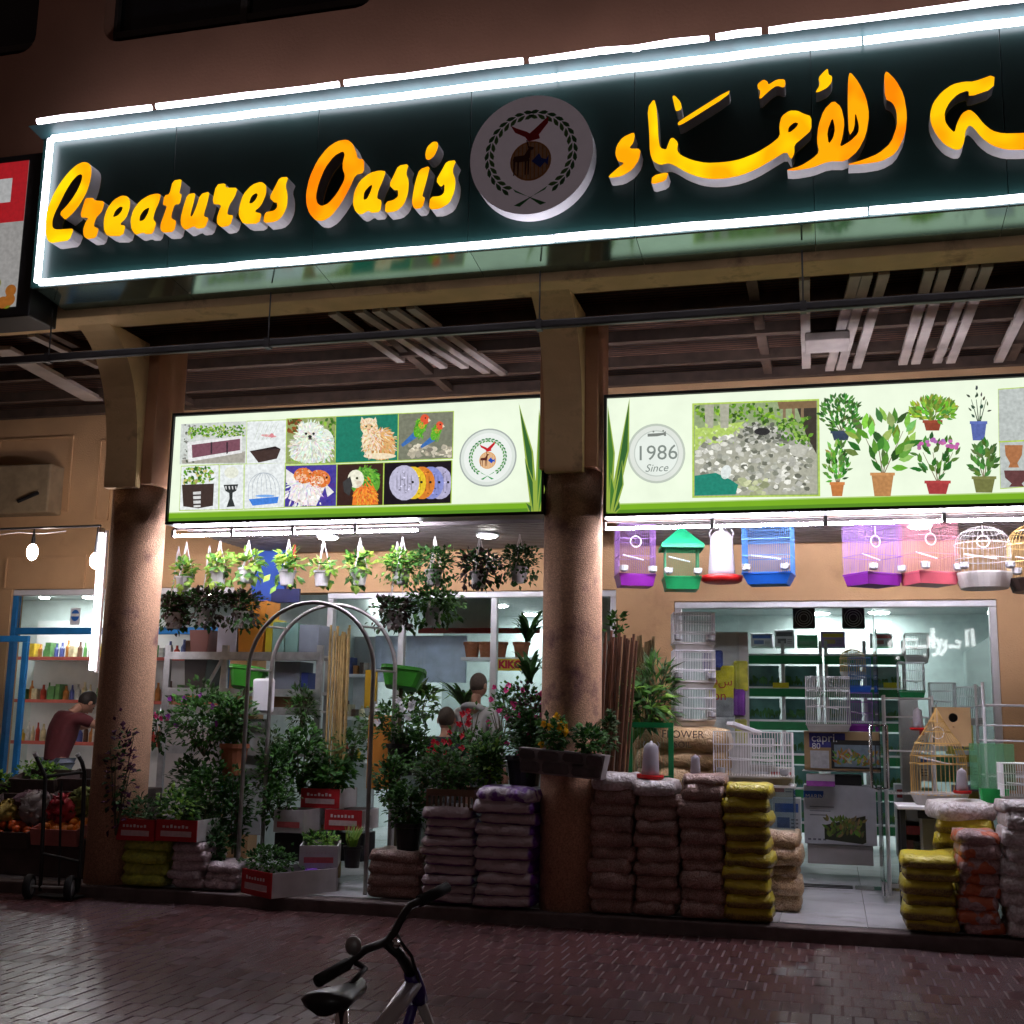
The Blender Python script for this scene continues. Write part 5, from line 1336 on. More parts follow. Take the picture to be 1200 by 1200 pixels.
# right of the doorway
stack(1056, 1120, 1006, .0, 6, 'bag_yellow', 'in the low yellow stack right of the doorway', seed=6, grp='yellow bags right of the doorway', kindname='yellow bag')
stack(1122, 1172, 978, .02, 8, 'bag_rose', 'in the rose and orange stack at the right', seed=7, grp='rose bags at the right', kindname='rose bag')
stack(1096, 1168, 944, .50, 8, 'bag_yellow', 'in the slumped yellow stack behind the rose bags', seed=8, grp='slumped bags behind the rose stack', kindname='yellow bag', top_mk='bag_clear', twist=.2)
stack(1174, 1226, 945, .0, 9, 'bag_clear', 'in the clear wrapped stack cut by the right edge', seed=9, grp='clear bags at the right edge', kindname='pale bag')
# left bay
stack(143, 197, 986, .0, 4, 'bag_green', 'in the yellow green stack beside the left column', seed=10, grp='green yellow bags under the red trays', kindname='yellow green bag', depth=.4)
stack(199, 237, 990, .02, 5, 'bag_white', 'in the low stack under the right red tray', seed=11, grp='white soil bags under the red trays', kindname='soil bag', depth=.4)
stack(238, 276, 1014, .05, 3, 'bag_white', 'in the lowest stack left of the tilted red box', seed=12, grp='white soil bags left of the tilted box', kindname='soil bag', depth=.4)
stack(428, 492, 1000, .12, 4, 'bag_pink', 'of seed in the low stack right of the white floor', seed=13, grp='seed bags right of the white floor', depth=.42)
stack(493, 555, 948, -.0, 10, 'bag_soil', 'of soil in the stack under the brown crate', seed=14, grp='soil bags left of the middle column', kindname='soil bag', spin=False)
stack(556, 626, 926, -.02, 10, 'bag_soil', 'of soil in the stack right of the brown crate', seed=15, grp='soil bags left of the middle column', kindname='soil bag', top_mk='bag_purple', spin=False)
# kraft sacks under the cage tower
stack(742, 852, 856, .78, 8, 'bag_kraft', 'brown paper sack in the pile under the white cage tower', seed=16, grp='brown paper sacks', kindname='', depth=.6, name='paper_sack', cat='sack')
for o in list(bpy.data.objects):
    if o.name.startswith('paper_sack'): o['label'] = o['label'].replace('  ', ' ')
ink = mat('sack_ink', (.10, .07, .05), .7)
sk = [o for o in bpy.data.objects if o.name.startswith('paper_sack')]
top = max(sk, key=lambda o: o.location.z)
for txt, px, py in (('FLOWER', 800, 861), ('SOIL', 800, 873)):
    p = at(px, py, Y=.735)
    text(txt, (p.x, .738, p.z), .085 if txt == 'FLOWER' else .07, ink, None).parent = None
    o = bpy.data.objects[-1] if False else None
lets = [o for o in bpy.data.objects if o.name.startswith('lettering') and o.parent is None]
for o in lets:
    mw = o.location.copy(); o.parent = top; o.matrix_parent_inverse = (Matrix.Translation(top.location) @ top.rotation_euler.to_matrix().to_4x4() @ Matrix.Diagonal((*top.scale, 1))).inverted()

# ------------------------------------------------------------------ bird cages
def wires(mb, x0, x1, y0, y1, z0, z1, sp=.016, r=.0012, hz=(), faces='fblr', top=True):
    nx = max(2, int((x1 - x0) / sp)); ny = max(2, int((y1 - y0) / sp))
    for i in range(nx + 1):
        x = x0 + (x1 - x0) * i / nx
        if 'f' in faces: mb.tube([(x, y0, z0), (x, y0, z1)], r, 3, cap=False)
        if 'b' in faces: mb.tube([(x, y1, z0), (x, y1, z1)], r, 3, cap=False)
        if top: mb.tube([(x, y0, z1), (x, y1, z1)], r, 3, cap=False)
    for i in range(1, ny):
        yv = y0 + (y1 - y0) * i / ny
        if 'l' in faces: mb.tube([(x0, yv, z0), (x0, yv, z1)], r, 3, cap=False)
        if 'r' in faces: mb.tube([(x1, yv, z0), (x1, yv, z1)], r, 3, cap=False)
    for z in list(hz) + [z0, z1]:
        mb.tube([(x0, y0, z), (x1, y0, z), (x1, y1, z), (x0, y1, z)], r * 1.8, 4, closed=True)
def cage(label, cat, wmat, tmat, w_, d, h, th=.07, style='box', grp=None, hook=True, thick=1.0, cups=True, ring_=True, flare=.0, sp=.016):
    t = thing('bird_cage', label, cat, (0, 0, 0), group=grp)
    x, y = w_ / 2, d / 2
    s = MB()   # tray with flared rim
    def loop(sx, sy, z): return [(-sx, -sy, z), (sx, -sy, z), (sx, sy, z), (-sx, sy, z)]
    prof = [(x * (1 - .12 - flare), y * (1 - .12 - flare), 0), (x * 1.0, y * 1.0, th), (x * 1.03, y * 1.03, th), (x * 1.03, y * 1.03, th + .012), (x * .98, y * .98, th + .012), (x * .96, y * .96, th - .01)]
    if style in ('dome', 'round', 'hip_round'):
        s.lathe([(x * .86, 0), (x, th * .8), (x * 1.03, th), (x * 1.03, th + .012), (x * .97, th + .012), (x * .95, th - .005)], 28, sy=d / w_)
    else:
        vs = []; fs = []
        for (sx, sy, z) in prof: vs += loop(sx, sy, z)
        for i in range(len(prof) - 1):
            for j in range(4): fs.append((i * 4 + j, i * 4 + (j + 1) % 4, (i + 1) * 4 + (j + 1) % 4, (i + 1) * 4 + j))
        fs += [(3, 2, 1, 0), tuple(len(prof) * 4 - 4 + j for j in range(4))]
        s.add(vs, fs)
    s.build('tray', M[tmat], parent=t)
    s = MB(); zt = h
    R_ = .0012 * thick
    if style == 'box':
        wires(s, -x, x, -y, y, th, zt, sp, R_, hz=(th + (zt - th) * .38, th + (zt - th) * .72))
    elif style == 'hip':      # straight sides under a pyramid roof
        ze = th + (zt - th) * .62
        wires(s, -x * .9, x * .9, -y * .9, y * .9, th, ze, sp, R_, top=False)
    elif style in ('dome',):
        ze = th + (zt - th) * .62; n = 34
        for i in range(n):
            a = 2 * PI * i / n; c_, s_ = math.cos(a), math.sin(a)
            pts = [(x * c_, y * s_, th), (x * c_, y * s_, ze)] + [(x * c_ * math.cos(R(q)), y * s_ * math.cos(R(q)), ze + (zt - ze) * math.sin(R(q))) for q in (20, 40, 60, 78, 90)]
            s.tube(pts, R_, 3, cap=False)
        for z, k in ((th + .01, 1), (th + (ze - th) * .5, 1), (ze, 1.02), (ze + (zt - ze) * math.sin(R(40)), math.cos(R(40)))):
            s.tube([(x * k * math.cos(2 * PI * i / 24), y * k * math.sin(2 * PI * i / 24), z) for i in range(24)], R_ * 2.4, 4, closed=True)
    elif style == 'round':    # pear-shaped tall cage
        prof2 = [(1, th), (1.0, h * .42), (.98, h * .5), (.8, h * .63), (.5, h * .75), (.27, h * .86), (.08, h * .96), (.02, h)]
        n = 40
        for i in range(n):
            a = 2 * PI * i / n
            s.tube([(x * k * math.cos(a), y * k * math.sin(a), z) for k, z in prof2], R_, 3, cap=False)
        for k, z in prof2[:6]:
            s.tube([(x * k * 1.01 * math.cos(2 * PI * i / 28), y * k * 1.01 * math.sin(2 * PI * i / 28), z) for i in range(28)], R_ * 2.6, 4, closed=True)
    s.build('wire_bars', M[wmat], parent=t, kind='stuff')
    if style == 'hip':
        ze = th + (zt - th) * .62; e = 1.18
        s = MB()
        s.add([(-x * e, -y * e, ze), (x * e, -y * e, ze), (x * e, y * e, ze), (-x * e, y * e, ze), (0, 0, zt)], [(0, 1, 4), (1, 2, 4), (2, 3, 4), (3, 0, 4)])
        s.box(-x * e, x * e, -y * e, -y * e + .012, ze - .03, ze - .001); s.box(-x * e, x * e, y * e - .012, y * e, ze - .03, ze - .001); s.box(-x * e, -x * e + .012, -y * e + .013, y * e - .013, ze - .03, ze - .001); s.box(x * e - .012, x * e, -y * e + .013, y * e - .013, ze - .03, ze - .001)
        s.build('roof', M['cage_green_mesh'], parent=t)
    s = MB(); s.tube([(-x * .7, -y * .2, th + (h - th) * .42), (x * .5, y * .1, th + (h - th) * .34)], .006, 6); s.build('perch', M['white'], parent=t)
    if ring_:
        s = MB(); rz = h * .74; s.tube([(.045 * math.cos(2 * PI * i / 16), -y * .3, rz + .045 * math.sin(2 * PI * i / 16)) for i in range(16)], .004, 5, closed=True); s.tube([(0, -y * .3, rz + .045), (0, -y * .3, h)], .002, 4); s.build('swing_ring', M['white'], parent=t)
    if cups:
        for sx in (-1, 1):
            s = MB(); s.lathe([(.02, 0), (.034, .012), (.036, .05), (.03, .052)], 10, (sx * x * .8, -y - .028, th + .02)); s.build('feeder_cup', M['acrylic_w'], parent=t)
    if hook:
        s = MB(); s.tube([(0, 0, h), (0, 0, h + .025), (.016, 0, h + .045), (0, 0, h + .06), (-.014, 0, h + .045)], .0035, 5); s.build('hook', M['chrome'], parent=t)
    return t
M['acrylic_w'] = mat('clear_cup', (.75, .75, .78), .2, var=.05, trans=.5)
M['w_purple'] = mat('purple_wire', (.22, .10, .32), .4); M['t_purple'] = mat('purple_tray', (.17, .015, .24), .35)
M['w_green'] = mat('green_wire', (.05, .22, .10), .4); M['t_green'] = mat('green_tray', (.015, .27, .09), .35, sub=.25); M['cage_green_mesh'] = mat('green_cage_roof', (.012, .26, .11), .4, sub=.4)
M['w_blue'] = mat('blue_wire', (.045, .14, .34), .4); M['t_blue'] = mat('blue_tray', (.008, .07, .34), .35)
M['w_pink'] = mat('pink_wire', (.38, .13, .17), .4); M['t_pink'] = mat('pink_tray', (.50, .09, .12), .35)
M['w_white'] = mat('white_wire', (.82, .80, .82), .4); M['t_white'] = mat('cream_tray', (.50, .47, .44), .4)
M['w_gold'] = mat('gold_wire', (.72, .48, .17), .3, metal=.25); M['t_black'] = mat('black_tray', (.05, .03, .025), .4)
CY = .84
def hang(px, ytop, ybot, wpx, rz, wm, tm, label, style='box', dr=1.0, thf=.17, Y=CY, **k):
    tp_, bt = at(px, ytop, Y=Y), at(px, ybot, Y=Y)
    w_ = wpx * (Y + 8.877) / FPX * 1.04 ; h = tp_.z - bt.z
    c = abs(math.cos(rz)) + abs(math.sin(rz)) * dr
    w_ = w_ / c
    t = cage(label, 'bird cage', wm, tm, w_, w_ * dr, h, h * thf, style, grp='bird cages hung under the pond light box', **k)
    t.location = (tp_.x, Y, bt.z); t.rotation_euler = (0, 0, rz)
    return t
hang(744, 617, 688, 50, R(20), 'w_purple', 't_purple', 'purple bird cage hung nearest the middle column', dr=.8, thick=1.1)
hang(798, 617, 692, 48, R(12), 'w_green', 't_green', 'green bird cage with a peaked roof', style='hip', thick=1.2, ring_=False)
hang(900, 618, 686, 56, R(-6), 'w_blue', 't_blue', 'blue bird cage hung right of the white feeder', dr=.7, thick=1.6, flare=.08, ring_=False)
hang(1021, 617, 687, 62, R(38), 'w_purple', 't_purple', 'purple bird cage hung beside the pink one', dr=.85, thick=1.1)
hang(1086, 614, 686, 62, R(30), 'w_pink', 't_pink', 'pink bird cage hung beside a purple one', dr=.8, thick=1.1)
M['w_pale'] = mat('pale_wire', (.48, .46, .45), .4)
hang(1150, 617, 690, 56, 0, 'w_pale', 't_white', 'white domed bird cage hung at the right', style='dome', thf=.22, thick=1.1)
hang(1208, 615, 694, 50, 0, 'w_gold', 't_black', 'gold domed bird cage cut by the right edge', style='dome', thick=1.4)
# poultry feeders: translucent white jar on a red dish
M['jar'] = mat('translucent_white_jar', (.52, .49, .53), .35, var=.04, sub=.45)
M['red_t'] = mat('red_feeder_dish', (.52, .01, .01), .35, sub=.2, var=.05)
def feeder():
    t = thing('poultry_feeder', 'f', 'feeder', group='white and red poultry feeders')
    s = MB(); s.lathe([(.118, .05), (.116, .10), (.098, .36), (.085, .40), (.055, .43), (.02, .44), (.016, .46)], 24); s.build('jar', M['jar'], parent=t, smooth=True)
    s = MB(); s.lathe([(.15, 0), (.175, .015), (.182, .055), (.172, .055), (.165, .025), (.02, .02)], 28); s.build('dish', M['red_t'], parent=t, smooth=True)
    s = MB(); s.tube([(-.09, 0, .36), (-.105, 0, .42), (-.085, 0, .45)], .006, 5); s.tube([(.09, 0, .36), (.105, 0, .42), (.085, 0, .45)], .006, 5); s.build('handle', M['jar'], parent=t)
    return t
def put_feeder(px, ytop, ybot, Y, label, sc_x=1.0, tilt=0):
    a, b2 = at(px, ytop, Y=Y), at(px, ybot, Y=Y); k = (a.z - b2.z) / .46
    o = place('feeder', feeder, (b2.x, Y, b2.z), 0, label, (k * sc_x, k * sc_x, k)); o.rotation_euler = (0, tilt, 0); return o
put_feeder(846, 619, 683, CY, 'white feeder with a red dish hung between the green and blue cages', .95)
put_feeder(762, 868, 913, .2, 'white feeder with a red dish on the second bag stack', .92, .03)
put_feeder(815, 884, 910, .2, 'small white feeder with a red dish on the third bag stack', .92)
put_feeder(1128, 900, 930, .62, 'small white feeder with a red dish right of the gold cage', .9)
put_feeder(1076, 829, 856, 1.5, 'small white feeder with a red dish left of the nest box', .9)
# white cage tower
a, b2 = at(777, 850, Y=1.05), at(838, 850, Y=1.05)
zt, zb = at(800, 717, Y=1.05).z, at(800, 851, Y=1.05).z
for i in range(3):
    h = (zt - zb) / 3
    t = cage('white wire cage, %s of the stack of three' % ['bottom one', 'middle one', 'top one'][i], 'bird cage', 'w_white', 't_white', (b2.x - a.x) * .80, (b2.x - a.x) * .62, h - .005, .05, 'box', grp='stacked white cages', hook=False, thick=2.4, ring_=False, sp=.013)
    t.location = ((a.x + b2.x) / 2 + .02, 1.2, zb + h * i); t.rotation_euler = (0, 0, R(12))
# white double cage and glass tank left of the door
a, b2 = at(835, 915, Y=.75), at(930, 915, Y=.75); zt, zb = at(880, 858, Y=.75).z, at(880, 919, Y=.75).z
t = cage('wide white double cage behind the yellow bags', 'bird cage', 'w_white', 't_white', (b2.x - a.x) * .97, .4, zt - zb, .05, 'box', hook=False, thick=2.2, ring_=False, sp=.02)
t.location = ((a.x + b2.x) / 2, .95, zb)
tk = thing('glass_tank', 'clear glass tank under the wide white cage', 'tank', ((a.x + b2.x) / 2, .95, FZ))
zk = zb - .004
for x0, x1, y0, y1 in ((a.x + .04, b2.x, .76, .768), (a.x + .04, b2.x, 1.14, 1.148), (a.x + .04, a.x + .048, .769, 1.139), (b2.x - .008, b2.x, .769, 1.139)):
    s = MB(); s.box(x0, x1, y0, y1, FZ + .30, zk - .02); s.build('pane', M['acrylic'], parent=tk)
s = MB(); s.box(a.x + .03, b2.x + .01, .75, 1.158, zk - .018, zk); s.build('rim', M['white'], parent=tk, bevel=.003); s = MB(); s.box(a.x + .03, b2.x + .01, .75, 1.158, FZ + .001, FZ + .298); s.build('base', M['offwhite'], parent=tk, bevel=.003)
# folded white lid on the cage
s = MB(); p = at(872, 858, Y=.9); mtx = Matrix.Translation((p.x, .9, p.z + .03)) @ Euler((0, R(18), R(20))).to_matrix().to_4x4(); s.box(-.12, .12, -.1, .1, -.015, .015, M=mtx)
s.build('loose_lid', M['white'], label='loose white lid lying tilted on the wide white cage', cat='lid', bevel=.004)
# green cage frame behind the first feeder
def openframe(px0, px1, y0, y1, Y, th, mk, label, cat, name):
    a, b2 = at(px0, y1, Y=Y), at(px1, y0, Y=Y); x0, x1, z0, z1 = a.x, b2.x, a.z, b2.z
    t = thing(name, label, cat, ((x0 + x1) / 2, Y, z0))
    for bx in ((x0, x1, z1 - th, z1), (x0, x1, z0, z0 + th), (x0, x0 + th, z0 + th + .001, z1 - th - .001), (x1 - th, x1, z0 + th + .001, z1 - th - .001)):
        s = MB(); s.box(bx[0], bx[1], Y, Y + .02, bx[2], bx[3]); s.build('rail', M[mk], parent=t)
    s = MB()
    n = 14
    for i in range(1, n): s.tube([(x0 + (x1 - x0) * i / n, Y + .01, z0 + th), (x0 + (x1 - x0) * i / n, Y + .01, z1 - th)], .0012, 3, cap=False)
    s.build('wire_bars', M['w_green'], parent=t, kind='stuff')
    return t
openframe(735, 789, 847, 914, .62, .04, 't_green', 'green cage front standing on the seed bags', 'cage front', 'green_cage_grid')
# boxes and cages inside the door
def carton(px0, px1, y0, y1, Y, d, col, label, draw=None, name='carton', grp=None, rz=0):
    a, b2 = at(px0, y1, Y=Y), at(px1, y0, Y=Y)
    s = MB(); s.box(a.x, b2.x, Y, Y + d, a.z, b2.z)
    key = 'carton' + str(col)
    if key not in M: M[key] = mat('carton_%d' % len(M), col, .55, var=.08)
    o = s.build(name, M[key], label=label, cat='box', group=grp, bevel=.004)
    if draw:
        m_ = MB(); draw(m_, a.x, b2.x, a.z, b2.z, Y - .002); m_.build('box_print', M['print'], parent=o)
    return o
def rp(m_, x0, x1, z0, z1, u0, u1, v0, v1, y, c): m_.flat(rectp(x0 + (x1 - x0) * u0, z0 + (z1 - z0) * v0, x0 + (x1 - x0) * u1, z0 + (z1 - z0) * v1), y, c)
def scat(m_, x0, x1, z0, z1, u0, u1, v0, v1, y, n, s_, cols):
    for i in range(n):
        x, z = x0 + (x1 - x0) * pr.uniform(u0, u1), z0 + (z1 - z0) * pr.uniform(v0, v1)
        m_.flat(leafp(x, z, pr.uniform(.3, 2.8), s_ * 1.8, s_ * .7), y - pr.random() * .0008, tuple(q * pr.uniform(.6, 1.3) for q in pr.choice(cols)))
def d_white(m_, x0, x1, z0, z1, y):
    rp(m_, x0, x1, z0, z1, .0, .28, .78, .90, y, (.02, .10, .45))
    for k in range(3): rp(m_, x0, x1, z0, z1, .08, .42 - .05 * k, .62 - .07 * k, .64 - .07 * k, y, (.25, .27, .3))
    m_.flat([(x0 + (x1 - x0) * u, z0 + (z1 - z0) * v) for u, v in ((.28, .08), (.28, .32), (.85, .50), (.85, .05), (.80, .02))], y - .001, (.035, .04, .02))
    scat(m_, x0, x1, z0, z1, .33, .80, .12, .40, y - .002, 90, .035, [(.20, .26, .04), (.12, .20, .03), (.28, .22, .08)])
    for k in range(4): rp(m_, x0, x1, z0, z1, .05 + .07 * k, .09 + .07 * k, .06, .09, y, (.2, .2, .25))
wb_ = carton(943, 1026, 922, 988, 2.95, .35, (.66, .67, .72), 'white aquarium box with a blue label and planted tank picture', d_white)
p = at(957, 933, Y=2.94); text('MARINA', (p.x, 2.943, p.z - .005), .055, mat('white_ink', (.8, .8, .8), .5), wb_)
def d_capri(m_, x0, x1, z0, z1, y):
    rp(m_, x0, x1, z0, z1, .07, .55, .58, .95, y, (.035, .03, .20)); rp(m_, x0, x1, z0, z1, .36, .97, .05, .78, y - .001, (.015, .015, .012)); rp(m_, x0, x1, z0, z1, .40, .94, .10, .66, y - .002, (.22, .30, .36))
    scat(m_, x0, x1, z0, z1, .42, .93, .12, .45, y - .003, 80, .03, [(.45, .38, .03), (.10, .30, .05), (.5, .2, .03), (.5, .5, .4)]); rp(m_, x0, x1, z0, z1, .08, .33, .05, .5, y - .001, (.6, .6, .62))
cb_ = carton(943, 1030, 858, 902, 3.0, .35, (.42, .28, .14), 'brown and purple capri aquarium box on the shelf', d_capri)
p = at(966, 865, Y=2.99); text('capri.', (p.x, 2.99, p.z), .11, bpy.data.materials['white_ink'], cb_); p = at(959, 872, Y=2.99); text('80', (p.x - .02, 2.99, p.z - .02), .08, bpy.data.materials['white_ink'], cb_)
carton(945, 978, 908, 921, 2.7, .2, (.62, .60, .62), 'small white box with a pink stripe on the aquarium box', lambda m_, x0, x1, z0, z1, y: rp(m_, x0, x1, z0, z1, 0, 1, .0, .45, y, (.40, .08, .45)))
slab('black_tank', (978, 908), (1010, 921), 2.97, .3, 'dark', 'low black tank beside the small pink striped box', 'tank')
slab('wall_shelf', (940, 903), (1032, 906), 2.9, .45, 'white', 'white shelf carrying the capri box', 'shelf')
slab('display_stand', (946, 989), (1024, 1015), 3.0, .35, 'offwhite', 'pale stand under the white aquarium box', 'stand')
def incage(px0, px1, y0, y1, Y, d, wm, tm, label, style='box', rz=0, **k):
    a, b2 = at(px0, y1, Y=Y), at(px1, y0, Y=Y)
    t = cage(label, 'bird cage', wm, tm, b2.x - a.x, d, b2.z - a.z, .06, style, hook=False, ring_=False, cups=False, **k); t.location = ((a.x + b2.x) / 2, Y + d / 2, a.z); t.rotation_euler = (0, 0, rz); return t
incage(945, 995, 793, 857, 2.85, .35, 'w_white', 't_white', 'white cage standing on the capri box', thick=2.2)
incage(995, 1020, 770, 812, 3.2, .25, 'w_blue', 't_blue', 'small blue cage on top of the purple one', thick=1.8)
incage(994, 1022, 812, 857, 3.2, .25, 'w_purple', 't_purple', 'purple cage under the small blue one', thick=1.8)
incage(985, 1014, 760, 795, 3.6, .3, 'w_gold', 't_white', 'small gold domed cage behind the blue one', 'dome', thick=2)
incage(1054, 1083, 776, 818, 2.9, .3, 'w_white', 't_green', 'white cage with a green tray on the wire rack', thick=2)
slab('cage_stand', (1054, 819), (1083, 1000), 2.9, .3, 'offwhite', 'pale stand under the white cage with green tray', 'stand')
# nest box with a round hole
a, b2 = at(1096, 874, Y=1.45), at(1137, 829, Y=1.45)
nb = thing('nest_box', 'plywood nest box with a round hole behind the gold cage', 'nest box', ((a.x + b2.x) / 2, 1.45, a.z))
s = MB(); hx, hz_ = at(1117, 841, Y=1.45).x, at(1117, 841, Y=1.45).z
M['ply'] = mat('plywood', (.52, .34, .17), .7, var=.12, scale=5)
s.prism([rectp(a.x, a.z, b2.x, b2.z), oval(hx, hz_, .036, .036)], 1.45, 1.46, 0, 0); s.build('front', M['ply'], parent=nb)
s = MB(); s.box(a.x, b2.x, 1.49, 1.66, a.z, b2.z, mi=0); s.build('body', M['dark'], parent=nb)
for x0, x1, z0, z1 in ((a.x, a.x + .008, a.z, b2.z), (b2.x - .008, b2.x, a.z, b2.z), (a.x + .009, b2.x - .009, b2.z - .008, b2.z)):
    s = MB(); s.box(x0, x1, 1.4605, 1.4895, z0, z1); s.build('side', M['ply'], parent=nb)
s = MB(); s.tube([(hx, 1.45, hz_ - .07), (hx, 1.37, hz_ - .07)], .006, 6); s.build('perch', M['ply'], parent=nb)
# tall gold cage
a, b2 = at(1070, 935, Y=.95), at(1138, 935, Y=.95); zt, zb = at(1104, 829, Y=.95).z, at(1104, 945, Y=.95).z
t = cage('tall gold pear shaped bird cage on the right', 'bird cage', 'w_gold', 't_white', b2.x - a.x, b2.x - a.x, zt - zb, .08, 'round', thick=1.7, cups=False)
t.location = ((a.x + b2.x) / 2, 1.15, zb)
tb_ = thing('cage_table', 'low white table under the tall gold cage', 'table', ((a.x + b2.x) / 2, 1.15, FZ))
s = MB(); s.box(a.x - .12, b2.x + .35, .9, 1.4, zb - .03, zb - .003); s.build('top', M['white'], parent=tb_, bevel=.005)
for x in (a.x - .08, b2.x + .31):
    for yv in (.94, 1.36):
        s = MB(); s.box(x - .02, x + .02, yv - .02, yv + .02, FZ, zb - .031); s.build('leg', M['dark'], parent=tb_)
slab('storage_box', (1080, 945), (1108, 1003), 1.2, .3, mat('khaki_box', (.35, .34, .24), .6), 'khaki box under the table with the gold cage', 'box')
slab('storage_box', (1075, 935), (1100, 960), 1.12, .06, 'dark', 'dark box under the table with the gold cage', 'box')
# wire rack and crates at the right edge
def wire_rack(px0, px1, y0, y1, Y, d, zs_px, label):
    a, b2 = at(px0, y1, Y=Y), at(px1, y0, Y=Y)
    t = thing('wire_rack', label, 'rack', ((a.x + b2.x) / 2, Y, FZ))
    for x in (a.x, b2.x):
        for yv in (Y, Y + d):
            s = MB(); s.tube([(x, yv, FZ), (x, yv, b2.z)], .012, 6); s.build('post', M['white'], parent=t)
    for yy_ in zs_px:
        z = at(px0, yy_, Y=Y).z; s = MB()
        for i in range(16): s.tube([(a.x + (b2.x - a.x) * i / 15, Y, z), (a.x + (b2.x - a.x) * i / 15, Y + d, z)], .003, 4)
        s.tube([(a.x, Y, z), (b2.x, Y, z), (b2.x, Y + d, z), (a.x, Y + d, z)], .006, 5, closed=True); s.build('shelf', M['white'], parent=t, kind='stuff')
    return t
wire_rack(1162, 1230, 800, 1020, 1.3, .5, (826, 850, 868, 910), 'white wire rack at the right edge')
wire_rack(1042, 1092, 815, 1000, 1.9, .25, (818, 840, 880, 930), 'thin white wire rack right of the glass door')
M['gcrate'] = mat('green_crate', (.02, .45, .10), .4, sub=.2)
s = MB(); a, b2 = at(1138, 925, Y=.9), at(1188, 872, Y=.9); s.box(a.x, b2.x, .9, .92, a.z, b2.z); s.build('green_board', mat('pale_green_board', (.14, .42, .20), .3, alpha=.45), label='translucent green sheet standing behind the bags at right', cat='sheet')
a, b2 = at(1150, 941, Y=.72), at(1186, 926, Y=.72)
gc = thing('plastic_tray', 'bright green plastic tray on the bags at the right', 'tray', ((a.x + b2.x) / 2, .8, a.z))
s = MB(); s.lathe([((b2.x - a.x) / 2 * .85, 0), ((b2.x - a.x) / 2, b2.z - a.z), ((b2.x - a.x) / 2 * .94, b2.z - a.z), ((b2.x - a.x) / 2 * .8, .01)], 20, ((a.x + b2.x) / 2, .85, a.z), sy=.7, sq=.6); s.build('tray', M['gcrate'], parent=gc)
incage(1178, 1225, 896, 945, .55, .4, 'w_white', 't_white', 'pale wire cage cut by the right edge on the clear bags', thick=2)
# post at the right edge
slab('dark_cabinet', (1182, 1000), (1240, 1110), -.0 + .52, .35, 'dark', 'dark cabinet low at the right edge', 'cabinet')

# more stock inside the right shop
st_r = random.Random(77)
pale = [(.62, .62, .66), (.55, .58, .60), (.60, .55, .48), (.40, .46, .52), (.30, .20, .42), (.62, .52, .10), (.10, .30, .16)]
nmc = ['white', 'pale grey', 'cream', 'slate blue', 'violet', 'yellow', 'green']
for i, (px0, px1, y0, y1, Y) in enumerate([(870, 900, 905, 935, 3.9), (902, 930, 900, 935, 3.9), (872, 905, 935, 975, 3.7), (906, 938, 936, 978, 3.7), (874, 900, 975, 1010, 3.6), (902, 936, 980, 1012, 3.6),
        (1056, 1085, 850, 880, 3.2), (1088, 1112, 842, 880, 3.3), (1112, 1140, 850, 884, 3.2), (1060, 1090, 884, 915, 3.1), (1092, 1120, 886, 916, 3.1), (1122, 1150, 880, 915, 3.1), (1050, 1075, 920, 960, 3.0), (1076, 1100, 925, 962, 3.0), (1120, 1150, 922, 960, 3.0), (1052, 1082, 962, 1005, 2.9), (1086, 1116, 965, 1005, 2.9),
        (880, 905, 742, 758, 5.7), (908, 930, 738, 758, 5.7), (934, 958, 744, 758, 5.7), (962, 990, 740, 758, 5.7), (1020, 1046, 742, 758, 5.7)]):
    ci = st_r.randrange(len(pale)) if i % 3 else 0
    def dr(m_, x0, x1, z0, z1, y):
        c = st_r.choice([(.05, .12, .4), (.45, .05, .05), (.05, .3, .12), (.5, .35, .03), (.1, .1, .12)])
        rp(m_, x0, x1, z0, z1, .08, .92, .62, .86, y, c); rp(m_, x0, x1, z0, z1, .15, .6, .2, .48, y, tuple(q * .6 + .1 for q in c))
        for k in range(3): rp(m_, x0, x1, z0, z1, .65, .9, .2 + k * .1, .24 + k * .1, y, (.2, .2, .22))
    if y0 < 760: where = 'on top of the aquarium rack, %s from the left' % ['first', 'second', 'third', 'fourth', 'last'][i - 17]
    elif px0 < 940: where = 'in the stack left of the white aquarium box, %s' % ['upper left', 'upper right', 'middle left', 'middle right', 'lower left', 'lower right'][i]
    else: where = 'behind the gold cage, ' + ['topmost left', 'topmost middle', 'topmost right', 'second row left', 'second row middle', 'second row right', 'third row left', 'third row middle', 'third row right', 'lowest left', 'lowest right'][i - 6]
    carton(px0, px1, y0, y1, Y, .3, pale[ci], nmc[ci] + ' printed carton ' + where, dr, grp='cartons stocked inside the right shop')
for i, (px0, px1, y0, y1, Y) in enumerate([(1092, 1120, 800, 842, 3.3), (1122, 1150, 805, 850, 3.2), (872, 905, 866, 905, 4.0), (1062, 1088, 742, 776, 3.6)]):
    incage(px0, px1, y0, y1, Y, .3, 'w_white', 't_white', 'plain white cage ' + ['above the cartons behind the nest box', 'at the right above the cartons', 'left of the capri box', 'high up above the cage with the green tray'][i], thick=2.2)

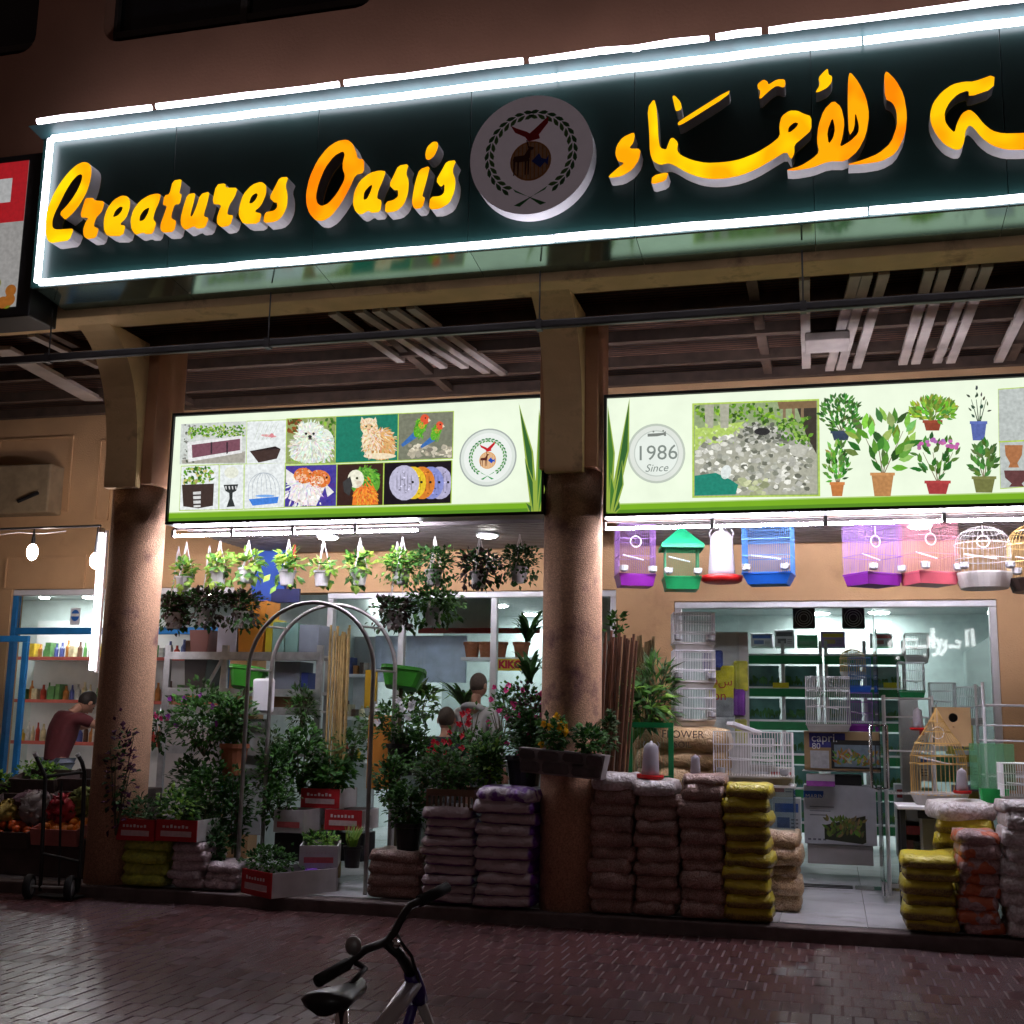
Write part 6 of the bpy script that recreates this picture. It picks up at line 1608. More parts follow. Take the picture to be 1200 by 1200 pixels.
# ------------------------------------------------------------------ plants
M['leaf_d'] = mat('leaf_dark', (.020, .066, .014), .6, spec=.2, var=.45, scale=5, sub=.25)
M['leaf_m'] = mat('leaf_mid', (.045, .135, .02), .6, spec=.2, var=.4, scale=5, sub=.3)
M['leaf_l'] = mat('leaf_light', (.17, .33, .04), .45, var=.35, scale=5, sub=.4)
M['leaf_y'] = mat('leaf_lime', (.26, .38, .05), .45, var=.35, scale=5, sub=.4)
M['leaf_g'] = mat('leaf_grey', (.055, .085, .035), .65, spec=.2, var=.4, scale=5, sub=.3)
M['leaf_r'] = mat('leaf_bronze', (.04, .022, .018), .5, var=.5, scale=5, sub=.2)
M['stem'] = mat('stem', (.06, .05, .02), .7)
M['petal_red'] = mat('petal_red', (.55, .01, .03), .5, sub=.3); M['petal_pink'] = mat('petal_pink', (.55, .03, .18), .5, sub=.3); M['petal_purple'] = mat('petal_purple', (.38, .04, .48), .5, sub=.3)
M['petal_white'] = mat('petal_white', (.72, .72, .76), .5, sub=.3); M['petal_yellow'] = mat('petal_yellow', (.70, .38, .01), .5, sub=.3)
M['pot_grey'] = mat('grey_plastic_pot', (.42, .40, .40), .5, var=.08); M['pot_black'] = mat('black_pot', (.012, .013, .013), .45, var=.2); M['soil'] = mat('soil', (.03, .02, .015), .95, var=.3, scale=40)
pl = random.Random(21)
def foliage(mb, c, rx, ry, rz, n, L, W, style='bush', nm=2, rr=pl):
    for i in range(n):
        while True:
            q = Vector((rr.uniform(-1, 1), rr.uniform(-1, 1), rr.uniform(-1, 1)))
            if .12 < q.length < 1: break
        # clumps: pull leaves toward a few lobes so that gaps stay open
        q *= (.55 + .45 * rr.random()) / max(q.length, .3) * q.length ** .5
        lob = 1.0 + .26 * math.sin(q.x * 5 + c[0] * 9) * math.sin(q.z * 5 + c[2] * 7 + q.y * 4)
        p = Vector((c[0] + q.x * rx * lob, c[1] + q.y * ry * lob, c[2] + q.z * rz * (1 if style != 'trail' else 1.0) * lob))
        if style == 'trail':
            d = Vector((q.x * .6 + rr.uniform(-.3, .3), q.y * .6 + rr.uniform(-.3, .3), -.5 + rr.uniform(-.5, .5)))
        elif style == 'up':
            d = Vector((q.x * .5 + rr.uniform(-.3, .3), q.y * .5 + rr.uniform(-.3, .3), 1))
        else:
            d = Vector((q.x + rr.uniform(-.5, .5), q.y + rr.uniform(-.5, .5), q.z * .7 + .25 + rr.uniform(-.5, .5)))
        k = rr.uniform(.65, 1.25)
        mb.leaf(p, d, (rr.uniform(-.4, .4), -.45 + rr.uniform(-.3, .3), 1), L * k, W * k, mi=rr.randrange(nm), droop=rr.uniform(.05, .45))
def potshape(mb, c, r, h, n=18):
    mb.lathe([(r * .74, 0), (r * .95, h * .86), (r * 1.06, h * .87), (r * 1.06, h), (r * .93, h), (r * .90, h * .9)], n, c)
def plant(name, label, box, Y, n, L, W, mk, pot=None, flowers=None, style='bush', stems=5, dep=.8, cat='plant', grp=None, zb=FZ):
    x0, x1, y0, y1 = box
    a, b2 = at(x0, y1, Y=Y), at(x1, y0, Y=Y)
    c = Vector(((a.x + b2.x) / 2, Y, (a.z + b2.z) / 2)); rx, rz = (b2.x - a.x) / 2, (b2.z - a.z) / 2; ry = rx * dep
    if pot:
        kind, p0, p1, q0, q1 = pot
        pa, pb = at(p0, q1, Y=Y), at(p1, q0, Y=Y); base = Vector(((pa.x + pb.x) / 2, Y, pa.z))
    else:
        base = Vector((c.x, Y, a.z))
    t = thing(name, label, cat, base, group=grp)
    if pot:
        s = MB(); pr_ = (pb.x - pa.x) / 2; ph = pb.z - pa.z; potshape(s, base, pr_, ph); s.build('pot', M[kind], parent=t)
        s = MB(); s.lathe([(.001, ph * .93), (pr_ * .91, ph * .93)], 16, base, caps=False); s.build('soil', M['soil'], parent=t)
        top = base + Vector((0, 0, ph * .9))
    else:
        top = base
    mks = mk if isinstance(mk, (list, tuple)) else [mk]
    f = MB()
    if style == 'palm':
        for i in range(n):
            an = pl.uniform(0, 6.28); l = pl.uniform(.7, 1.1); v = Vector((math.cos(an) * rx, math.sin(an) * ry, rz * pl.uniform(.5, 1.5)))
            pp = [top + v * u * l + Vector((0, 0, rz * 1.2 * (u - u * u * 1.05))) for u in (0, .25, .5, .75, 1)]
            for j in range(4):
                d = (pp[j + 1] - pp[j]); sd = d.cross(Vector((0, 0, 1)))
                if sd.length < 1e-5: sd = Vector((1, 0, 0))
                sd.normalize(); w0 = W * (1, 1, .9, .55, .1)[j] / 2; w1 = W * (1, 1, .9, .55, .1)[j + 1] / 2
                f.add([pp[j] - sd * w0, pp[j] + sd * w0, pp[j + 1] + sd * w1, pp[j + 1] - sd * w1], [(0, 1, 2, 3)], mi=i % len(mks))
    elif style == 'grass':
        for i in range(n):
            q = Vector((pl.uniform(-.35, .35) * rx, pl.uniform(-.35, .35) * rx, 0)); d = Vector((pl.uniform(-.5, .5), pl.uniform(-.5, .5), 1.3))
            f.leaf(top + q, d, (0, -1, .3), L * pl.uniform(.7, 1.2), W, mi=i % len(mks), droop=.3)
    else:
        foliage(f, c, rx, ry, rz, int(n * 1.9), L * .92, W * .95, style, len(mks))
    f.build('foliage', [M[q] for q in mks], parent=t)
    if stems:
        s = MB()
        for i in range(stems):
            e = Vector((c.x + pl.uniform(-.7, .7) * rx, c.y + pl.uniform(-.7, .7) * ry, c.z + pl.uniform(-.2, .8) * rz)); m_ = (top + e) / 2 + Vector((pl.uniform(-.1, .1) * rx, 0, 0))
            s.tube([top, m_, e], [.008, .006, .003], 5)
        s.build('stems', M['stem'], parent=t, kind='stuff')
    if flowers:
        fm, fn, fs_ = flowers
        s = MB()
        for i in range(fn):
            q = Vector((pl.uniform(-1, 1), pl.uniform(-1, .2), pl.uniform(-.3, 1))); q = q.normalized() * pl.uniform(.75, 1.05)
            p = c + Vector((q.x * rx, q.y * ry, q.z * rz))
            for k in range(6):
                an = 2 * PI * k / 6 + pl.random(); s.leaf(p, (math.cos(an), -.4, math.sin(an)), (0, -1, .4), fs_ * pl.uniform(.8, 1.2), fs_ * .8, droop=-.2)
        s.build('flowers', M[fm], parent=t, kind='stuff')
    return t
# hanging pots, upper row
def hanging(px, ypot, yfol, wf, mk, label, Y, n, L, style, zhang=3.0, potw=22, fl=None, potm='pot_grey'):
    a = at(px, ypot, Y=Y); pw = potw * (Y + 8.9) / FPX / 2; ph = pw * 1.75
    t = thing('hanging_plant', label, 'hanging plant', (a.x, Y, a.z), group='potted plants hung below the left light box')
    s = MB(); potshape(s, a, pw, ph); s.build('pot', M[potm], parent=t)
    s = MB(); s.lathe([(.001, ph * .93), (pw * .9, ph * .93)], 14, a, caps=False); s.build('soil', M['soil'], parent=t)
    s = MB(); r2 = random.Random(px)
    for k in range(3):
        an = 2 * PI * k / 3 + .4; s.tube([(a.x + pw * math.cos(an), Y + pw * math.sin(an), a.z + ph), (a.x + .02 * math.cos(an), Y, zhang - .08), (a.x, Y, zhang)], .0045, 4)
    s.build('hanger', M['offwhite'], parent=t)
    w_ = wf * (Y + 8.9) / FPX / 2; zt = at(px, yfol, Y=Y).z; s = MB()
    foliage(s, (a.x, Y, (a.z + ph * .9 + zt) / 2), w_ * r2.uniform(.85, 1.15), w_ * .9, (zt - a.z - ph * .9) / 2 + .02, int(n * 1.3), L, L * .75, 'bush', len(mk))
    foliage(s, (a.x, Y, a.z + ph * .5), w_ * 1.05, w_ * .9, ph * .7, int(n * .30), L, L * .75, 'trail', len(mk))
    s.build('foliage', [M[q] for q in mk], parent=t)
LM = ['leaf_l', 'leaf_y', 'leaf_m']
for i, (px, yp, yf, wf, mk, nn, L) in enumerate([(217, 690, 655, 34, LM, 70, .075), (258, 688, 655, 40, LM, 80, .075), (291, 686, 650, 36, LM, 50, .09), (332, 685, 648, 40, LM, 60, .085), (373, 684, 656, 36, LM, 34, .08), (420, 684, 650, 42, LM, 80, .075),
        (468, 684, 648, 62, ['leaf_m', 'leaf_l'], 420, .04), (512, 684, 645, 62, ['leaf_m', 'leaf_d'], 420, .04), (561, 684, 645, 60, ['leaf_d', 'leaf_r'], 300, .055), (606, 682, 640, 62, ['leaf_d', 'leaf_g'], 420, .04)]):
    hanging(px + pl.randint(-4, 4), yp + pl.randint(-3, 4), yf + pl.randint(-3, 3), wf, mk, ['leftmost', 'second', 'third', 'fourth', 'fifth', 'sixth', 'seventh', 'eighth', 'ninth', 'last'][i] + ' plant from the left in the upper hanging row', .74, nn, L, 'bush')
for i, (px, yp, yf, wf) in enumerate([(203, 737, 697, 50), (240, 733, 690, 58), (284, 736, 694, 60), (462, 738, 703, 66), (508, 733, 690, 76)]):
    hanging(px, yp, yf, wf, ['leaf_d', 'leaf_r'] if i < 4 else ['leaf_d', 'leaf_m'], ['leftmost dark', 'second dark', 'third dark', 'fourth dark', 'bushy'][i] + ' plant of the lower hanging row', 1.0, 300, .055, 'trail', potw=24)
# ------------------------------------------------------------------ garden arch
M['archpipe'] = mat('grey_steel_pipe', (.30, .28, .27), .4, metal=.7, var=.2, scale=12)
arch = thing('garden_arch', 'tall arch of two bent grey pipes among the plants', 'garden arch', (-4.3, .5, FZ))
for Y, (xl, xr, ya, ysp) in ((.32, (288, 434, 706, 790)), (.78, (315, 460, 709, 785))):
    L0, R0_ = at(xl - 2, 880, Y=Y), at(xr, 880, Y=Y); top = at((xl + xr) / 2, ya, Y=Y).z; rad = (R0_.x - L0.x) / 2; cx = (L0.x + R0_.x) / 2; zsp = top - rad * 1.0
    pts = [(cx - rad, Y, FZ)] + [(cx - rad, Y, FZ + (zsp - FZ) * k / 4) for k in range(1, 4)] + [(cx - rad * math.cos(a), Y, zsp + (top - zsp) * math.sin(a)) for a in [PI * i / 22 for i in range(23)]] + [(cx + rad, Y, FZ + (zsp - FZ) * k / 4) for k in range(3, -1, -1)]
    s = MB(); s.tube(pts, .0175, 8); s.build('hoop', M['archpipe'], parent=arch, smooth=True)
    if Y < .5: C0 = (cx, rad, zsp, top)
    else: C1 = (cx, rad, zsp, top)
for a in (0, 40, 90, 140, 180):
    q = R(a); s = MB(); s.tube([(C0[0] - C0[1] * math.cos(q), .32, C0[2] + (C0[3] - C0[2]) * math.sin(q)), (C1[0] - C1[1] * math.cos(q), .78, C1[2] + (C1[3] - C1[2]) * math.sin(q))], .009, 6); s.build('tie_rod', M['archpipe'], parent=arch)
# ------------------------------------------------------------------ galvanised rack with boxes
RY = 1.35
def rackpost(px, y0, y1, w_=.06, Y=RY):
    a = at(px, y0, Y=Y); s = MB(); s.box(a.x - w_ / 2, a.x + w_ / 2, Y, Y + w_ * .6, FZ, a.z); s.build('post', M['galv'], parent=rk)
rk = thing('storage_rack', 'galvanised rack of boxes and planters left of the arch', 'rack', (-4.9, RY, FZ))
for px in (197, 264, 375): rackpost(px, 756, 900)
for px in (197, 375): rackpost(px, 756, 900, Y=RY + .7)
for y0, y1 in ((757, 770), (806, 812), (828, 833), (873, 880)):
    a, b2 = at(197, y1, Y=RY), at(375, y0, Y=RY); s = MB(); s.box(a.x, b2.x, RY - .012, RY - .002, a.z - .02, a.z + .05); s.build('beam', M['galv'], parent=rk)
    s = MB(); s.box(a.x, b2.x, RY + .04, RY + .68, a.z + .005, a.z + .025); s.build('shelf', M['offwhite'], parent=rk)
s = MB(); a, b2 = at(242, 805, Y=RY), at(262, 770, Y=RY); s.tube([(a.x, RY, a.z), (b2.x, RY, b2.z)], .018, 4); s.build('brace', M['galv'], parent=rk)
shz = at(300, 757, Y=RY).z - .0
zt0 = at(197, 770, Y=RY).z + .026
def onrack(px0, px1, ytop, col, label, z0=None, d=.3, name='carton', Y=RY + .1, taper=0):
    a, b2 = at(px0, ytop, Y=Y), at(px1, ytop, Y=Y); s = MB(); z0 = zt0 if z0 is None else z0
    x0, x1 = a.x, b2.x; cx = (x0 + x1) / 2
    s.box(x0, x1, Y, Y + d, z0, a.z)
    if taper:
        for v in s.v:
            if v.z < a.z - .01: v.x = cx + (v.x - cx) * (1 - taper)
    key = 'rackbox' + str(col)
    if key not in M: M[key] = mat('rackbox_%d' % len(M), col, .5, var=.1)
    return s.build(name, M[key], label=label, cat='box' if name == 'carton' else 'planter', group='boxes on top of the rack', bevel=.006)
onrack(256, 279, 722, (.60, .58, .72), 'pale lilac box on the rack beside the orange planter')
onrack(279, 313, 704, (.65, .25, .03), 'tall orange planter on top of the rack', name='planter', taper=.2)
onrack(312, 320, 725, (.62, .50, .03), 'narrow yellow box on the rack beside the orange planter')
onrack(320, 334, 729, (.22, .38, .34), 'left one of two teal boxes on the rack'); onrack(335, 350, 730, (.20, .36, .33), 'right one of two teal boxes on the rack'); onrack(351, 374, 732, (.25, .28, .36), 'blue grey box at the right end of the rack top')
onrack(222, 246, 738, (.16, .05, .04), 'dark red pot on the rack below the hanging plants', name='planter', taper=.25)
z2 = at(197, 812, Y=RY).z + .026
onrack(322, 352, 775, (.20, .22, .28), 'slate blue box on the second shelf of the rack', z0=z2); onrack(353, 361, 788, (.03, .05, .22), 'small navy box on the second shelf of the rack', z0=z2); onrack(216, 243, 772, (.05, .04, .035), 'dark planter on the second shelf of the rack', z0=z2, name='planter', taper=.2)
z3 = at(197, 833, Y=RY).z + .026
onrack(320, 342, 815, (.22, .10, .05), 'brown box on the third shelf of the rack', z0=z3, d=.2); onrack(343, 362, 816, (.10, .07, .05), 'dark brown box on the third shelf of the rack', z0=z3, d=.2)
onrack(268, 312, 842, (.35, .36, .38), 'grey board leaning in the lower rack', z0=FZ + .3, d=.05)
slab('blue_panel', (297, 632), (332, 706), 1.95, .06, mat('royal_blue', (.02, .08, .40), .5), 'royal blue panel hung behind the hanging plants', 'panel')
slab('blue_panel', (318, 690), (350, 706), 1.9, .04, mat('navy', (.015, .02, .10), .5), 'dark navy panel below the royal blue one', 'panel')
s = MB(); a, b2 = at(346, 622, Y=1.6), at(350, 670, Y=1.6); s.box(a.x - .012, a.x + .012, 1.6, 1.61, b2.z, a.z); s.build('ribbon', M['red'], label='narrow red ribbon hanging behind the plants', cat='ribbon')
# bamboo canes
M['bamboo'] = mat('bamboo', (.52, .36, .15), .5, var=.25, scale=14); M['cane'] = mat('dark_cane', (.10, .04, .02), .6, var=.3, scale=12); M['cane_l'] = mat('pale_cane', (.38, .27, .14), .6, var=.25, scale=12)
def canes(px0, px1, ytop, ybot, Y, n, mk, label, lean=0, spread=.0):
    a, b2 = at(px0, ytop, Y=Y), at(px1, ytop, Y=Y); zb_ = FZ if ybot is None else at(px0, ybot, Y=Y).z
    t = thing('cane_bundle', label, 'canes', ((a.x + b2.x) / 2, Y, zb_))
    for i in range(n):
        x = a.x + (b2.x - a.x) * (i + .5) / n; r = random.Random(i * 7 + px0)
        zt = a.z + r.uniform(-.08, .03); s = MB(); y_ = Y + r.uniform(-.05, .05)
        xb = (a.x + b2.x) / 2 + (x - (a.x + b2.x) / 2) * (1 - spread) + lean
        k = 6; s.tube([(xb + (x - xb) * j / k, y_, zb_ + (zt - zb_) * j / k) for j in range(k + 1)], [(.0115 if j % 1 == 0 else .01) * r.uniform(.9, 1.15) for j in range(k + 1)], 6); s.build('cane', M[mk], parent=t)
canes(385, 412, 735, None, 1.25, 12, 'bamboo', 'bundle of yellow bamboo canes standing behind the arch')
canes(707, 744, 742, None, .55, 13, 'cane', 'bundle of dark brown canes beside the middle column', lean=-.12, spread=.35)
canes(741, 766, 748, None, 1.5, 9, 'cane_l', 'bundle of pale canes against the orange wall')
canes(744, 748, 744, None, .50, 1, 'cane', 'single dark cane leaning right of the brown bundle', lean=-.15)
# hung orange cloth and boards near the arch
slab('orange_cloth', (432, 838), (455, 925), .95, .03, mat('orange_cloth', (.50, .19, .02), .7), 'orange cloth hanging right of the arch', 'cloth')
slab('yellow_board', (428, 785), (440, 830), 1.6, .03, mat('amber_board', (.55, .33, .02), .6), 'amber board behind the right side of the arch', 'board')
slab('white_bag', (296, 795), (318, 835), .9, .06, 'white', 'white plastic bag hung on the arch at the left', 'bag', bevel=.02)
# green seed trays
M['gtray'] = mat('bright_green_tray', (.03, .20, .015), .4, sub=.2)
for px0, px1, y0, y1, l in ((264, 305, 782, 806, 'left'), (443, 493, 783, 806, 'right')):
    a, b2 = at(px0, y1, Y=.9), at(px1, y0, Y=.9)
    t = thing('plant_tray', 'green plastic tray among the plants, %s of the arch' % ('left side' if l == 'left' else 'right'), 'tray', ((a.x + b2.x) / 2, .9, a.z), group='green plastic trays near the arch')
    w_, h_ = (b2.x - a.x), b2.z - a.z; mtx = Matrix.Translation(((a.x + b2.x) / 2, .95, a.z)) @ Euler((R(-14), R(6), R(12))).to_matrix().to_4x4()
    s = MB(); s.lathe([(w_ * .36, 0), (w_ * .48, h_ * .8), (w_ * .52, h_ * .82), (w_ * .52, h_), (w_ * .45, h_), (w_ * .36, .02)], 24, sy=.6, sq=.75, M=mtx); s.build('tray', M['gtray'], parent=t)
    s = MB(); p = ((a.x + b2.x) / 2, .95); s.tube([(p[0], p[1], FZ), (p[0], p[1], a.z)], .018, 6); s.build('stake', M['stem'], parent=t)
# ------------------------------------------------------------------ boxes of seedlings
def tray(px0, px1, y0, y1, Y, d, col, label, rz=0, side=None, tiltx=0, txt=True):
    a, b2 = at(px0, y1, Y=Y), at(px1, y0, Y=Y); w_, h = b2.x - a.x, b2.z - a.z; cx = (a.x + b2.x) / 2
    t = thing('seedling_box', label, 'box', (0, 0, 0), group='cardboard boxes of seedlings')
    key = 'tray' + str(col)
    if key not in M: M[key] = mat('cardboard_%d' % len(M), col, .6, var=.12)
    M.setdefault('tray_in', mat('cardboard_inside', (.35, .33, .32), .8, var=.1))
    th = .012; s = MB()
    s.box(-w_ / 2, w_ / 2, 0, th, 0, h); s.build('front_panel', M[key], parent=t)
    for x in (-w_ / 2, w_ / 2 - th):
        s = MB(); s.box(x, x + th, th + .001, d - th - .001, 0, h); s.build('side_panel', M[key] if side is None else M.setdefault('tray' + str(side), mat('cardboard_%d' % len(M), side, .6, var=.12)), parent=t)
    s = MB(); s.box(-w_ / 2, w_ / 2, d - th, d, 0, h); s.build('back_panel', M['tray_in'], parent=t)
    s = MB(); s.box(-w_ / 2 + th, w_ / 2 - th, th, d - th, .002, h * .55); s.build('soil', M['soil'], parent=t)
    if txt:
        m_ = MB(); m_.flat(rectp(-w_ * .38, h * .22, w_ * .38, h * .48), -.002, (.55, .40, .40) if col[0] > col[1] * 2 else (.5, .1, .1))
        r2 = random.Random(px0)
        for k in range(7): u = -.34 + k * .095; m_.flat(rectp(w_ * u, h * .62, w_ * (u + .06), h * (.70 + r2.random() * .08)), -.002, (.65, .55, .55) if col[0] > col[1] * 2 else (.5, .45, .45))
        m_.build('box_print', M['print'], parent=t)
    t.location = (cx, Y, a.z); t.rotation_euler = (tiltx, 0, rz)
    return t
RED, WHT = (.42, .015, .02), (.52, .50, .50)
tray(136, 181, 961, 984, -.02, .38, RED, 'left red box of seedlings on the yellow green bags')
tray(182, 231, 962, 985, -.02, .38, RED, 'right red box of seedlings on the soil bags', side=WHT)
tray(270, 330, 1022, 1048, -.0, .62, RED, 'red ended box of seedlings turned at an angle on the step', rz=R(-32), side=WHT)
tray(352, 398, 925, 946, .95, .4, RED, 'upper red box on the pile behind the white floor', side=WHT)
tray(380, 424, 950, 972, .85, .4, RED, 'lower red box on the pile behind the white floor', side=WHT)
tray(320, 356, 950, 975, .62, .35, WHT, 'white box left on the pile behind the white floor')
tray(356, 376, 946, 966, .98, .3, WHT, 'small white box between the two red ones')
tray(352, 395, 992, 1016, .42, .5, WHT, 'long white box of dark seedlings at the pile foot', rz=R(20))
slab('box_support', (354, 974), (424, 1010), 1.05, .3, 'dark', 'dark crate supporting the pile of seedling boxes', 'crate')
slab('box_support', (322, 976), (356, 1010), .7, .3, 'dark', 'dark crate under the left white box', 'crate')
s = MB(); p = at(365, 1025, Y=.35); s.ell((p.x, .35, FZ + .09), .10, .07, .09, 10, 6); 
for v in s.v: v.x += pl.uniform(-.012, .012); v.z += pl.uniform(-.01, .012)
s.build('plastic_bag', mat('violet_plastic', (.16, .03, .42), .35), label='crumpled violet plastic bag by the long white box', cat='bag')
# plants in and around the boxes
P = plant
P('seedlings', 'leafy seedlings in the left red box', (140, 190, 935, 966), .15, 120, .06, .03, ['leaf_d', 'leaf_g'], stems=0)
P('seedlings', 'leafy seedlings in the right red box', (180, 236, 925, 966), .15, 150, .07, .035, ['leaf_m', 'leaf_d', 'leaf_l'], stems=0)
P('seedlings', 'dark seedlings in the angled red ended box', (280, 350, 990, 1028), .28, 240, .05, .03, ['leaf_d', 'leaf_m'], stems=0)
P('seedlings', 'green seedlings over the lower red box', (352, 400, 975, 997), .60, 120, .05, .03, ['leaf_m', 'leaf_l'], stems=0)
P('potted_plant', 'broad leaved plant in the upper red box', (355, 418, 886, 928), 1.1, 150, .09, .06, ['leaf_m', 'leaf_d'], stems=4)
P('grass_pot', 'bright grass in a black pot beside the boxes', (402, 424, 968, 992), .55, 60, .17, .012, ['leaf_l', 'leaf_y'], pot=('pot_black', 402, 424, 992, 1016), style='grass', stems=0)
P('potted_plant', 'bushy dark plant low behind the soil bags', (196, 268, 945, 1012), .45, 300, .07, .04, ['leaf_d', 'leaf_g'], stems=6)
P('potted_plant', 'dense dark shrub between the column and the arch', (205, 290, 890, 960), .55, 380, .07, .04, ['leaf_d', 'leaf_m'], stems=8)
P('flowering_shrub', 'tall shrub with purple flowers left of the arch', (192, 292, 800, 885), .75, 480, .065, .04, ['leaf_d', 'leaf_m'], flowers=('petal_purple', 11, .03), stems=8)
P('potted_plant', 'shrub in a terracotta pot inside the arch', (245, 300, 810, 878), .62, 260, .065, .04, ['leaf_d', 'leaf_m'], pot=('terra', 258, 290, 872, 908), stems=6)
P('potted_plant', 'purple leaved stem behind the left column', (172, 205, 830, 880), .9, 60, .06, .04, ['leaf_d'], flowers=('petal_pink', 6, .03), stems=3)
P('potted_plant', 'pale grey stemmed plant inside the arch', (293, 340, 840, 950), .95, 240, .06, .03, ['leaf_g', 'leaf_d'], stems=8)
P('potted_plant', 'leafy plant at the centre of the arch', (322, 385, 845, 930), 1.05, 300, .07, .045, ['leaf_m', 'leaf_d'], stems=6)
P('potted_plant', 'feathery light green plant by the rack', (335, 375, 800, 860), 1.25, 160, .07, .025, ['leaf_m', 'leaf_g'], stems=5)
P('potted_plant', 'low green plant under the arch beside the white box', (300, 350, 915, 965), .7, 200, .055, .035, ['leaf_m', 'leaf_d'], stems=4)
P('potted_plant', 'shrub with white flowers in a black pot', (430, 502, 815, 878), .75, 260, .06, .035, ['leaf_d', 'leaf_m'], pot=('pot_black', 453, 488, 872, 908), flowers=('petal_white', 10, .04), stems=6)
P('potted_plant', 'green plant on the low bag stack', (452, 502, 915, 975), .3, 260, .06, .04, ['leaf_d', 'leaf_m'], pot=('pot_black', 462, 495, 965, 1000), stems=5)
P('palm', 'wide green palm behind the man in the hoodie', (500, 590, 772, 830), 3.1, 40, .3, .045, ['leaf_m', 'leaf_d', 'leaf_l'], style='palm', stems=0)
P('thin_rose', 'thin stems of red flowers in front of the hoodie', (536, 566, 822, 872), .7, 14, .04, .025, ['leaf_m'], flowers=('petal_red', 7, .034), stems=5)
P('potted_plant', 'striped leaf plant left of the man in the hoodie', (465, 520, 800, 850), 2.2, 90, .13, .05, ['leaf_m', 'leaf_g', 'leaf_l'], stems=4)
P('palm', 'pointed leaf palm behind the white flowers', (470, 515, 775, 815), 2.6, 26, .25, .03, ['leaf_d', 'leaf_m'], style='palm', stems=0)
P('dracaena', 'drooping dark dracaena beside the middle column', (594, 648, 742, 800), .95, 30, .3, .05, ['leaf_d'], style='palm', stems=0)
P('dracaena', 'upper drooping crown of dark leaves beside the middle column', (592, 646, 700, 752), 1.0, 30, .3, .05, ['leaf_d'], style='palm', stems=0)
P('rose_bush', 'rose bush with red buds in front of the child', (500, 575, 858, 925), .62, 330, .05, .032, ['leaf_d', 'leaf_m'], flowers=('petal_red', 16, .032), stems=10)
P('rose_bush', 'tall pink flowered shrub against the middle column', (592, 648, 796, 905), .40, 500, .055, .035, ['leaf_d', 'leaf_m', 'leaf_r'], pot=('pot_black', 593, 636, 886, 926), flowers=('petal_pink', 14, .03), stems=12)
P('rose_bush', 'thin pink rose in front of the hoodie', (568, 606, 800, 880), .85, 45, .05, .03, ['leaf_m', 'leaf_d'], flowers=('petal_pink', 9, .03), stems=9)
P('potted_plant', 'plants filling the brown crate', (480, 558, 880, 932), .22, 360, .06, .038, ['leaf_d', 'leaf_m', 'leaf_g'], stems=6)
P('potted_plant', 'low lime plant behind the brown crate', (555, 592, 870, 922), .35, 160, .06, .04, ['leaf_d', 'leaf_m', 'leaf_l'], stems=4)
P('potted_plant', 'grassy plant behind the green cage front', (742, 790, 770, 860), .95, 110, .18, .03, ['leaf_m', 'leaf_g'], stems=5)
P('potted_plant', 'large leaf plant at the foot of the pale canes', (728, 782, 800, 855), .8, 60, .17, .06, ['leaf_d', 'leaf_m', 'leaf_l'], stems=4)
P('potted_plant', 'narrow green plant behind the dark canes', (710, 735, 715, 745), 1.0, 30, .07, .05, ['leaf_m'], stems=2)
# brown crate
M['crate'] = mat('brown_plastic_crate', (.13, .075, .045), .6, var=.2)
a, b2 = at(499, 948, Y=.02), at(556, 926, Y=.02)
cr = thing('plastic_crate', 'brown slotted crate of plants on the soil bags', 'crate', ((a.x + b2.x) / 2, .02, a.z)); x0, x1, z0, z1 = a.x, b2.x, a.z, b2.z
for nm, q in (('rim', (x0, x1, z1 - .05, z1)), ('base', (x0, x1, z0, z0 + .02))):
    for yv in (.02, .40):
        s = MB(); s.box(q[0], q[1], yv, yv + .015, q[2], q[3]); s.build(nm, M['crate'], parent=cr)
for i in range(11):
    x = x0 + (x1 - x0 - .014) * i / 10; s = MB(); s.box(x, x + .014, .022, .034, z0 + .0205, z1 - .0505); s.build('slat', M['crate'], parent=cr)
for x in (x0, x1 - .015):
    s = MB(); s.box(x, x + .015, .036, .399, z0 + .001, z1 - .001); s.build('side', M['crate'], parent=cr)
# stone-pattern planter hung on the middle column
a, b2 = at(606, 908, Y=-.16), at(708, 880, Y=-.16)
M['stonep'] = mat('planter_stone', (.09, .075, .075), .8, var=.3, scale=10, bump=.6, bscale=24)
M['mortar'] = mat('planter_joint', (.24, .21, .21), .8, var=.2)
sp_ = thing('stone_planter', 'rectangular stone patterned planter with flowers on the middle column', 'planter', ((a.x + b2.x) / 2, -.16, a.z))
mtx = Matrix.Translation(((a.x + b2.x) / 2, -.16, a.z)) @ Euler((0, R(4), R(0))).to_matrix().to_4x4(); w_, h = (b2.x - a.x), (b2.z - a.z) * .95
s = MB(); vs = [(-w_ * .46, 0, 0), (w_ * .46, 0, 0), (w_ * .46, .2, 0), (-w_ * .46, .2, 0), (-w_ * .5, -.02, h), (w_ * .5, -.02, h), (w_ * .5, .2, h), (-w_ * .5, .2, h)]
s.add(vs, [(3, 2, 1, 0), (4, 5, 6, 7), (0, 1, 5, 4), (1, 2, 6, 5), (2, 3, 7, 6), (3, 0, 4, 7)], M=mtx); s.build('box', M['mortar'], parent=sp_)
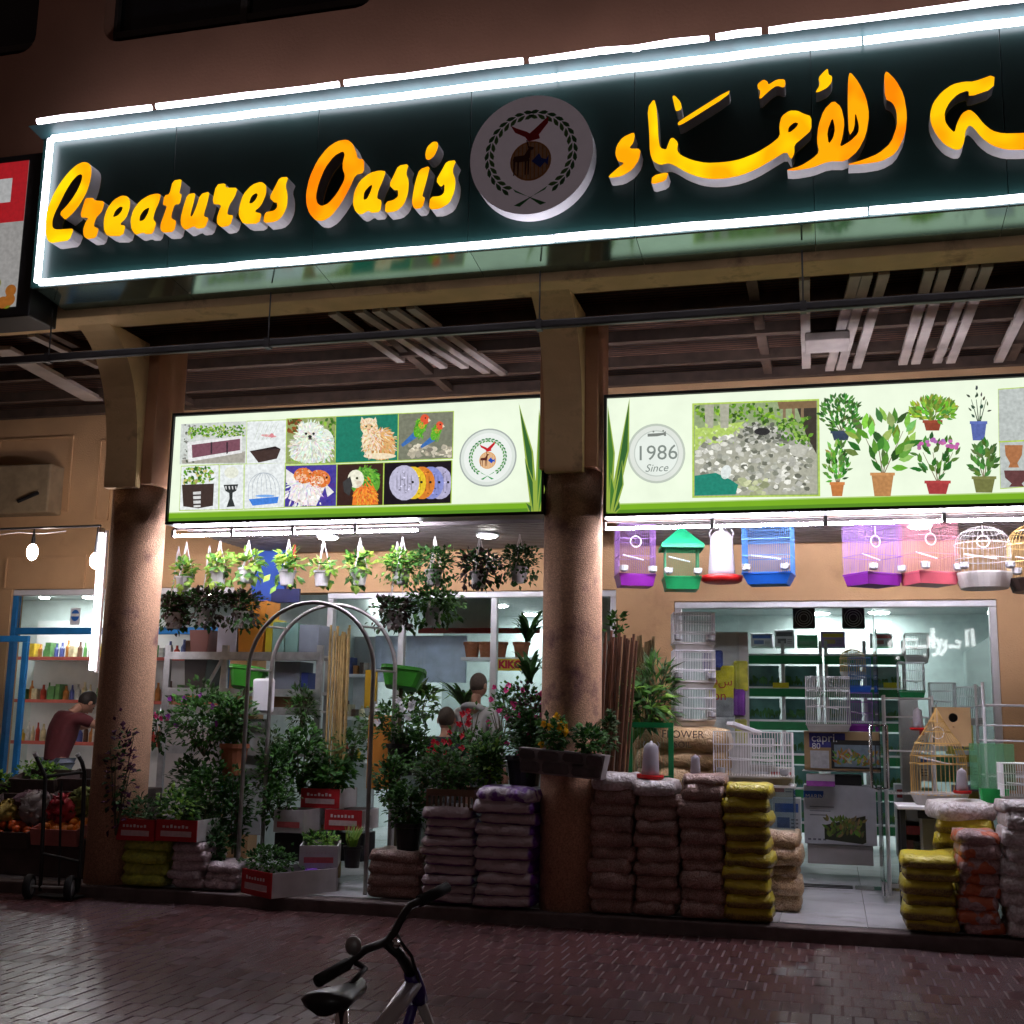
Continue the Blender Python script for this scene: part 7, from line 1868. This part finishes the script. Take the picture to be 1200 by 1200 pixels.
for (u0, u1, v0, v1) in ((-.47, -.24, .05, .5), (-.48, -.30, .55, .95), (-.27, -.02, .58, .95), (-.21, .10, .06, .52), (.02, .26, .60, .95), (.13, .46, .06, .42), (.29, .48, .5, .95), (.13, .27, .46, .55)):
    s = MB(); e = .012
    q = [(u0, v0 + .08), (u0 + .03, v0), (u1 - .02, v0 + .02), (u1, v0 + .1), (u1 - .015, v1 - .05), (u1 - .05, v1), (u0 + .02, v1 - .01), (u0, v1 - .12)]
    yo = [-.004 - .02 * p[1] for p in q]
    vs = [(p[0] * w_, yv - .010, p[1] * h) for p, yv in zip(q, yo)] + [(p[0] * w_, yv, p[1] * h) for p, yv in zip(q, yo)]
    s.add(vs, [tuple(range(8))] + [(i, i + 8, (i + 1) % 8 + 8, (i + 1) % 8) for i in range(8)], M=mtx); s.build('stone', M['stonep'], parent=sp_)
P('planter_flowers', 'yellow flowers in the stone patterned planter, left clump', (630, 668, 838, 884), -.08, 170, .06, .035, ['leaf_d', 'leaf_m'], flowers=('petal_yellow', 9, .035), stems=5)
P('planter_flowers', 'dark foliage in the stone patterned planter, right clump', (670, 712, 848, 886), -.08, 170, .055, .035, ['leaf_d', 'leaf_m'], stems=4)
P('potted_plant', 'plant showing right of the middle column beside the canes', (706, 722, 830, 890), .25, 60, .06, .04, ['leaf_d', 'leaf_g'], stems=3)

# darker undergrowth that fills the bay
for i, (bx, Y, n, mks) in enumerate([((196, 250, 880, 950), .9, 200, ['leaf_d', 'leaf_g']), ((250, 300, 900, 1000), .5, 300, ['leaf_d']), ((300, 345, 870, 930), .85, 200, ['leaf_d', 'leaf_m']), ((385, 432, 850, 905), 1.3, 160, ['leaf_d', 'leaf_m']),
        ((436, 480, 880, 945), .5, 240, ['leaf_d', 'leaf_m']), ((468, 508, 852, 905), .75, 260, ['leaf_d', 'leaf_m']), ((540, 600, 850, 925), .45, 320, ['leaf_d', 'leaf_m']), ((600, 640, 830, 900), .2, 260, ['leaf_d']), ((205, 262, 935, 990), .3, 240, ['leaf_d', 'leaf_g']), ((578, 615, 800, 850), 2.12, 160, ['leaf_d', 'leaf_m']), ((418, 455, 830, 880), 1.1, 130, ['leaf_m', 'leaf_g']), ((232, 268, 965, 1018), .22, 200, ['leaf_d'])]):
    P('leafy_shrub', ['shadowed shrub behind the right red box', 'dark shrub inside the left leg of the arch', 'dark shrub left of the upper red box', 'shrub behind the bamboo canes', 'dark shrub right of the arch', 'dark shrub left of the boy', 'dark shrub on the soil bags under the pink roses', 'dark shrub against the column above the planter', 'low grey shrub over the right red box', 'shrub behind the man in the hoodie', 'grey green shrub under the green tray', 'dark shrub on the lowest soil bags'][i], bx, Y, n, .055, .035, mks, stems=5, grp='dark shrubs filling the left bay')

M['leaf_p'] = mat('dark_purple_bract', (.055, .012, .035), .6, var=.4, scale=5, sub=.2, spec=.2)
P('climbing_sprig', 'dark purple sprig climbing the foot of the left column', (116, 166, 830, 978), -.03, 120, .06, .045, ['leaf_p', 'leaf_p', 'leaf_d'], stems=4, dep=.25)

# ------------------------------------------------------------------ fruit stall at the left
M['fruitbox'] = mat('dark_fruit_box', (.07, .05, .045), .7, var=.2); M['tomato'] = mat('tomato', (.60, .10, .02), .3, var=.2, scale=14); M['orangef'] = mat('orange_fruit', (.65, .20, .02), .45, var=.15, scale=20)
M['clearwrap'] = mat('cloudy_plastic', (.45, .42, .43), .25, var=.25, scale=8, sub=.3); M['pinkbox'] = mat('pink_crate', (.50, .17, .15), .5, var=.15)
stl = thing('fruit_stand', 'dark stepped stand under the fruit boxes at the left', 'stand', (-6.6, .3, FZ))
for z, y0 in ((.42, .28), (.62, .65), (.80, 1.0)):
    s = MB(); s.box(-8.6, -6.02, y0, y0 + .36, FZ, z); s.build('step', M['fruitbox'], parent=stl, bevel=.01)
fr_ = random.Random(4)
def fruitbox(px0, px1, y0, y1, Y, d, mk, label, fruit=None, n=24, r=.04, tilt=R(14)):
    a, b2 = at(px0, y1, Y=Y), at(px1, y0, Y=Y); w_ = b2.x - a.x; h = .14
    t = thing('fruit_box', label, 'fruit box', (0, 0, 0), group='boxes of fruit on the stand'); th = .012
    for nm, q in (('front_panel', (-w_ / 2, w_ / 2, 0, th)), ('back_panel', (-w_ / 2, w_ / 2, d - th, d)), ('side_panel', (-w_ / 2, -w_ / 2 + th, th + .001, d - th - .001)), ('side_panel', (w_ / 2 - th, w_ / 2, th + .001, d - th - .001))):
        s = MB(); s.box(q[0], q[1], q[2], q[3], 0, h); s.build(nm, M[mk], parent=t, bevel=.003)
    s = MB(); s.box(-w_ / 2 + th + .001, w_ / 2 - th - .001, th + .001, d - th - .001, .004, .05); s.build('base', M['dark'], parent=t)
    t.location = ((a.x + b2.x) / 2, Y, a.z); t.rotation_euler = (tilt, 0, 0)
    if fruit:
        for i in range(n):
            s = MB(); k = fr_.uniform(.9, 1.1) * r; s.ell((0, 0, 0), k, k, k * .9, 10, 7)
            lx, ly, lz = fr_.uniform(-w_ / 2 + .05, w_ / 2 - .05), fr_.uniform(.05, d - .05), h * fr_.uniform(.55, .95)
            p = Vector((lx, ly, lz)); p.rotate(Euler((tilt, 0, 0))); 
            o = s.build('orange' if fruit == 'orangef' else 'tomato', M[fruit], smooth=True, org=(0, 0, 0), label='round %s in the %s' % ('orange' if fruit == 'orangef' else 'red tomato', label), cat='fruit', group='fruit in the ' + label)
            o.location = t.location + p
    return t
fruitbox(36, 92, 968, 990, .24, .34, 'pinkbox', 'pink box of oranges behind the hand truck', 'orangef', 26, .042)
fruitbox(-30, 34, 968, 992, .26, .34, 'fruitbox', 'dark box of tomatoes at the left edge', 'tomato', 26, .036)
fruitbox(-24, 40, 938, 960, .62, .34, 'fruitbox', 'dark box with purple produce on the middle step'); fruitbox(42, 98, 936, 958, .62, .34, 'fruitbox', 'box of greens behind the plastic cover')
fruitbox(10, 66, 912, 930, .98, .34, 'fruitbox', 'dark box on the top step at the left'); fruitbox(68, 112, 912, 930, .98, .34, 'fruitbox', 'dark box on the top step beside the column')
def heap(px0, px1, y0, y1, Y, mk, label, name, d=.16, rough=.02, cat='produce'):
    a, b2 = at(px0, y1, Y=Y), at(px1, y0, Y=Y); s = MB(); s.ell(((a.x + b2.x) / 2, Y, (a.z + b2.z) / 2), (b2.x - a.x) / 2, d, (b2.z - a.z) / 2, 30, 18)
    for v in s.v: v.x += fr_.uniform(-rough, rough); v.y += fr_.uniform(-rough, rough); v.z += fr_.uniform(-rough, rough)
    return s.build(name, mk if not isinstance(mk, str) else M[mk], label=label, cat=cat, smooth=True)
heap(18, 62, 928, 950, .70, mat('purple_produce', (.14, .08, .10), .6, var=.4, scale=20), 'heap of dull purple produce on the middle step', 'produce_heap')
heap(0, 20, 938, 968, .55, mat('yellow_produce', (.34, .26, .06), .6, var=.4, scale=20), 'heap of yellow produce at the left edge', 'produce_heap')
heap(24, 66, 930, 966, .50, 'clearwrap', 'crumpled clear plastic over red produce', 'plastic_cover', d=.12, rough=.03, cat='cover')
heap(58, 90, 932, 968, .46, mat('red_wrap', (.42, .03, .05), .35, var=.3, scale=12), 'red and white wrapped produce behind the hand truck', 'produce_bundle', d=.10, rough=.03)
heap(84, 112, 925, 962, .60, mat('green_produce', (.16, .20, .05), .6, var=.5, scale=24), 'heap of green produce beside the left column', 'produce_heap', rough=.03)
plant('leafy_greens', 'bunch of leafy greens behind the stand at the left', (20, 75, 892, 918), 1.25, 160, .06, .04, ['leaf_m', 'leaf_l'], stems=0)
plant('leafy_greens', 'pale greens at the left edge of the stand', (-10, 16, 905, 935), 1.0, 90, .06, .04, ['leaf_l', 'leaf_m'], stems=0)
# ------------------------------------------------------------------ hand truck
ht = thing('hand_truck', 'black two wheeled hand truck standing in front of the fruit', 'hand truck', (0, 0, 0))
HY = -.22
M['htpaint'] = mat('hand_truck_paint', (.03, .032, .03), .4, metal=.3, var=.3)
wl, wr = at(33, 1050, Y=HY), at(81, 1052, Y=HY + .05)
ORG[ht.name] = Vector(((wl.x + wr.x) / 2, HY, 0)); ht.location = ORG[ht.name]
def P3(px, py, Y): return at(px, py, Y=Y)
Lp = [P3(41, 883, HY - .12), P3(46, 895, HY - .07), P3(53, 910, HY), P3(51, 960, HY), P3(49, 1000, HY), P3(47, 1044, HY + .02)]
Rp = [P3(91, 884, HY + .02), P3(96, 893, HY + .05), P3(99, 905, HY + .12), P3(97, 960, HY + .12), P3(94, 1010, HY + .10), P3(91, 1046, HY + .09)]
for q in (Lp, Rp):
    s = MB(); s.tube(q, .017, 8); s.build('side_rail', M['htpaint'], parent=ht, smooth=True)
    s = MB(); s.tube([q[0] + (q[0] - q[1]) * .1, q[0] + (q[1] - q[0]) * .25], .019, 8); s.build('handle_grip', M['galv'], parent=ht)
for i, (a, b2, r_) in enumerate(((Lp[2], Rp[2], .013), (Lp[4], Rp[4], .013), (P3(72, 915, HY + .06), P3(69, 1040, HY + .06), .010))):
    s = MB(); s.tube([a, b2], r_, 8); s.build('cross_bar' if i < 2 else 'centre_bar', M['htpaint'], parent=ht)
for c, nm in ((wl, 0), (wr, 1)):
    c = Vector((c.x, c.y, .095)); rot = Matrix.Translation(c) @ Euler((0, R(90), R(20))).to_matrix().to_4x4()
    s = MB(); s.lathe([(.062, -.026), (.085, -.03), (.095, -.018), (.096, .0), (.095, .018), (.085, .03), (.062, .026)], 28, M=rot, caps=False); w_ = s.build('tyre', M['rubber'], parent=ht, smooth=True)
    s = MB(); s.lathe([(.012, -.03), (.03, -.022), (.05, -.014), (.063, -.026), (.063, .026), (.05, .014), (.03, .022), (.012, .03)], 24, M=rot); s.build('rim', M['galv'], parent=ht, smooth=True)
s = MB(); s.tube([Vector((wl.x, wl.y, .095)), Vector((wr.x, wr.y, .095))], .011, 8); s.build('axle', M['galv'], parent=ht)
s = MB(); m0 = Vector(((wl.x + wr.x) / 2, HY, .0)); s.box(m0.x - .16, m0.x + .2, HY + .06, HY + .26, .012, .02); s.build('toe_plate', M['htpaint'], parent=ht)
# ------------------------------------------------------------------ people
M['skin'] = mat('skin', (.42, .22, .15), .5, var=.06); M['hair'] = mat('short_hair', (.06, .04, .03), .7, var=.2, scale=60); M['hair_d'] = mat('dark_hair', (.02, .015, .012), .6, var=.2, scale=60)
M['maroon'] = mat('maroon_shirt', (.12, .025, .03), .8, var=.15, bump=.5, bscale=14); M['jeans'] = mat('faded_jeans', (.17, .20, .26), .8, var=.25, scale=9, bump=.4, bscale=18)
M['hoodie'] = mat('grey_hoodie', (.42, .41, .42), .85, var=.12, bump=.6, bscale=14); M['blackt'] = mat('black_shirt', (.015, .016, .022), .8, var=.2, bump=.4, bscale=14); M['trous'] = mat('grey_trousers', (.12, .12, .13), .8, var=.15)
def skin_mesh(name, nodes, edges, m, parent, root=0, sub=2, flat=1.0):
    me = bpy.data.meshes.new(name); me.from_pydata([n[0] for n in nodes], edges, []); o = bpy.data.objects.new(name, me); COL.objects.link(o)
    sk_ = o.modifiers.new('skin', 'SKIN'); sk_.use_smooth_shade = True
    for i, n in enumerate(nodes):
        v = me.skin_vertices[0].data[i]; r = n[1]; v.radius = r if isinstance(r, tuple) else (r, r); v.use_root = (i == root)
    ss = o.modifiers.new('sub', 'SUBSURF'); ss.levels = sub; ss.render_levels = sub
    me.materials.append(m); o.parent = parent; ORG[o.name] = ORG[parent.name]
    return o
def person(label, loc, rz, J, shirt, trousers, hair, H=1.75, sleeves='long', bald=False, extra=None):
    """J: joints in metres for a figure facing +Y; one continuous body in skin, clothing over it"""
    t = thing('person', label, 'person', (0, 0, 0)); ORG[t.name] = Vector((0, 0, 0))
    g = dict(J)
    nodes = [(g['pelvis'], .085), (g['waist'], .08), (g['chest'], .085), (g['neckb'], .05), (g['neck'], .048), (g['headc'], .05)]
    edges = [(0, 1), (1, 2), (2, 3), (3, 4), (4, 5)]
    def limb(start, names, rs):
        p = start
        for n_, r_ in zip(names, rs):
            nodes.append((g[n_], r_)); edges.append((p, len(nodes) - 1)); p = len(nodes) - 1
        return p
    hands = []
    for s_ in 'LR':
        hands.append(limb(2, ['sh' + s_, 'el' + s_, 'wr' + s_, 'ha' + s_], [.055, .04, .028, .034]))
        limb(0, ['hip' + s_, 'kn' + s_, 'an' + s_, 'to' + s_], [.065, .04, .03, .03])
    # fingers: short chains from each palm
    for hi, s_ in zip(hands, 'LR'):
        h0, w0 = Vector(g['ha' + s_]), Vector(g['wr' + s_]); d = (h0 - w0).normalized(); sd = d.cross(Vector((0, 0, 1)));
        if sd.length < .1: sd = Vector((0, 1, 0))
        sd.normalize(); nn = sd.cross(d)
        for k, L in ((-1.5, .055), (-.5, .068), (.5, .072), (1.5, .062)):
            b0 = h0 + d * .03 + sd * .019 * k; nodes.append((tuple(b0), .010)); edges.append((hi, len(nodes) - 1)); nodes.append((tuple(b0 + d * L * .6 - nn * .01), .009)); edges.append((len(nodes) - 2, len(nodes) - 1)); nodes.append((tuple(b0 + d * L - nn * .03), .007)); edges.append((len(nodes) - 2, len(nodes) - 1))
        b0 = h0 + sd * .035 - d * .01; nodes.append((tuple(b0), .011)); edges.append((hi, len(nodes) - 1)); nodes.append((tuple(b0 + sd * .02 + d * .035), .009)); edges.append((len(nodes) - 2, len(nodes) - 1))
    skin_mesh('body', nodes, edges, M['skin'], t)
    hc = Vector(g['headc']) + Vector(g.get('headoff', (0, .01, .06))); up = Vector(g.get('headup', (0, 0, 1))).normalized(); q = Vector((0, 0, 1)).rotation_difference(up).to_matrix().to_4x4()
    mtx = Matrix.Translation(hc) @ q @ Euler((0, 0, g.get('headrz', 0))).to_matrix().to_4x4()
    s = MB(); s.ell((0, 0, 0), .074, .094, .112, 18, 14)
    for v in s.v:
        if v.z < -.02: v.x *= 1 + .9 * (v.z + .02) * 2; v.y = v.y * (1 + (v.z + .02) * 1.2) + .012
        if v.y > .07 and abs(v.x) < .02 and -.035 < v.z < .02: v.y += .018
    for sx in (-1, 1): s.ell((sx * .076, -.005, -.005), .012, .022, .032, 8, 6)
    s.v = [mtx @ v for v in s.v]; hd = s.build('head', M['skin'], parent=t, smooth=True)
    for sx in (-1, 1):
        s = MB(); s.ell((sx * .03, .086, .008), .013, .008, .008, 8, 6); s.v = [mtx @ v for v in s.v]; s.build('eye', M['dark'], parent=hd)
    s = MB(); s.ell((0, .088, -.058), .024, .008, .006, 8, 6); s.v = [mtx @ v for v in s.v]; s.build('mouth', M['red'], parent=hd)
    s = MB(); s.ell((0, -.012, .022), .079, .092, .100, 18, 12); s.v = [mtx @ v for v in s.v if True]; s.build('hair', M[hair], parent=t, smooth=True)
    # clothing as its own continuous skins
    def cl(name, spec, ed, m): skin_mesh(name, spec, ed, m, t)
    G = lambda n_: g[n_]
    if sleeves == 'long': arms = [('sh', .066), ('el', .052), ('wr', .040)]
    else: arms = [('sh', .068), ('elm', .060)]
    nodes = [(G('waist'), .125), (tuple((Vector(G('pelvis')) * 1.05 + Vector(G('waist')) * -.05)), .128), (G('chest'), (.145, .125)), (G('neckb'), .072)]
    edges = [(1, 0), (0, 2), (2, 3)]
    for s_ in 'LR':
        p = 2
        for n_, r_ in arms:
            pos = G('sh' + s_) if n_ == 'sh' else tuple((Vector(G('sh' + s_)) * .4 + Vector(G('el' + s_)) * .6)) if n_ == 'elm' else G(n_ + s_)
            nodes.append((pos, r_)); edges.append((p, len(nodes) - 1)); p = len(nodes) - 1
    cl('shirt', nodes, edges, M[shirt])
    nodes = [(G('pelvis'), .118)]; edges = []
    for s_ in 'LR':
        p = 0
        for n_, r_ in (('hip', .098), ('kn', .072), ('an', .058)):
            nodes.append((G(n_ + s_), r_)); edges.append((p, len(nodes) - 1)); p = len(nodes) - 1
    cl('trousers', nodes, edges, M[trousers])
    for s_ in 'LR':
        cl('shoe', [(tuple(Vector(G('an' + s_)) + Vector((0, -.03, -.035))), .045), (tuple(Vector(G('to' + s_)) + Vector((0, .02, 0))), .042)], [(0, 1)], M['dark'])
    if extra: extra(t)
    t.location = loc; t.rotation_euler = (0, 0, rz)
    return t
def stand(h=1.75, lean=0):
    k = h / 1.75
    J = dict(pelvis=(0, 0, .95), waist=(0, .0, 1.10), chest=(0, .01, 1.32), neckb=(0, .0, 1.46), neck=(0, .01, 1.52), headc=(0, .02, 1.57),
             shL=(-.19, 0, 1.40), elL=(-.25, -.02, 1.13), wrL=(-.24, .10, .90), haL=(-.235, .13, .83), shR=(.19, 0, 1.40), elR=(.25, -.02, 1.13), wrR=(.24, .10, .90), haR=(.235, .13, .83),
             hipL=(-.10, 0, .88), knL=(-.11, .02, .48), anL=(-.11, -.02, .09), toL=(-.12, .12, .04), hipR=(.10, 0, .88), knR=(.11, .02, .48), anR=(.11, -.02, .09), toR=(.12, .12, .04))
    return {n: tuple(q * k for q in v) for n, v in J.items()}
# man in grey hoodie, seen from behind, head bowed
p = at(558, 785, Y=1.95); J = stand(1.80); J['headup'] = (0, .28, 1); J['headoff'] = (0, .03, .065)
def hood(t):
    s = MB(); s.tube([(.10 * math.cos(a), -.03 + .075 * math.sin(a), 1.465 - .035 * math.sin(a)) for a in [2 * PI * i / 16 for i in range(16)]], .030, 8, closed=True); s.build('hood', M['hoodie'], parent=t, smooth=True)
person('man in a grey hoodie seen from behind among the plants', (p.x, 1.95, FZ), R(-15), J, 'hoodie', 'trous', 'hair', extra=hood)
# child in black shirt with a shoulder strap
p = at(523, 830, Y=1.75); J = stand(1.45); J['headup'] = (0, .2, 1); J['headoff'] = (0, .02, .06)
def strap(t):
    s = MB(); s.tube([(-.10, -.02, 1.20), (-.07, -.125, 1.13), (.02, -.145, 1.0), (.10, -.12, .86)], .010, 5); s.build('strap', M['galv'], parent=t)
person('boy in a black shirt with a shoulder strap in front of the hoodie', (p.x, 1.75, FZ), R(10), J, 'blackt', 'trous', 'hair', sleeves='short', extra=strap)
# man in maroon shirt bending at the grocer's front, arm reaching right
J = stand(1.66)
J.update(chest=(.01, .07, 1.24), neckb=(.03, .13, 1.37), neck=(.04, .17, 1.41), headc=(.05, .21, 1.44), headup=(.15, .75, .75), headoff=(.01, .05, .03),
         shL=(-.17, .09, 1.31), elL=(-.16, .34, 1.22), wrL=(.06, .44, 1.27), haL=(.12, .46, 1.29), shR=(.20, .09, 1.32), elR=(.34, .26, 1.22), wrR=(.46, .42, 1.28), haR=(.50, .48, 1.31))
p = at(70, 880, Y=1.75)
person('man in a maroon shirt and jeans bending into the grocer shop', (p.x, 1.7, FZ), R(-20), J, 'maroon', 'jeans', 'hair_d', sleeves='short')
# ------------------------------------------------------------------ bicycle in the foreground
M['bikeframe'] = mat('silver_frame', (.62, .62, .65), .3, metal=.4, var=.08); M['bikepurple'] = mat('purple_frame_paint', (.06, .03, .22), .3, var=.1); M['saddle'] = mat('black_saddle', (.014, .014, .015), .42, var=.3, scale=20, coat=.15)
bk = thing('bicycle', 'small bicycle with black saddle and handlebar parked in the foreground', 'bicycle', (0, 0, 0))
DB = 2.72
def bp(px, py, d): 
    v = _F + _R * ((px - 600) / FPX) + _U * ((600 - py) / FPX); v = v / v.length if False else v
    return CAM + v * d
gl_, gr_ = bp(372, 1150, 2.52), bp(524, 1040, 2.86)
ctr = bp(452, 1104, 2.70)
head_t, head_b = bp(482, 1140, 2.74), bp(490, 1162, 2.76)
fwd = Vector((gr_ - gl_)); fwd.z = 0; fwd.normalize(); fwd = Vector((fwd.y, -fwd.x, 0))   # heading: to the right of the bar
ORG[bk.name] = Vector((head_t.x, head_t.y, 0)); bk.location = ORG[bk.name]
s = MB(); s.tube([gl_, gl_.lerp(ctr, .45) , bp(428, 1113, 2.63), bp(442, 1108, 2.67), ctr, bp(462, 1093, 2.72), bp(472, 1074, 2.74), bp(480, 1062, 2.76), gr_], .0095, 8)
hb = s.build('handlebar', M['dark'], parent=bk, smooth=True)
for a, b2 in ((gl_, gl_.lerp(ctr, .42)), (gr_, gr_.lerp(bp(480, 1062, 2.76), .75))):
    s = MB(); s.tube([a, b2], .0135, 10); s.build('grip', M['rubber'], parent=hb, smooth=True)
s = MB(); q = bp(414, 1108, 2.60); s.ell(q, .019, .014, .020, 12, 8); s.tube([q, bp(412, 1118, 2.60)], .008, 6); s.build('bell', M['galv'], parent=hb, smooth=True)
for g0, g1, dd in ((gl_, ctr, 2.60),):
    q0 = g0.lerp(g1, .5); s = MB(); s.tube([q0, q0 + fwd * .04 - Vector((0, 0, .01)), g0.lerp(g1, .15) + fwd * .055 - Vector((0, 0, .02))], [.008, .006, .005], 6); s.build('brake_lever', M['dark'], parent=hb, smooth=True)
s = MB(); s.tube([ctr, bp(468, 1118, 2.71), head_t], [.013, .012, .014], 10); s.build('stem', M['dark'], parent=bk, smooth=True)
s = MB(); q = bp(464, 1106, 2.70); s.ell(q, .012, .012, .010, 8, 6); s.build('clamp_bolt', M['chrome'], parent=bk)
s = MB(); s.tube([head_t, head_b, bp(492, 1172, 2.77)], .019, 10); s.build('head_tube', M['bikepurple'], parent=bk, smooth=True)
sd = bp(404, 1160, 2.42)
# saddle: wide at the back (lower left), nose to the upper right
nose, rear = bp(424, 1146, 2.60), bp(376, 1186, 2.34); ax_ = (nose - rear); Ls = .25; ax_.z = 0; ax_.normalize(); zs = .80
sd = Vector(((nose.x + rear.x) / 2, (nose.y + rear.y) / 2, (nose.z + rear.z) / 2)); sdz = Vector((0, 0, 1)); side = ax_.cross(sdz)
s = MB(); n = 14; vs = []; fs = []
slope = (nose.z - rear.z)
for i in range(n + 1):
    u = i / n; w_ = .019 + .042 * (1 - u) ** 1.3 * min(1, (u + .03) * 7) ** .5; 
    if u > .93: w_ *= .75
    if u < .05: w_ *= .8
    zc = .012 * math.cos(u * PI) + slope * (u - .5) * .5; c0 = sd + ax_ * Ls * (u - .5) + Vector((0, 0, zc))
    for k in range(10):
        a = 2 * PI * k / 10; h_ = .018 if math.sin(a) > 0 else .026 * (1 - u * .4)
        vs.append(c0 + side * w_ * math.cos(a) + Vector((0, 0, h_ * math.sin(a))))
for i in range(n):
    for k in range(10): fs.append((i * 10 + k, i * 10 + (k + 1) % 10, (i + 1) * 10 + (k + 1) % 10, (i + 1) * 10 + k))
fs += [tuple(range(10))[::-1], tuple(n * 10 + k for k in range(10))]
s.add(vs, fs); sa = s.build('saddle', M['saddle'], parent=bk, smooth=True)
bb = Vector((sd.x, sd.y, 0)) + ax_ * .14; bb.z = .27
sp0 = sd - Vector((0, 0, .03)) ; s = MB(); s.tube([sp0, sp0.lerp(bb, .45)], .0135, 8); s.build('seat_post', M['chrome'], parent=bk, smooth=True)
s = MB(); s.tube([sp0.lerp(bb, .40), bb], .018, 8); s.build('seat_tube', M['bikeframe'], parent=bk, smooth=True)
low = bp(448, 1204, 2.66)
s = MB(); s.tube([head_t.lerp(head_b, .5), low, bb + Vector((0, 0, .02))], [.020, .021, .020], 10); s.build('down_tube', M['bikeframe'], parent=bk, smooth=True)
WR = .235
fh = Vector((head_b.x, head_b.y, 0)) + ax_ * .16; fh.z = WR
rh = bb - ax_ * .36; rh.z = WR
for o_ in (-1, 1):
    s = MB(); s.tube([head_b - Vector((0, 0, .03)) + side * .01 * o_, head_b.lerp(fh, .25) + side * .052 * o_, fh + side * .052 * o_], .012, 8); s.build('fork_blade', M['offwhite'] if o_ > 0 else M['bikepurple'], parent=bk, smooth=True)
    s = MB(); s.tube([bb + side * .02 * o_, rh + side * .055 * o_], .011, 8); s.tube([sp0.lerp(bb, .45) + side * .012 * o_, rh + side * .055 * o_], .010, 8); s.build('rear_stay', M['bikeframe'], parent=bk, smooth=True)
for c in (fh, rh):
    s = MB(); s.tube([c + ax_ * WR * .94 * math.cos(2 * PI * i / 40) + Vector((0, 0, WR * .94 * math.sin(2 * PI * i / 40))) for i in range(40)], .022, 8, closed=True); w_ = s.build('wheel', M['rubber'], parent=bk, smooth=True)
    s = MB(); s.tube([c + ax_ * WR * .82 * math.cos(2 * PI * i / 40) + Vector((0, 0, WR * .82 * math.sin(2 * PI * i / 40))) for i in range(40)], .012, 6, closed=True); s.build('rim', M['chrome'], parent=w_, smooth=True)
    s = MB()
    for i in range(20): s.tube([c + side * .02 * (-1) ** i, c + ax_ * WR * .82 * math.cos(2 * PI * i / 20) + Vector((0, 0, WR * .82 * math.sin(2 * PI * i / 20)))], .0015, 3)
    s.build('spokes', M['chrome'], parent=w_, kind='stuff'); s = MB(); s.tube([c - side * .05, c + side * .05], .014, 8); s.build('hub', M['chrome'], parent=w_)
s = MB(); s.tube([bb - side * .07, bb + side * .07], .014, 8); s.tube([bb + side * .07, bb + side * .07 - Vector((0, 0, .13))], .009, 6); s.tube([bb - side * .07, bb - side * .07 + Vector((0, 0, .13))], .009, 6); s.build('crank', M['chrome'], parent=bk)
for o_ in (-1, 1):
    c = bb + side * .10 * o_ + Vector((0, 0, -.13 * o_)); s = MB(); s.box(c.x - .045, c.x + .045, c.y - .03, c.y + .03, c.z - .012, c.z + .012); s.build('pedal', M['dark'], parent=bk)
s = MB(); s.tube([rh + side * .07, Vector((rh.x, rh.y, 0.005)) + side * .2 + ax_ * .05], .008, 6); s.build('kick_stand', M['galv'], parent=bk)
s = MB(); s.tube([bp(466, 1095, 2.73), bp(470, 1104, 2.70), bp(482, 1120, 2.70), bp(488, 1140, 2.72), bp(494, 1165, 2.76)], .004, 5); s.build('brake_cable', M['dark'], parent=bk)
s = MB(); q = [fh + ax_ * (WR + .025) * math.cos(R(a)) + Vector((0, 0, (WR + .025) * math.sin(R(a)))) for a in range(20, 141, 12)]
for i in range(len(q) - 1): s.add([q[i] - side * .028, q[i] + side * .028, q[i + 1] + side * .028, q[i + 1] - side * .028], [(0, 1, 2, 3)])
mg = s.build('mudguard', M['bikeframe'], parent=bk, smooth=True); sm = mg.modifiers.new('solid', 'SOLIDIFY'); sm.thickness = .004
